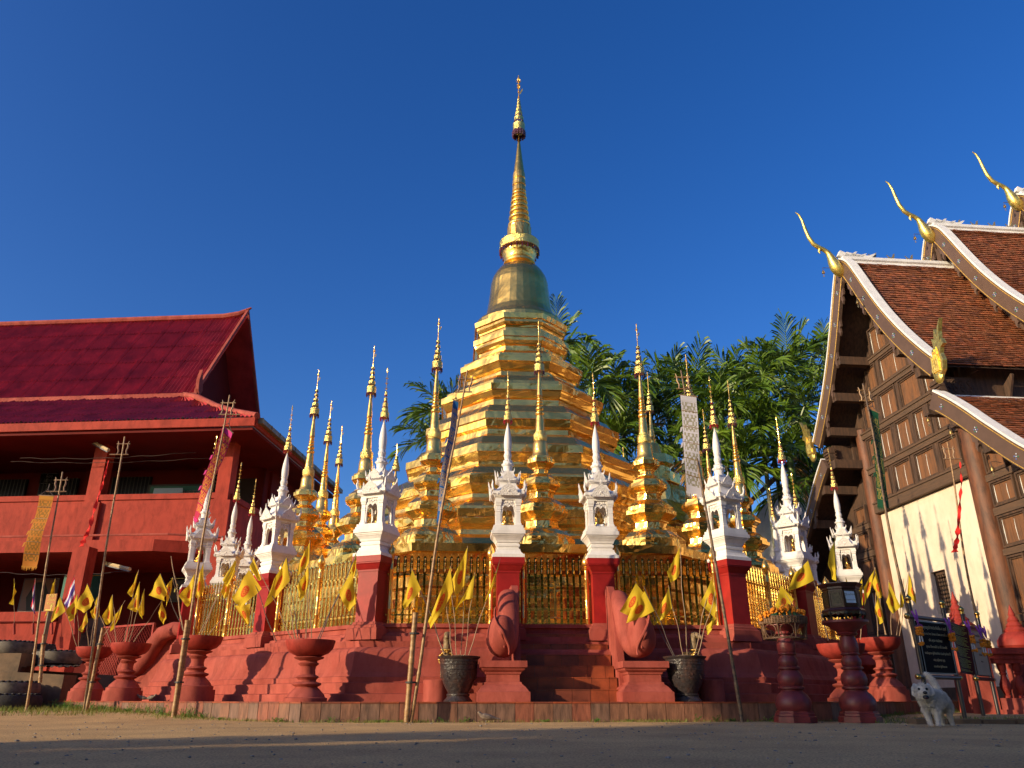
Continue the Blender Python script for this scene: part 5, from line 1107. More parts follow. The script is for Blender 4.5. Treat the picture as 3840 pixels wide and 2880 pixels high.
# ---------------------------------------------------------------- bamboo poles with banners
def wob(a, b, n, amp, rnd):
    out = []
    for i in range(n+1):
        t = i/n; q = a.lerp(b, t); out.append(q+Vector((amp*sin(t*4.1+rnd)*sin(pi*t), amp*.5*sin(t*6+rnd*2)*sin(pi*t), 0)))
    return out
def pole(base, top, Yb, Yt, r0, r1, lbl, mk='bamboo', stake=None, bend=.05, frame=1, mid=None, fs=1, g='bamboo banner poles'):
    a, b = at(*base, Yb), at(*top, Yt); t = thing('bamboo_pole', lbl, 'pole', a, 0, g); pts = wob(a, b, 26, bend, r0*99)
    if mid:
        c_ = at(*mid[:2], mid[2]); pts = [ (a*(1-q)**2+c_*2*q*(1-q)+b*q*q) for q in [i/26 for i in range(27)]]
    pts = [p-a for p in pts]; rad = [rmix(r0, r1, i/26)*(1.18 if i % 3 == 0 else 1) for i in range(27)]
    pp = []; rr_ = []
    for i in range(26):
        for h in range(4): pp.append(pts[i].lerp(pts[i+1], h/4)); rr_.append(rmix(r0, r1, (i+h/4)/26)*(1.22 if (i % 3 == 0 and h == 0) else 1))
    m = MB(); m.tube(pp, rr_, 8); m.obj('cane', M[mk], t, smooth=60)
    d = (pts[-1]-pts[-5]).normalized(); sx = Vector((1,0,0)); e = pts[-1]
    if frame:
        c1 = e-d*.20*fs; c2_ = e-d*.42*fs; m = MB()
        m.tube([c1-sx*.13*fs, c1+sx*.13*fs], .011, 6); m.tube([c2_-sx*(.24 if frame == 2 else .13)*fs, c2_+sx*(.24 if frame == 3 else .13)*fs], .012, 6)
        for s_ in (-1,1): m.tube([c2_+sx*s_*.09*fs, c2_.lerp(c1,.35)+sx*s_*.075*fs, c2_.lerp(c1,.7)+sx*s_*.10*fs, c1+sx*s_*.09*fs+d*.0, c1+sx*s_*.11*fs+d*.06], [.014,.012,.015,.012,.006], 6)
        m.obj('cross_frame', M['stick'] if mk == 'bamboo' else M['bamboo'], t, smooth=60)
    if stake:
        s0, s1 = at(*stake[0], Yb-.02)-a, at(*stake[1], Yb)-a; m = MB(); pp = [s0.lerp(s1, i/40) for i in range(41)]
        m.tube(pp, [stake[2]*(1.15 if i % 9 == 4 else 1) for i in range(41)], 10); m.obj('stake', M['bamboo'], t, smooth=50)
        m = MB()
        for q in (.35,.8): c_ = s0.lerp(s1, q); m.lathe([(stake[2]*1.9,c_.z-.01),(stake[2]*1.9,c_.z+.012)], 12, (c_.x+.01, c_.y))
        m.obj('binding_wire', M['iron'], t)
    return t
pole((98,2668),(236,1762),14.0,14.1,.024,.012,'leaning bamboo pole farthest left, holding the orange banner', stake=((150,2560),(166,2379),.03), frame=2)
pole((314,2672),(469,1629),14.5,14.6,.026,.014,'leaning bamboo pole with the thin red streamer, in front of the left bowls','bamboo', stake=((322,2672),(387,2354),.03), frame=2)
pole((655,2690),(863,1472),12.7,12.8,.027,.013,'leaning bamboo pole that carries the pink banner','bamboo', stake=((650,2690),(704,2326),.036), frame=3)
pole((1541,2708),(1754,1378),10.95,11.1,.026,.012,'leaning bamboo pole tied to a thick stake, carrying the blue banner','bamboo', stake=((1524,2708),(1558,2297),.036), frame=1)
pole((2784,2709),(2551,1375),10.95,11.1,.026,.014,'dark mottled leaning pole right of the gate, carrying the white banner','bamboo_d', frame=1, mid=(2700,2190,11), fs=.9)
pole((3486,2650),(3233,1429),12.6,12.7,.028,.014,'dark leaning pole beside the black sign, carrying the green banner','bamboo_d', frame=1, fs=.9)
pole((3733,2668),(3550,1649),14.6,14.7,.026,.013,'straight golden bamboo pole with red ribbon before the plaster wall','bamboo', frame=3, fs=.95)
def banner(quad, Y, mk, ck, lbl, hang=None, n=30, wv=.03, seg=True, tw=0, nm='banner'):
    A, B, C_, D = [at(*p, Y) for p in quad]                # top-left, top-right, bottom-right, bottom-left
    t = thing(nm, lbl, 'banner', (0,0,0)); m = MB(); uv = []
    def S(u, v):
        p = A.lerp(B, u).lerp(D.lerp(C_, u), v); p = p.copy(); p.y += wv*sin(v*7+u*1.5)*(.3+v)+tw*(u-.5)*sin(v*5); p.x += wv*.5*sin(v*5+1)*sin(pi*v); return p
    m.grid(S, 4, n); uv = [(i/4, 1-j/n) for j in range(n+1) for i in range(5)]
    m.obj('woven_cloth', M[mk], t, smooth=80, uv=uv)
    m = MB(); w_ = (B-A).length
    m.tube([A+Vector((-.02,0,0)), B+Vector((.02,0,0))], .008, 5)
    if seg:
        for k in (.06,): 
            a, b = S(0,k), S(1,k); m2 = MB(); m2.add([S(0,0)+Vector((0,-.004,0)), S(1,0)+Vector((0,-.004,0)), S(1,k)+Vector((0,-.004,0)), S(0,k)+Vector((0,-.004,0))], [(0,1,2,3)]); m2.obj('heading', M[ck], t)
        for k in range(1, 6):
            q = k/6; a, b = S(0,q), S(1,q); m.tube([a+Vector((0,-.004,0)), b+Vector((0,-.004,0))], .005, 4)
    m.obj('cross_rods', M['stick'], t)
    m = MB(); rnd = random.Random(5)
    for i in range(15):
        u = i/14; p = S(u, 1); q = p+(S(u,1)-S(u,.95)).normalized()*rnd.uniform(.05,.09)+Vector((rnd.uniform(-.015,.015),0,0)); m.prism([p-Vector((w_/26,0,0)), p+Vector((w_/26,0,0)), q], (0,.003,0))
    for k in range(1, 6):                                 # side tassels
        for u in (0, 1):
            if rnd.random() < .6: p = S(u, k/6+.01); sg = -1 if u == 0 else 1; m.prism([p, p+Vector((sg*.03,0,-.01)), p+Vector((sg*.05,0,-.09)), p+Vector((sg*.02,0,-.07))], (0,.003,0))
    m.obj('fringe', M[ck], t)
    if hang:
        h = at(*hang, Y); m = MB(); top = (A+B)/2+Vector((0,0,w_*.45)); m.tube([A, top, B], .007, 5); m.tube([top, h], .006, 5); m.ball(top, .016, 6); m.obj('hanger', M['stick_d'], t)
banner(((149,1857),(201,1860),(134,2124),(80,2121)), 14.0, 'ban_o', 'c_o', 'orange woven banner hanging at the far left', (186,1815))
banner(((839,1594),(871,1624),(742,1950),(722,1935)), 12.8, 'ban_p', 'c_p', 'pink and orange woven banner blown aslant before the left building', (874,1540), tw=.10)
banner(((1700,1497),(1719,1508),(1655,1948),(1636,1944)), 11.1, 'ban_b', 'c_b', 'narrow blue and gold woven banner seen nearly edge on before the pagoda', (1711,1440), tw=.12, wv=.05)
banner(((2551,1480),(2611,1488),(2633,1857),(2576,1840)), 11.05, 'ban_w', 'c_w', 'white and olive woven banner hanging before the palms', (2577,1430), wv=.02)
banner(((3256,1530),(3294,1549),(3334,1905),(3297,1893)), 12.7, 'ban_g', 'c_g', 'dark green woven banner hanging before the timber gable', (3270,1480), tw=.08)
def streamer(pts, Y, w0, w1, lbl):
    P = [at(*p, Y) for p in pts]; m = MB(); n = len(P)*5; vs = []; L_ = len(P)-1
    for i in range(n+1):
        t = i/n*L_; k = min(int(t), L_-1); p = P[k].lerp(P[k+1], t-k); w_ = rmix(w0, w1, i/n)*(1+.3*sin(i*1.3)); vs += [p+Vector((-w_/2, .02*sin(i*.9), 0)), p+Vector((w_/2, -.02*sin(i*.9), .01*sin(i*2)))]
    m.add(vs, [(2*i,2*i+1,2*i+3,2*i+2) for i in range(n)]); m2 = m.obj('streamer', M['c_r']); tag(m2, lbl, 'streamer')
streamer([(407,1727),(395,1775),(383,1820),(366,1870),(350,1925),(338,1975),(325,2005),(312,2030),(305,2050)], 14.5, .02, .09, 'thin ragged red streamer blowing from the second pole on the left')
streamer([(3600,1731),(3603,1770),(3606,1810),(3601,1860),(3598,1920),(3592,1980),(3590,2020),(3583,2050),(3580,2072)], 14.6, .012, .10, 'thin red ribbon hanging beside the golden pole before the plaster wall')
# ---------------------------------------------------------------- bowls, pots
def sandcap(m, r, z, seed):
    rnd = random.Random(seed); n = 20; vs = [(0,0,z+.05)]; 
    for q in (.35,.7,1):
        for i in range(n): a = 2*pi*i/n; vs.append((r*q*cos(a), r*q*sin(a), z+.05*(1-q*q)+rnd.uniform(-.008,.012)))
    fs = [(0,1+i,1+(i+1) % n) for i in range(n)]
    for j in range(2): fs += [(1+j*n+i,1+(j+1)*n+i,1+(j+1)*n+(i+1) % n,1+j*n+(i+1) % n) for i in range(n)]
    m.add(vs, fs)
    for _ in range(60):
        a = rnd.uniform(0,6.28); q = rnd.uniform(0,.95)*r; m.ball((q*cos(a), q*sin(a), z+.05*(1-(q/r)**2)), rnd.uniform(.004,.011), 4)
def bowl(px, Y, r, drum, lbl, proto=None):
    p = at(px, 2600, Y); z0 = ZP
    if proto: return dup(proto, (p.x, p.y, z0), None, lbl)
    t = thing('pedestal_bowl', lbl, 'bowl', (p.x, p.y, z0), 0, 'red pedestal bowls full of sand' )
    m = MB(); h = 0
    if drum: m.lathe([(.34,0),(.335,.18)], 32); m.obj('drum', M['redbase'], t, smooth=40); h = .18
    m = MB(); m.lathe([(.30,h),(.30,h+.05),(.27,h+.06),(.25,h+.10),(.18,h+.17),(.155,h+.19),(.155,h+.20),(.19,h+.215),(.205,h+.235),(.19,h+.25),(.13,h+.265),(.125,h+.29),(.15,h+.315),(.165,h+.325),(.15,h+.34),(.11,h+.36),(.10,h+.42),(.11,h+.47),(.14,h+.495),(.15,h+.51),(.12,h+.525),(.12,h+.545),(.20,h+.575),(.215,h+.59),(.20,h+.60),(.12,h+.605)], 32); m.obj('turned_stem', M['redbase'], t, smooth=35)
    m = MB(); m.lathe([(.10,h+.595),(.18,h+.61),(.27,h+.65),(.325,h+.71),(.352,h+.80),(.352,h+.825),(.335,h+.825),(.32,h+.79),(.2,h+.785)], 40); m.obj('basin', M['red'], t, smooth=35)
    m = MB(); sandcap(m, .325, h+.785, px); m.obj('sand', M['sand'], t, smooth=80); return t
b3 = bowl(724, 13.55, .34, True, 'sand filled red bowl on a drum base beneath the leftmost shrine')
bowl(460, 15.3, .34, True, 'sand filled red bowl on a drum base, second from the left', b3)
bowl(325, 16.5, .34, True, 'leftmost sand filled red bowl on a drum base', b3)
bowl(3328, 13.95, .34, True, 'brightly lit sand filled red bowl beside the black sign', b3)
b4 = bowl(1147, 11.78, .34, False, 'sand filled red bowl without drum, before the left of the temple base')
bowl(3179, 12.6, .34, False, 'shaded red bowl hidden behind the donation box stand', b4)
def pot(px, Y, lbl, mk, g=True, proto=None):
    p = at(px, 2600, Y)
    if proto: return dup(proto, (p.x, p.y, ZP), 1.3, lbl)
    t = thing('flower_pot', lbl, 'pot', (p.x, p.y, ZP), 0, 'dark glazed pots flanking the stairs')
    m = MB(); m.lathe([(.20,0),(.205,.015),(.17,.05),(.155,.075),(.165,.085),(.165,.10),(.145,.11),(.155,.135),(.205,.22),(.245,.32),(.262,.42),(.268,.50),(.275,.56),(.305,.585),(.31,.60),(.29,.605),(.27,.58),(.1,.575)], 40); m.obj('glazed_body', M[mk], t, smooth=40)
    m = MB(); rnd = random.Random(3)
    for r, z in ((.268,.49),(.272,.53),(.262,.42)): m.lathe([(r,z-.004),(r+.006,z),(r,z+.004)], 40, cap=False)
    for k in range(9):
        a = k*2*pi/9
        for j in range(10): q = j/9*pi*1.6; aa = a+.10*cos(q); z = .36+.05*sin(q); r = .255+.0; m.ball((r*cos(aa), r*sin(aa), z), .008, 4)
    m.obj('relief_pattern', M[mk], t)
    m = MB(); sandcap(m, .265, .57, 5); m.obj('sand', M['sand'], t, smooth=80); return t
pt = pot(1718, 11.75, 'dark glazed pot full of flag sticks, left of the stairs', 'clay'); pot(2577, 11.75, 'dark glazed pot full of flag sticks, right of the stairs', 'clay', proto=pt)
# carved horses behind the pots
def horse(px, Y, rz, lbl, lb2, drum_px, proto=None):
    p = at(px, 2600, Y)
    if proto:
        o = dup(proto[0], (p.x, p.y, .55), rz, lb2); d = dup(proto[1], (at(drum_px,2600,Y).x, Y, ZP), 0, lbl); return
    t = thing('horse_statue', lb2, 'statue', (p.x, p.y, .55), rz, 'carved horses behind the pots')
    V = [(0,.18,.22),(0,.05,.235),(0,-.10,.25),(0,-.16,.32),(0,-.17,.45),(0,-.175,.58),(0,-.22,.615),(0,-.30,.575),(0,-.335,.555),(-.06,-.10,.15),(.06,-.10,.15),(-.06,-.12,.02),(.06,-.12,.02),(-.06,.18,.12),(.06,.18,.12),(-.06,.20,.0),(.06,.20,.0),(0,.27,.2),(-.028,-.18,.655),(.028,-.18,.655)]
    E_ = [(0,1),(1,2),(2,3),(3,4),(4,5),(5,6),(6,7),(7,8),(2,9),(2,10),(9,11),(10,12),(0,13),(0,14),(13,15),(14,16),(0,17),(5,18),(5,19)]
    R_ = [.10,.10,.095,.075,.058,.052,.05,.038,.034,.035,.035,.024,.024,.045,.045,.026,.026,.02,.012,.012]
    V = [(x,y,z) for x,y,z in V]; mobj('body', skin(V, E_, R_, 1, 1), M['horse'], t)
    m = MB(); rnd = random.Random(8)
    for i in range(150):
        a = rnd.uniform(0,6.28); y = rnd.uniform(-.22,-.02); m.ball((.105*cos(a), y, .27+.10*sin(a)), rnd.uniform(.012,.022), 5)
    for i in range(26): a = i/26*6.28; m.ball((.075*cos(a), -.175+.055*sin(a), .40), .014, 5)
    m.obj('gilded_harness', M['bronze'], t, smooth=60)
    d = thing('round_plinth', lbl, 'plinth', (at(drum_px,2600,Y).x, Y, ZP), 0, 'round plinths of the carved horses'); m = MB(); m.lathe([(.20,0),(.20,.29),(.19,.30)], 32); m.obj('drum', M['redbase'], d, smooth=40); return t, d
pr_ = horse(1672, 12.15, .05, 'low round red plinth left of the left pot', 'carved horse with gilded collar looking out over the left pot', 1637)
horse(2580, 12.15, .75, 'low round red plinth right of the right pot', 'carved horse with gilded harness, head turned right, behind the right pot', 2665, pr_)
# ---------------------------------------------------------------- flags
def flag(sc_, ox, oy, tip, base, quad, Y, lbl, mk='flag', sk='stick', seed=0, r=.006, dy=0):
    f = lambda p, d=0: at(ox+p[0]*sc_, oy+p[1]*sc_, Y+d)
    b = f(base); tp = f(tip, dy); rnd = random.Random(seed+int(ox)); t = thing('flag' if quad else 'flag_stick', lbl, 'flag' if quad else 'stick', b, 0, ('flags on sticks' if quad else None))
    m = MB(); n = 8; m.tube([(b.lerp(tp, i/n)+Vector((.015*sin(i*1.1+seed),0,.0))*sin(pi*i/n))-b for i in range(n+1)], [rmix(r*1.15, r*.75, i/n) for i in range(n+1)], 6); m.obj('stick', M[sk], t)
    if not quad: return
    A, B, C_, D = [f(p, dy) for p in quad]; N = 12; ph = rnd.uniform(0,6); am = rnd.uniform(.02,.045)
    def S(u, v):
        p = B.lerp(C_, u).lerp(A.lerp(D, u), v).copy(); sag = sin(pi*u)*.015
        p.y += am*(sin(u*6.5+ph+v*2.2)*min(1,u*2.5)+.5*sin(v*7+ph)*u)-.01; p.z -= sag; return p-b
    m = MB(); m.grid(S, N, N); uv = [(i/N, j/N) for j in range(N+1) for i in range(N+1)]; m.obj('cloth', M[mk], t, smooth=80, uv=uv)
k5 = .5605; L2 = (k5, 0, 1950); L3 = (k5, 900, 1950); L5 = (k5, 1800, 1950); L6 = (k5, 2700, 1950)
i = 0
FL = [
 (L2,(95,390),(95,700),((95,395),(95,568),(68,560),(110,480)),22.6,'plain yellow flag at the far left on the red ledge','flag_plain'),
 (L2,(237,388),(222,700),((237,392),(231,560),(245,660),(203,575)),22.6,'limp red white and blue flag left of the toilet sign','thai'),
 (L2,(370,388),(348,700),((370,392),(362,560),(300,660),(345,470)),22.6,'plain yellow flag directly behind the toilet sign','flag_plain'),
 (L2,(500,370),(500,700),((500,374),(500,520),(455,610),(424,545)),22.5,'red white and blue flag leaning right of the toilet sign','thai'),
 (L2,(404,512),(520,862),((404,516),(440,608),(336,685),(366,590)),16.4,'yellow wheel flag leaning left out of the leftmost bowl','flag'),
 (L2,(517,496),(527,860),((518,500),(520,612),(475,682),(447,615)),16.5,'yellow wheel flag above the leftmost bowl, before the red pier','flag'),
 (L2,(584,424),(742,820),((585,430),(632,535),(575,625),(507,588)),14.9,'broad yellow flag high between the two leftmost bowls','flag'),
 (L2,(580,610),(592,860),((580,618),(590,680),(545,752),(528,735)),16.5,'small crumpled flag hanging low over the leftmost bowl','flag'),
 (L2,(667,488),(600,862),((667,492),(668,640),(628,676),(605,615)),16.5,'yellow flag just left of the double bamboo pole','flag'),
 (L2,(753,498),(778,818),((753,502),(758,672),(712,700),(688,650)),14.8,'yellow wheel flag on a white stick right of the double pole','flag'),
 (L2,(838,538),(640,860),((822,565),(800,660),(742,748),(765,650)),16.3,'yellow flag on a slanting stick between the second and third bowls','flag'),
 (L2,(928,334),(830,812),((926,340),(905,455),(880,515),(858,490)),15.0,'highest yellow flag of the second bowl','flag'),
 (L2,(935,413),(846,812),((935,420),(932,590),(908,615),(858,592)),14.8,'yellow wheel flag hanging above the second bowl','flag'),
 (L2,(968,460),(862,816),((967,466),(966,625),(945,662),(924,600)),14.7,'narrow folded yellow flag right of the second bowl','flag_plain'),
 (L2,(1072,356),(1225,738),((1073,360),(1118,478),(1098,542),(992,502)),13.0,'greenish yellow flag on a dark stick before the dark doorway','flag'),
 (L2,(1155,383),(1228,742),((1155,388),(1150,460),(1113,590),(1112,440)),13.1,'orange yellow twisted flag right of the dark doorway','flag'),
 (L2,(1085,538),(894,816),((1085,542),(1060,620),(1090,700),(1120,655)),14.8,'yellow wheel flag hanging at the end of a stick that leans right','flag'),
 (L2,(1304,352),(1300,770),((1304,360),(1298,500),(1256,582),(1203,512)),12.9,'folded yellow flag left of the pink banner pole','flag'),
 (L2,(1362,286),(1292,772),((1362,290),(1363,470),(1322,540),(1292,480)),12.9,'yellow wheel flag behind the pink banner pole','flag'),
 (L2,(1580,260),(1330,768),((1578,265),(1490,400),(1530,450),(1580,345)),12.8,'folded yellow flag in front of the left shrines','flag_plain'),
 (L2,(1570,270),(1345,770),((1520,380),(1478,480),(1515,532),(1545,440)),12.9,'small yellow wheel flag below the folded one','flag'),
 (L2,(1665,328),(1848,812),((1667,332),(1752,460),(1602,590),(1548,520)),12.0,'largest yellow wheel flag, spread out before the left fence','flag'),
 (L2,(1565,560),(1392,775),((1568,570),(1640,690),(1672,695),(1670,560)),12.8,'yellow wheel flag hanging below the largest one','flag'),
 (L3,(90,244),(350,806),((90,250),(145,395),(125,405),(64,325)),12.0,'orange yellow folded flag before the deep red pillar','flag_plain'),
 (L3,(312,243),(390,804),((312,250),(333,410),(163,592),(232,400)),12.0,'tall yellow wheel flag on a dark stick before the left fence','flag'),
 (L3,(468,135),(440,800),((467,150),(463,290),(370,393),(402,265)),12.1,'yellow wheel flag standing highest before the left fence','flag'),
 (L3,(460,296),(478,790),((458,302),(462,430),(408,546),(386,450)),12.0,'pale yellow folded flag right of the tall wheel flag','flag'),
 (L3,(781,212),(528,808),((778,224),(738,340),(765,385),(780,330)),12.0,'orange yellow folded flag against the left corner pillar','flag'),
 (L3,(778,240),(516,808),((752,340),(660,485),(727,612),(776,560)),11.9,'yellow wheel flag hanging before the left corner pillar','flag'),
 (L3,(1152,322),(1372,902),((1153,332),(1212,462),(1100,598),(1086,560)),11.7,'yellow flag left of the blue banner pole','flag'),
 (L3,(1408,308),(1448,902),((1407,316),(1426,480),(1276,728),(1258,676)),11.7,'long yellow wheel flag drooping left out of the left pot','flag'),
 (L3,(1523,174),(1476,900),((1522,182),(1503,435),(1440,510),(1420,395)),11.8,'highest yellow wheel flag of the left pot','flag'),
 (L3,(1571,352),(1506,902),((1570,360),(1556,522),(1500,527),(1436,612)),11.7,'yellow flag swept left, right of the left pot','flag_plain'),
 (L3,(1742,258),(1530,904),((1740,268),(1700,430),(1638,548),(1692,400)),11.6,'narrow furled yellow flag on a slanting stick before the left gate pillar','flag_plain'),
 (L5,(1040,412),(1292,906),((1042,422),(1090,485),(1012,652),(932,612)),11.7,'yellow wheel flag nearest the right serpent','flag'),
 (L5,(1096,442),(1302,908),((1100,475),(1166,608),(974,693),(1012,590)),11.6,'broad pale yellow flag covering the right serpent coil','flag'),
 (L5,(1262,438),(1358,902),((1262,450),(1283,590),(1168,705),(1190,600)),11.7,'yellow wheel flag right of the right serpent','flag'),
 (L5,(1336,168),(1386,902),((1336,180),(1328,378),(1272,418),(1248,350)),11.8,'highest yellow wheel flag of the right pot','flag'),
 (L5,(1548,382),(1436,902),((1548,390),(1580,490),(1572,655),(1472,560)),11.8,'wide yellow wheel flag at the right of the right pot','flag'),
 (L5,(1575,478),(1458,902),((1562,645),(1578,655),(1525,770),(1513,715)),11.7,'small furled flag hanging below the wide wheel flag','flag_plain'),
 (L6,(585,258),(726,806),((587,270),(628,404),(445,478),(500,350)),11.9,'large yellow wheel flag blowing left above the flower basket','flag'),
 (L6,(404,430),(545,690),((404,436),(492,530),(440,602),(358,602)),11.9,'pale yellow flag directly behind the flower basket','flag'),
 (L6,(765,100),(800,800),((765,120),(780,415),(752,385),(713,290)),12.0,'tall folded yellow flag standing left of the rightmost shrine','flag_plain'),
 (L6,(842,385),(880,800),((842,390),(868,450),(880,462),(836,462)),12.1,'small yellow flag tip behind the donation box','flag_plain'),
 (L6,(949,392),(940,800),((949,396),(955,560),(925,602),(898,470)),12.1,'shaded yellow flag right beside the donation box','flag'),
 (L6,(1034,314),(1056,778),((1034,325),(1016,430),(965,576),(956,450)),12.9,'yellow wheel flag in shadow, left of the bright bowl flags','flag'),
 (L6,(1037,318),(1106,768),((1037,328),(1084,508),(1064,523),(1020,440)),12.85,'bright orange yellow wheel flag above the brightly lit bowl','flag'),
 (L6,(1055,480),(1112,768),((1050,500),(1096,660),(1074,697),(1034,620)),12.8,'lower limp flag above the brightly lit bowl','flag'),
 (L6,(1128,402),(1148,768),((1128,412),(1206,580),(1145,628),(1112,550)),12.8,'spread greenish yellow wheel flag above the brightly lit bowl','flag'),
 (L6,(1230,392),(1182,772),((1230,400),(1229,560),(1214,588),(1206,520)),12.9,'narrow orange flag left of the black sign posts','flag_plain'),
 (L6,(1260,354),(1200,776),((1260,362),(1252,500),(1322,573),(1302,480)),12.9,'yellow flag leaning right over the black sign','flag'),
]
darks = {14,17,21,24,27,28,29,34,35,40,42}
def fixY(fr_, Y):
    if fr_ is L2 and 12.7 < Y < 13.2: return Y+.6
    if fr_ is L2 and 14.6 < Y < 15.1: return Y+.42
    if fr_ is L6 and Y > 12.7: return Y+1.1
    if fr_ is L6: return Y+.6
    if fr_ is L3 and 11.85 < Y < 12.2: return Y-.22
    return Y
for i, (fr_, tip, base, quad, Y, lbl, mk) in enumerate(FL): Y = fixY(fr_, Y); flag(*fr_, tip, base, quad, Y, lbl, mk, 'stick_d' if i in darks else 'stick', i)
for (fr_, tip, base, Y, lbl) in ((L2,(1145,242),(1228,740),13.0,'long bare bamboo stick leaning before the dark doorway'),(L3,(314,503),(374,802),12.0,'short bare pale stick in the bowl before the left fence'),(L3,(1383,580),(1420,902),11.7,'bare pale stick in the left pot'),(L3,(1230,505),(1368,902),11.8,'thin bare dark stick at the left of the left pot')): flag(*fr_, tip, base, None, Y, lbl, seed=3, r=.008)
m = MB(); Hh = []
for x, Yh in ((95,22.6),(222,22.6),(348,22.6),(500,22.5)):
    a, b = at(x*k5, 1950+690*k5, Yh), at(x*k5, 1950+765*k5, Yh); m = MB(); m.tube([b, a], .035, 8)
    tag(m.obj('flag_holder', M['red'], smooth=60), 'short red tube holder under the %s flag on the red ledge' % {95:'far left plain',222:'limp tricolour',348:'sign covered yellow',500:'leaning tricolour'}[x], 'holder', 'red flag holders')
# ---------------------------------------------------------------- offering stands on the right
def stand(px, Y, lbl):
    p = at(px, 2700, Y); t = thing('turned_stand', lbl, 'stand', (p.x, p.y, 0), 0, 'turned red offering stands')
    m = MB(); m.lathe([(.27,0),(.27,.07),(.25,.08),(.25,.11),(.235,.12),(.235,.14)], 8); m.obj('foot', M['maroon'], t)
    m = MB(); m.lathe([(.20,.13),(.222,.17),(.232,.22),(.224,.28),(.185,.34),(.142,.375),(.136,.395),(.168,.41),(.168,.43),(.140,.445),(.160,.48),(.168,.53),(.155,.585),(.116,.63),(.112,.645),(.142,.657),(.142,.675),(.116,.69),(.128,.73),(.126,.77),(.100,.81),(.097,.825),(.122,.838),(.122,.85),(.108,.86),(.120,.90),(.122,.95),(.112,1.01),(.088,1.07),(.086,1.09)], 32); m.obj('turned_shaft', M['maroon'], t, smooth=38)
    return t
s1 = stand(2983, 11.0, 'turned red stand under the flower basket'); p1_ = s1.location
m = MB(); m.lathe([(.105,1.09),(.13,1.10),(.12,1.13),(.2,1.17),(.27,1.2),(.27,1.22)], 32); m.obj('dish', M['maroon'], s1, smooth=40)
bk = thing('flower_basket', 'round rattan basket of marigold offerings on the left stand', 'basket', (p1_.x, p1_.y, 1.06))
m = MB(); R_ = .305
for i in range(48):
    a = 2*pi*i/48; zz_ = .15
    m.tube([(R_*cos(a), R_*sin(a), .17),(R_*1.02*cos(a), R_*1.02*sin(a), .25)], .012, 4)
for z in (.17,.19,.21,.23,.25): m.tube([(R_*(1.0+.03*(z-.17)/.08+.01*(k % 2))*cos(2*pi*k/64), R_*(1.0+.03*(z-.17)/.08+.01*(k % 2))*sin(2*pi*k/64), z) for k in range(65)], .008, 4)
m.obj('woven_rim', M['rattan'], bk)
m = MB()
m.tube([(R_*.9*cos(2*pi*k/40), R_*.9*sin(2*pi*k/40), -.02) for k in range(41)], .012, 6)
for i in range(8):
    a = 2*pi*i/8+.2; m.tube([(R_*.9*cos(a), R_*.9*sin(a), -.02),(R_*.99*cos(a), R_*.99*sin(a), .17)], .012, 6)
    b = a+pi/8
    for sgn in (1,): m.tube([((R_*(.95+.03*sin(q)))*cos(b+.30*cos(q)), (R_*(.95+.03*sin(q)))*sin(b+.30*cos(q)), .075+.085*sin(q)) for q in [x*2*pi/12 for x in range(13)]], .006, 4)
m.obj('open_frame', M['rattan'], bk, smooth=60)
m = MB(); m.lathe([(.0,.16),(.29,.16),(.30,.18)], 24); m.obj('tray', M['rattan'], bk)
rnd = random.Random(21)
for i, (x, y, z, tx, tz) in enumerate([(-.20,-.15,.24,-.3,.25),(-.12,-.18,.27,-.25,.4),(-.02,-.16,.28,-.3,.55),(.06,-.15,.30,-.2,.6),(.14,-.14,.28,-.35,.7),(.2,-.1,.24,.2,.5),(.02,-.02,.3,-.1,.7),(-.10,.0,.28,-.2,.5),(.22,.02,.26,.1,.5),(-.24,-.04,.22,-.4,.2)]):
    t = thing('marigold_offering', 'marigold bunch in a rolled leaf cone, %s' % ['at the front left of the basket','left of the basket middle, in front','in the front middle of the basket','highest bunch at the front','right of the highest bunch','at the front right rim','behind the highest bunch','at the back left','at the back right','lowest at the far left rim'][i], 'offering', (bk.location.x+x, bk.location.y+y, 1.06+z-.02), 0, 'marigold offerings in the basket')
    d = Vector((tx, -.15, tz)).normalized(); m = MB(); m.tube([d*-.09, d*.02, d*.07], [.006,.024,.034], 8); m.obj('leaf_cone', M['leafcone'], t, smooth=60)
    m = MB()
    for _ in range(16): v = Vector((rnd.gauss(0,1), rnd.gauss(0,1), rnd.gauss(0,1))).normalized()*.034; m.ball(d*.095+v, .019, 5)
    m.obj('blossoms', M['marigold'], t, smooth=70)
    m = MB()
    for _ in range(2): e = d*.1+Vector((rnd.uniform(-.16,-.02),rnd.uniform(-.05,.05),rnd.uniform(.04,.10))); m.tube([d*.0, e], .0022, 4)
    m.obj('incense_sticks', M['stick'], t)
s2 = stand(3226, 11.0, 'turned dark red stand under the donation box'); p2_ = s2.location
m = MB(); m.lathe([(.12,1.08),(.14,1.10),(.12,1.12),(.15,1.15),(.2,1.17),(.22,1.20),(.30,1.24),(.30,1.27)], 32); m.obj('dish', M['maroon'], s2, smooth=40)
bx = thing('donation_box', 'dark lacquered octagonal donation box with a pale blue note', 'box', (p2_.x, p2_.y, 1.27), .10)
def oc(pr, nm, mk, par=bx, k=8): m = MB(); m.lathe(pr, k, rot=-pi/2+0); return m.obj(nm, M[mk], par)
oc([(.255,.10),(.275,.105),(.285,.13),(.27,.15),(.25,.155),(.24,.165)], 'base_moulding', 'lacquer'); oc([(.24,.165),(.24,.40)], 'body', 'lacquer'); oc([(.235,.395),(.255,.41),(.255,.435),(.275,.45),(.295,.475),(.295,.485),(.28,.49)], 'cornice', 'lacquer')
m = MB()
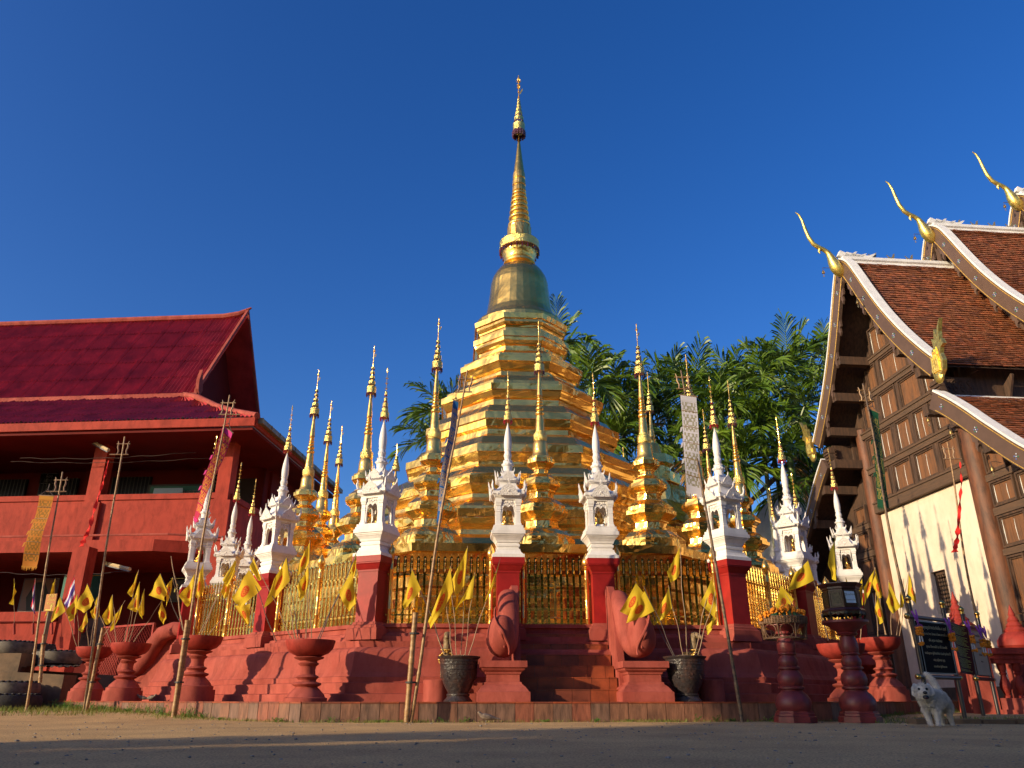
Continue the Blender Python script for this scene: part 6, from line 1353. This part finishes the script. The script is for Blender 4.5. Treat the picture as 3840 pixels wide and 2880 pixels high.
for k in range(8):
    a = pi/8+k*pi/4; m.tube([(.25*cos(a),.25*sin(a),.11),(.27*cos(a),.27*sin(a),.07),(.25*cos(a),.25*sin(a),.03),(.265*cos(a),.265*sin(a),0)], [.03,.022,.015,.02], 6)
for k in range(8):
    R0 = Matrix.Rotation(k*pi/4, 4, 'Z'); m.M = R0; m.prism([(-.10,-.245,.11),(.10,-.245,.11),(.10,-.245,.085),(.06,-.245,.07),(.03,-.245,.085),(0,-.245,.06),(-.03,-.245,.085),(-.06,-.245,.07),(-.10,-.245,.085)], (0,.02,0))
m.M = Matrix(); m.obj('carved_feet', M['lacquer_g'], bx)
m = MB()
for k in range(8):
    m.M = Matrix.Rotation(k*pi/4, 4, 'Z'); y = -.2245
    for (a, b, c_, d_) in ((-.08,.08,.18,.19),(-.08,.08,.375,.385),(-.08,-.07,.19,.375),(.07,.08,.19,.375)): m.box(a,b,y-.008,y,c_,d_)
    if k % 8: m.box(-.055,.055,y-.005,y,.205,.36)
m.obj('gilt_panel_frame', M['lacquer_g'], bx)
m = MB(); m.add([(-.072,-.236,.37),(.068,-.236,.365),(.074,-.238,.215),(-.06,-.238,.215)], [(0,1,2,3)]); nt_ = m.obj('note', M['paper'], bx)
text('lettering', 'ตู้รับบริจาค', .036, M['ink_d'], Matrix.Translation((.002,-.2385,.325)) @ Matrix.Rotation(pi/2,4,'X'), nt_, .0003); text('lettering', 'Donation Box', .026, M['ink_d'], Matrix.Translation((.008,-.2395,.255)) @ Matrix.Rotation(pi/2,4,'X'), nt_, .0003)
# ---------------------------------------------------------------- information boards
def zs(x, y): return (3200+x*.3736, 2100+y*.3736)
def board(pxs, lbl, lines, face, ink, bz, post_ys, nm):
    (t1, b1, Y1), (t2, b2, Y2) = pxs
    T1, B1, T2, B2 = at(*t1, Y1), at(*b1, Y1), at(*t2, Y2), at(*b2, Y2)
    d = Vector((T2.x-T1.x, T2.y-T1.y, 0)); L_ = d.length; d.normalize(); t = thing('information_board', lbl, 'sign', (T1.x, T1.y, 0), atan2(d.y, d.x)); zt = (T1.z+T2.z)/2
    for x in (0, L_):
        m = MB(); m.tube([(x,0,-.1),(x,0,zt-.06)], .030, 12); po = m.obj('post', M['steel'], t, smooth=50)
        m = MB(); m.lathe([(.034,zt-.08),(.034,zt-.05),(.026,zt-.045),(.04,zt-.03),(.045,zt-.005),(.03,zt+.015),(.012,zt+.03),(.014,zt+.04),(.0,zt+.05)], 14, (x,0)); m.obj('cap', M['brass'], po, smooth=50)
    ov = .16 if face == 'sign_d' else .06
    for z in (zt-.27, zt-1.07):
        m = MB(); m.tube([(-ov,-.02,z),(L_+.04,-.02,z)], .030, 12); r_ = m.obj('cross_rail', M['steel'], t, smooth=50)
        m = MB(); m.ball((-ov-.01,-.02,z), .042, 10); m.ball((L_+.05,-.02,z), .036, 10); m.obj('end_knob', M['brass'], r_, smooth=60)
    m = MB(); m.box(.05,L_-.05,-.03,-.005,zt-1.02,zt-.32); m.obj('plate', M[face], t)
    m = MB()
    for (a, b, c_, d_) in ((.045,L_-.045,zt-1.03,zt-1.01),(.045,L_-.045,zt-.33,zt-.31),(.045,.065,zt-1.01,zt-.33),(L_-.065,L_-.045,zt-1.01,zt-.33)): m.box(a,b,-.036,-.03,c_,d_)
    m.obj('rim', M['steel'], t)
    for i, (s, size) in enumerate(lines): text('lettering', s, size, M[ink], Matrix.Translation((L_/2+.0,-.034,zt-.40-i*bz)) @ Matrix.Rotation(pi/2,4,'X'), t, .0005)
    return t, L_, zt
ln = [('พระพุทธรูปปางประทับยืน ๔ องค์',.062),('ประดิษฐาน ณ วิหาร วัดหลวง ในพระอารามนี้ ๘ ทิศ',.045),('เพื่อ พุทธ ศาสนิกชน',.05),('ทุกคน ได้กราบไหว้ ณ ที่นี้ ตลอดไป',.046),('ขอเชิญชวน ผู้มีจิตศรัทธา ร่วมบำรุงรักษาไว้',.045),('สาธุ อนุโมทนา บุญ',.046),('คณะศรัทธา ผู้สร้างถวาย',.04)]
bd1 = board((((3405,2240),(3500,2690),11.5),((3531,2259),(3630,2680),12.1)), 'black stone information board with gilt lettering, left of the boards, behind the dog', ln, 'sign_d', 'ink_g', .088, 0, '')
ln3 = [('บทสวดมนต์ไหว้พระ',.05),('นะโม ตัสสะ ภะคะวะโต',.04),('อะระหะโต สัมมา',.04),('สัมพุทธัสสะ',.04),('สาธุ สาธุ',.04)]
bd3 = board((((3603,2279),(3686,2690),13.1),((3663,2302),(3738,2680),13.8)), 'cream coloured information board farthest right, half in sunlight', ln3, 'sign_l', 'ink_d', .10, 0, '')
A, B = at(3559,2325,12.55), at(3628,2352,12.75); t = thing('information_sheet', 'curved maroon sheet of tiny yellow print hung between the boards', 'sign', (0,0,0)); m = MB()
lo1, lo2 = at(3600,2522,12.55), at(3655,2532,12.75)
def Sh(u, v): p = A.lerp(B, u).lerp(lo1.lerp(lo2, u), v).copy(); p.y += .06*sin(u*pi)-.03*v; return p
m.grid(Sh, 8, 8); m.obj('sheet', M['sign_m'], t, smooth=80)
m = MB(); rnd = random.Random(6)
for i in range(38):
    v = .04+i*.0245
    if i % 9 == 8: continue
    u0 = rnd.uniform(.1,.28); u1 = rnd.uniform(.7,.95); N_ = 14
    for k in range(N_):
        a = rmix(u0,u1,k/N_); b = rmix(u0,u1,(k+rnd.uniform(.6,.95))/N_); p, q = Sh(a,v), Sh(b,v); p.y -= .008; q.y -= .008; p.x -= .004; q.x -= .004; h = Vector((0,0,.006)); m.add([p,q,q+h,p+h], [(0,1,2,3)])
m.obj('lines_of_print', M['ink_y'], t)
def garland(px, py, Y, lbl):
    p = at(px, py, Y); t = thing('garland', lbl, 'garland', p, 0, 'ribboned marigold garlands on the boards'); rnd = random.Random(px)
    m = MB(); m.tube([(-.05,0,.17),(-.03,-.02,.10),(0,-.02,0)], [.012,.016,.012], 5); m.tube([(.02,.02,.19),(.01,-.01,.1),(0,-.02,0)], [.01,.014,.01], 5)
    for k in range(7): a = k*.9; m.prism([(0,-.02,0),(.05*cos(a),-.03,-.02-.04*abs(sin(a))),(.06*cos(a+.2),-.02,-.05-.03*abs(sin(a)))], (0,.004,0))
    m.obj('ribbon', M['ribbon'], t)
    m = MB()
    for z in (-.06,-.10,-.14): 
        for k in range(7): a = k*.9; m.ball((.035*cos(a), -.02+.035*sin(a), z+rnd.uniform(-.01,.01)), .022, 6)
    for k in range(6): m.ball((rnd.uniform(-.05,.05), -.02, -.27+rnd.uniform(-.015,.015)), .022, 6)
    m.obj('marigolds', M['marigold'], t, smooth=70); m = MB(); m.tube([(-.015,-.02,-.17),(-.02,-.02,-.25)], .010, 5); m.tube([(.015,-.02,-.17),(.02,-.02,-.25)], .010, 5); m.obj('white_flowers', M['blossom'], t)
garland(3440, 2338, 11.4, 'marigold garland with purple ribbon at the left of the black board'); garland(3562, 2363, 12.0, 'marigold garland with purple ribbon at the right of the black board')
garland(3636, 2372, 12.8, 'marigold garland before the cream board, left one'); garland(3678, 2388, 13.3, 'marigold garland beside the rightmost board post'); garland(3697, 2392, 13.6, 'rightmost marigold garland, against the plaster wall')
# balustrade at the right edge with round headed posts
bl = thing('balustrade', 'dark red balustrade with bulbous balusters at the lower right', 'balustrade', (at(3735,2600,14.2).x, 14.2, 0), -.12)
m = MB(); m.box(-.02,4,-.12,.12,.92,1.0); m.box(-.05,4,-.16,.16,1.0,1.10); m.box(-.05,4,-.10,.10,.85,.92); m.obj('hand_rail', M['red'], bl)
m = MB(); m.box(-.02,4,-.16,.16,.0,.30); m.box(-.05,4,-.2,.2,0,.12); m.box(-.35,-.05,-.18,.18,0,.95); m.obj('plinth_rail', M['redbase'], bl)
for k in range(10): m = MB(); m.lathe([(.07,.30),(.07,.33),(.045,.35),(.06,.39),(.092,.46),(.088,.52),(.05,.62),(.04,.66),(.06,.69),(.045,.71),(.065,.76),(.07,.82),(.07,.86)], 16, (.18+k*.24,0)); m.obj('baluster', M['red'], bl, smooth=40)
def newel(px, Y, lbl, zt):
    p = at(px, 2600, Y); t = thing('newel_post', lbl, 'post', (p.x, p.y, 0), 0, 'red round headed posts'); s = zt/2.0
    m = MB(); m.sq([(.2,0),(.2,1.0*s)]); m.obj('shaft', M['redbase'], t)
    m = MB(); m.lathe([(.13,1.0*s),(.16,1.03*s),(.16,1.06*s),(.27,1.12*s),(.34,1.22*s),(.33,1.32*s),(.26,1.42*s),(.18,1.47*s),(.19,1.50*s),(.13,1.56*s),(.14,1.58*s),(.09,1.65*s),(.10,1.68*s),(.05,1.76*s),(.06,1.79*s),(.0,1.98*s)], 28); m.obj('bulb_finial', M['red'], t, smooth=40)
newel(3650, 15.2, 'red bulb headed post behind the information boards', 2.22); newel(3862, 15.0, 'red bulb headed post cut by the right edge of the picture', 1.95)
newel(3292, 15.8, 'shaded red bulb headed post behind the brightly lit bowl', 1.45)
# ---------------------------------------------------------------- toilet sign, tyres, retaining walls on the left
p = at(196, 2229, 17.6); q = at(150, 2500, 17.6); t = thing('toilet_sign', 'small orange toilet sign with a yellow arrow on a grey post', 'sign', (0,0,0))
a, b = at(148,2495,17.6), at(188,2290,17.6); m = MB(); m.tube([a,b], .05, 4); m.obj('post', M['gutter'], t)
pn = MB(); cs = [at(176,2229,17.55), at(215,2226,17.55), at(204,2291,17.55), at(164,2293,17.55)]; pn.prism(cs, (0,.02,0)); o = pn.obj('panel', M['signor'], t)
c_ = (cs[0]+cs[1]+cs[2]+cs[3])/4; sh = Matrix.Identity(4); d_ = (cs[0]-cs[3]); sh[0][2] = d_.x/d_.z
T = Matrix.Translation(c_+Vector((0,-.014,0))) @ sh @ Matrix.Rotation(pi/2,4,'X')
W_ = (cs[1]-cs[0]).length
text('lettering', 'สุขา', .11, M['signye'], T @ Matrix.Translation((.02,.145,0)), o, .0005); text('lettering', 'ตำรวจ', .065, M['signye'], T @ Matrix.Translation((.02,.055,0)), o, .0005); text('lettering', 'Toilet', .07, M['signye'], T @ Matrix.Translation((.01,-.03,0)), o, .0005)
m = MB(); m.M = T; m.add([(-.08,-.17,.001),(.05,-.17,.001),(.05,-.145,.001),(-.08,-.145,.001),(.025,-.145,.001),(.05,-.08,.001),(.025,-.08,.001),(.0375,-.045,.001),(.075,-.085,.001),(0,-.085,.001)], [(0,1,2,3),(4,2,5,6),(9,8,7)]); m.obj('arrow', M['signye'], o)
def tyre(px, py, Y, r, lbl, painted=True, stack=1, proto=None):
    p = at(px, py, Y); t = thing('tyre_planter', lbl, 'tyre', p, 0, 'old tyre planters')
    m = MB(); m.lathe([(r*.72,.26),(r*.78,.275),(r*.95,.24),(r,.16),(r,.08),(r*.95,.0),(r*.7,-.01),(r*.66,.12)], 30, cap=False)
    m.obj('tread', M['rubber_w' if painted else 'rubber'], t, smooth=50); m = MB()
    for k in range(26): a = 2*pi*k/26; m.ball((r*.86*cos(a), r*.86*sin(a), .27), .035, 5, sc3=(1.3,1.3,.5))
    m.obj('scalloped_rim', M['rubber'], t); m = MB(); sandcap(m, r*.72, .2, 3); m.obj('soil', M['soil'], t)
tyre(210, 2490, 18.3, .52, 'white painted tyre planter below the toilet sign'); tyre(40, 2452, 19.0, .5, 'painted tyre planter at the far left by the red wall'); tyre(118, 2462, 19.6, .5, 'black tyre between the two painted tyre planters', False)
tyre(38, 2612, 16.2, .5, 'painted tyre planter low at the left edge'); tyre(30, 2660, 16.0, .55, 'black tyre lying lowest at the left edge', False)
rt = thing('retaining_wall', 'stained stepped concrete retaining wall at the lower left', 'wall')
P0, P1 = at(-60, 2520, 17.2), at(285, 2540, 18.4)
m = MB()
def slab(pxa, pya, pxb, pyb, Y, dep, zb): a, b = at(pxa, pya, Y), at(pxb, pyb, Y); m.prism([(a.x,Y,zb),(b.x,Y,zb),(b.x,Y,b.z),(a.x,Y,a.z)], (0,dep,0))
slab(-80,2512,265,2532,17.0,.5,0); slab(-80,2452,112,2452,17.6,.6,0); m.obj('lower_step', M['conc'], rt)
m = MB(); slab(-80,2500,700,2550,18.6,.5,0); m.obj('back_step', M['conc'], rt)
rnd = random.Random(14); m = MB()
for i in range(14):
    for j in range(5): pass
m.grid(lambda u, v: at(70+u*230, 2500-v*8+rnd.uniform(-6,6), 17.4+v*1.2), 26, 8); tag(m.obj('soil', M['soil'], smooth=60), kind='structure')
# ---------------------------------------------------------------- grass, weeds, stones
def edge_pt(q):                                       # along the foot of the kerb, left to right
    seg = [(fl+l1*9.6, fl), (fl, fr), (fr, fr+r1*6)]; Ls = [(b-a).length for a, b in seg]; s_ = q*sum(Ls)
    for (a, b), L_ in zip(seg, Ls):
        if s_ <= L_: d = (b-a).normalized(); return a+d*s_, Vector((d.y, -d.x))
        s_ -= L_
    return seg[-1][1], Vector((r1.y, -r1.x))
rnd = random.Random(31); m = MB()
def blade(x, y, z, h, w_, lean):
    a = rnd.uniform(0,6.28); dx, dy_ = cos(a), sin(a); wv = Vector((-dy_, dx, 0))*w_; b = Vector((x, y, z)); mid = b+Vector((dx*lean*.4, dy_*lean*.4, h*.6)); tip = b+Vector((dx*lean, dy_*lean, h))
    m.add([b-wv, b+wv, mid+wv*.7, mid-wv*.7, tip], [(0,1,2,3),(3,2,4)])
for i in range(15000):
    q = rnd.random(); e, nn = edge_pt(q); dens = .25+.75*max(0, sin(q*23)*sin(q*61+1)); o_ = abs(rnd.gauss(0,.12))+.02
    if q < .34: o_ = abs(rnd.gauss(0,.26))+.02; dens = .35+.45*max(0,sin(q*90))
    if rnd.random() > dens: continue
    p = e+nn*o_; h = rnd.uniform(.015,.055)*(1.7 if q < .33 and rnd.random() < .25 else 1); blade(p.x, p.y, gz(p.x,p.y)-.004, h, .0025+h*.02, h*rnd.uniform(.2,.9))
for i in range(3500): x, y = rnd.uniform(-11,-6.5), rnd.uniform(13.0,17); blade(x, y, gz(x,y), rnd.uniform(.02,.11), .005, .05)
for i in range(3500): x, y = rnd.uniform(4.6,11), rnd.uniform(10.4,12.2); blade(x, y, gz(x,y), rnd.uniform(.02,.06), .004, .04)
tag(m.obj('grass', M['grass']), 'sparse short grass along the foot of the kerb', 'grass', None, 'stuff')
m = MB()
for i in range(120):
    q = rnd.choice((rnd.uniform(0.0,.16), rnd.uniform(0,.32), rnd.uniform(0,.3), rnd.uniform(.3,1))); e, nn = edge_pt(q); p = e+nn*rnd.uniform(.03,.2); z = gz(p.x,p.y); hh = rnd.uniform(.05,.2)*(1 if q < .33 else .5)
    for s_ in range(rnd.randint(2,5)):
        tip = Vector((p.x+rnd.uniform(-.08,.08), p.y+rnd.uniform(-.08,.08), z+hh*rnd.uniform(.5,1))); b = Vector((p.x, p.y, z)); m.tube([b, tip], .002, 3)
        for k in range(9):
            c_ = b.lerp(tip, .2+.8*k/8); a = k*2.4+s_; d = Vector((cos(a), sin(a), .35))*rnd.uniform(.018,.04); wv = Vector((-sin(a), cos(a), 0))*.009; m.add([c_, c_+d*.5+wv, c_+d, c_+d*.5-wv], [(0,1,2,3)])
tag(m.obj('weeds', M['weed']), 'leafy green weeds growing at the left foot of the kerb', 'weeds', None, 'stuff')
m = MB()
for i in range(900):
    y = 3+rnd.random()**.7*8.2; x = rnd.uniform(-.75,.75)*y; r = rnd.choice((.004,.006,.008,.012))*rnd.uniform(.6,1.3)*(1 if y > 4 else .6); m.ball((x, y, gz(x,y)+r*.2), r, 5, sc3=(rnd.uniform(.8,1.6),rnd.uniform(.8,1.4),.6))
tag(m.obj('gravel', M['stone'], smooth=40), 'small stones scattered over the packed dirt', 'gravel', None, 'stuff')
m = MB()
for i in range(6):
    x = 4.9+i*.42; m.box(x, x+.38, 10.25+rnd.uniform(-.04,.04), 10.5, 0, .05+rnd.uniform(0,.02))
tag(m.obj('kerb_bricks', M['conc']), 'row of low broken bricks edging the grass behind the dog', 'bricks')
# ---------------------------------------------------------------- dog
P = at(3520, 2725, 9.35); dg = thing('dog', 'shaggy cream white terrier with open mouth and raised tail, standing on the dirt', 'dog', (P.x, P.y, 0), radians(-26))
# faces the camera (-y), body receding to the right (+x, +y)
V = [(.10,.30,.29),(.02,.15,.305),(-.06,.02,.285),(-.085,-.04,.33),(-.10,-.10,.375),(-.09,-.155,.352),(-.075,-.205,.335),
     (-.10,-.01,.19),(-.09,-.03,.11),(-.075,-.04,.025),(-.073,-.07,.015),
     (.0,-.01,.19),(.005,-.04,.11),(.002,-.07,.025),(.0,-.10,.015),
     (.05,.33,.19),(.045,.30,.12),(.05,.33,.025),(.047,.305,.015),
     (.145,.33,.20),(.135,.30,.12),(.15,.335,.025),(.147,.305,.015),
     (.07,.385,.34),(.055,.41,.43),(.02,.40,.51),(-.04,.385,.58), (-.07,-.05,.215)]
E_ = [(0,1),(1,2),(2,3),(3,4),(4,5),(5,6),(2,7),(7,8),(8,9),(9,10),(2,11),(11,12),(12,13),(13,14),(0,15),(15,16),(16,17),(17,18),(0,19),(19,20),(20,21),(21,22),(0,23),(23,24),(24,25),(25,26),(2,27)]
R_ = [.082,.088,.09,.08,.095,.062,.032,.042,.028,.022,.024,.042,.028,.022,.024,.05,.028,.020,.022,.052,.028,.020,.022,.03,.022,.02,.012,.06]
bme = skin(V, E_, R_, 1, 1); body = mobj('body', bme, M['fur'], dg)
m = MB(); m.prism([(-.165,-.08,.45),(-.195,-.10,.40),(-.20,-.115,.33),(-.18,-.12,.31),(-.155,-.10,.37)], (.02,.02,0)); m.prism([(-.03,-.08,.45),(.0,-.10,.41),(.015,-.115,.34),(-.005,-.12,.32),(-.03,-.10,.37)], (.02,.02,0)); m.obj('ear', M['fur'], dg, smooth=60)
NO = Vector((-.073,-.238,.350))
m = MB(); m.ball(NO, .0205, 10, sc3=(1.15,.8,.9)); m.obj('nose', M['furd'], dg, smooth=60)
EY = [Vector((-.127,-.182,.388)), Vector((-.050,-.180,.388))]
for e in EY: m = MB(); m.ball(e, .0145, 8); m.obj('eye', M['furd'], dg, smooth=60)
MO = Vector((-.073,-.228,.303)); m = MB(); m.ball(MO, .030, 10, sc3=(1.1,.7,.75)); mo_ = m.obj('mouth', M['furd'], dg, smooth=60); m = MB(); m.ball((MO.x, MO.y-.016, MO.z-.008), .014, 8, sc3=(1.2,.7,.5)); m.obj('tongue', M['tongue'], mo_, smooth=60)
rnd = random.Random(77); m = MB(); me = bme; me.calc_loop_triangles(); tris = [(t.area, t) for t in me.loop_triangles]; tot = sum(a for a, _ in tris)
import bisect
cum = []; s_ = 0
for a, _ in tris: s_ += a; cum.append(s_)
N_ = [v.normal.copy() for v in me.vertices]
for i in range(17000):
    t_ = tris[min(bisect.bisect(cum, rnd.random()*tot), len(tris)-1)][1]; a, b = rnd.random(), rnd.random()
    if a+b > 1: a, b = 1-a, 1-b
    v = [me.vertices[j].co for j in t_.vertices]; p = v[0]*(1-a-b)+v[1]*a+v[2]*b; n_ = (N_[t_.vertices[0]]*(1-a-b)+N_[t_.vertices[1]]*a+N_[t_.vertices[2]]*b).normalized()
    head = p.z > .29 and p.y < -.05; tail = p.z > .37 and p.y > .3; leg = p.z < .15
    if (p-NO).length < .032 or min((p-e).length for e in EY) < .026 or (abs(p.x-MO.x) < .034 and abs(p.z-MO.z) < .03 and p.y < -.19): continue
    if p.z < .012: continue
    ln_ = .034 if not (head or leg) else (.034 if head else .016)
    if tail: ln_ = .034
    flow = Vector((.1,.45,-.75)) if not head else Vector(((p.x+.09)*7, .25, -.55+(1.2 if p.z > .43 else 0)))
    if tail: flow = Vector((.5,.3,-.6))
    if leg: flow = Vector((0,.1,-1))
    if p.y < -.02 and not head and p.z > .15: flow = Vector(((p.x+.02)*3,-.25,-1))
    d = (n_*.75+flow*.8+Vector((rnd.gauss(0,.18),rnd.gauss(0,.18),rnd.gauss(0,.12)))).normalized()*ln_*rnd.uniform(.6,1.25); wv = d.cross(Vector((rnd.gauss(0,1),rnd.gauss(0,1),rnd.gauss(0,1)))).normalized()*.0016
    tip = p+d+Vector((0,0,-.006)); mid = p+d*.55+Vector((0,0,.002)); m.add([p-wv, p+wv, mid+wv*.8, mid-wv*.8, tip], [(0,1,2,3),(3,2,4)])
m.obj('coat', M['fur'], dg)
# ---------------------------------------------------------------- doves
def dove(px, py, Y, rz, s, lbl, z0=None):
    p = at(px, py, Y); z = z0 if z0 is not None else p.z; t = thing('dove', lbl, 'dove', (p.x, p.y, z), rz, 'spotted doves')
    V = [(0,0,.06),(.05,0,.055),(-.05,0,.075),(-.08,0,.105),(-.09,0,.12),(.11,0,.045),(.17,0,.035)]; E_ = [(0,1),(0,2),(2,3),(3,4),(1,5),(5,6)]
    me = skin([(x*s,y*s,z_*s) for x,y,z_ in V], E_, [r*s for r in (.036,.03,.026,.016,.018,.014,.008)], 2, 0); mobj('body', me, M['dove'], t)
    m = MB(); m.tube([(-.10*s,0,.12*s),(-.125*s,0,.115*s)], [.004*s,.001*s], 5); m.tube([(0,.012*s,.04*s),(-.005*s,.012*s,0)], .003*s, 4); m.tube([(0,-.012*s,.04*s),(-.005*s,-.012*s,0)], .003*s, 4); m.obj('beak_and_legs', M['stick_d'], t); return t
dove(1823, 2697, 10.9, .2, 1.15, 'brown dove standing on the ground before the kerb', 0); dove(533, 2615, 15.2, .1, 1, 'small dark dove on the pavement between the bowls', ZP); dove(568, 2612, 15.2, 2.9, 1, 'second dove with head lowered on the pavement', ZP)
# ---------------------------------------------------------------- shade: unseen trees, two inferred from their shadows, the rest added to block light
def big_tree(x, y, h, r, seed, lbl, n=9000, zlo=.35, sz=.16, nb=16):
    rnd = random.Random(seed); t = thing('tree', lbl, 'tree', (x, y, 0)); m = MB(); m.tube([(0,0,0),(.1,0,h*.3),(0,.1,h*.55)], [.35,.28,.2], 8)
    blobs = []
    for k in range(nb):
        a = rnd.uniform(0,6.28); q = r*sqrt(rnd.random())*.75; c_ = Vector((q*cos(a), q*sin(a), h*(zlo+(.95-zlo)*rnd.random()))); blobs.append((c_, r*rnd.uniform(.25,.42))); m.tube([(0,.05,h*.35), c_*.6+Vector((0,0,h*.15)), c_], [.14,.08,.03], 5)
    m.obj('trunk', M['bark'], t); m = MB()
    for i in range(n):
        c_, rr_ = rnd.choice(blobs); v = Vector((rnd.gauss(0,1), rnd.gauss(0,1), rnd.gauss(0,1))).normalized()*rr_*rnd.random()**.4; p = c_+v; a = Vector((rnd.gauss(0,1),rnd.gauss(0,1),rnd.gauss(0,1))).normalized(); b = a.cross(v).normalized() if a.cross(v).length > .01 else Vector((1,0,0)); m.add([p-a*sz, p+b*sz*.5, p+a*sz, p-b*sz*.5], [(0,1,2,3)])
    m.obj('crown', M['treeleaf'], t); return t
def sp(q, s): return s*.848+q*.530, s*.530-q*.848       # place by distance across and along the sunlight
big_tree(*sp(-6.5,-25), 11.8, 1.75, 3, 'tree beyond the left of the view whose crown shades the offering stands', 9000, .66, .2)
big_tree(*sp(-.6,-24), 12.4, 5.2, 5, 'broad tree behind the viewer shading the near dirt', 30000, .42, .42, 40)
big_tree(*sp(-3.3,-22), 9.3, 2.4, 8, 'small dense tree behind the viewer at the edge of the shade', 11000, .55, .26, 24)  # unseen tree added to close the gap in the near shade
bt = big_tree(*sp(9,-20), 12.5, 5.5, 9, 'leafy tree behind the viewer on the right', 12000, .3, .45, 30)  # unseen, added to block skylight and darken the gold's reflections
for i, (x, y, s, wh) in enumerate([(-2,-17,1.0,'straight behind the viewer'),(9,-15,1.05,'behind the viewer and to the right'),(18,-9,1.1,'far to the right of the viewer'),(21,2,1.0,'right of the timber hall front'),(3,-26,1.3,'farther back behind the viewer'),(15,-22,1.3,'farther back on the right')]):
    o = dup(bt, (x, y, 0), i*1.3, 'unseen added leafy tree '+wh); o.scale = (s,)*3  # more added copies, screening the sky around the viewer
for i, (q, s, k) in enumerate([(-14,-38,.62),(-21,-36,.60),(-28,-34,.62),(-36,-30,.6),(-44,-22,.62),(-10,-42,.64)]):
    o = dup(bt, (*sp(q, s), 0), i*2.1, 'unseen low tree added on the far side of the court, %s from the left' % ['third','fourth','fifth','sixth','seventh','second'][i]); o.scale = (1.2*k,1.2*k,k)  # low band of added trees, blocking sky but not the sun
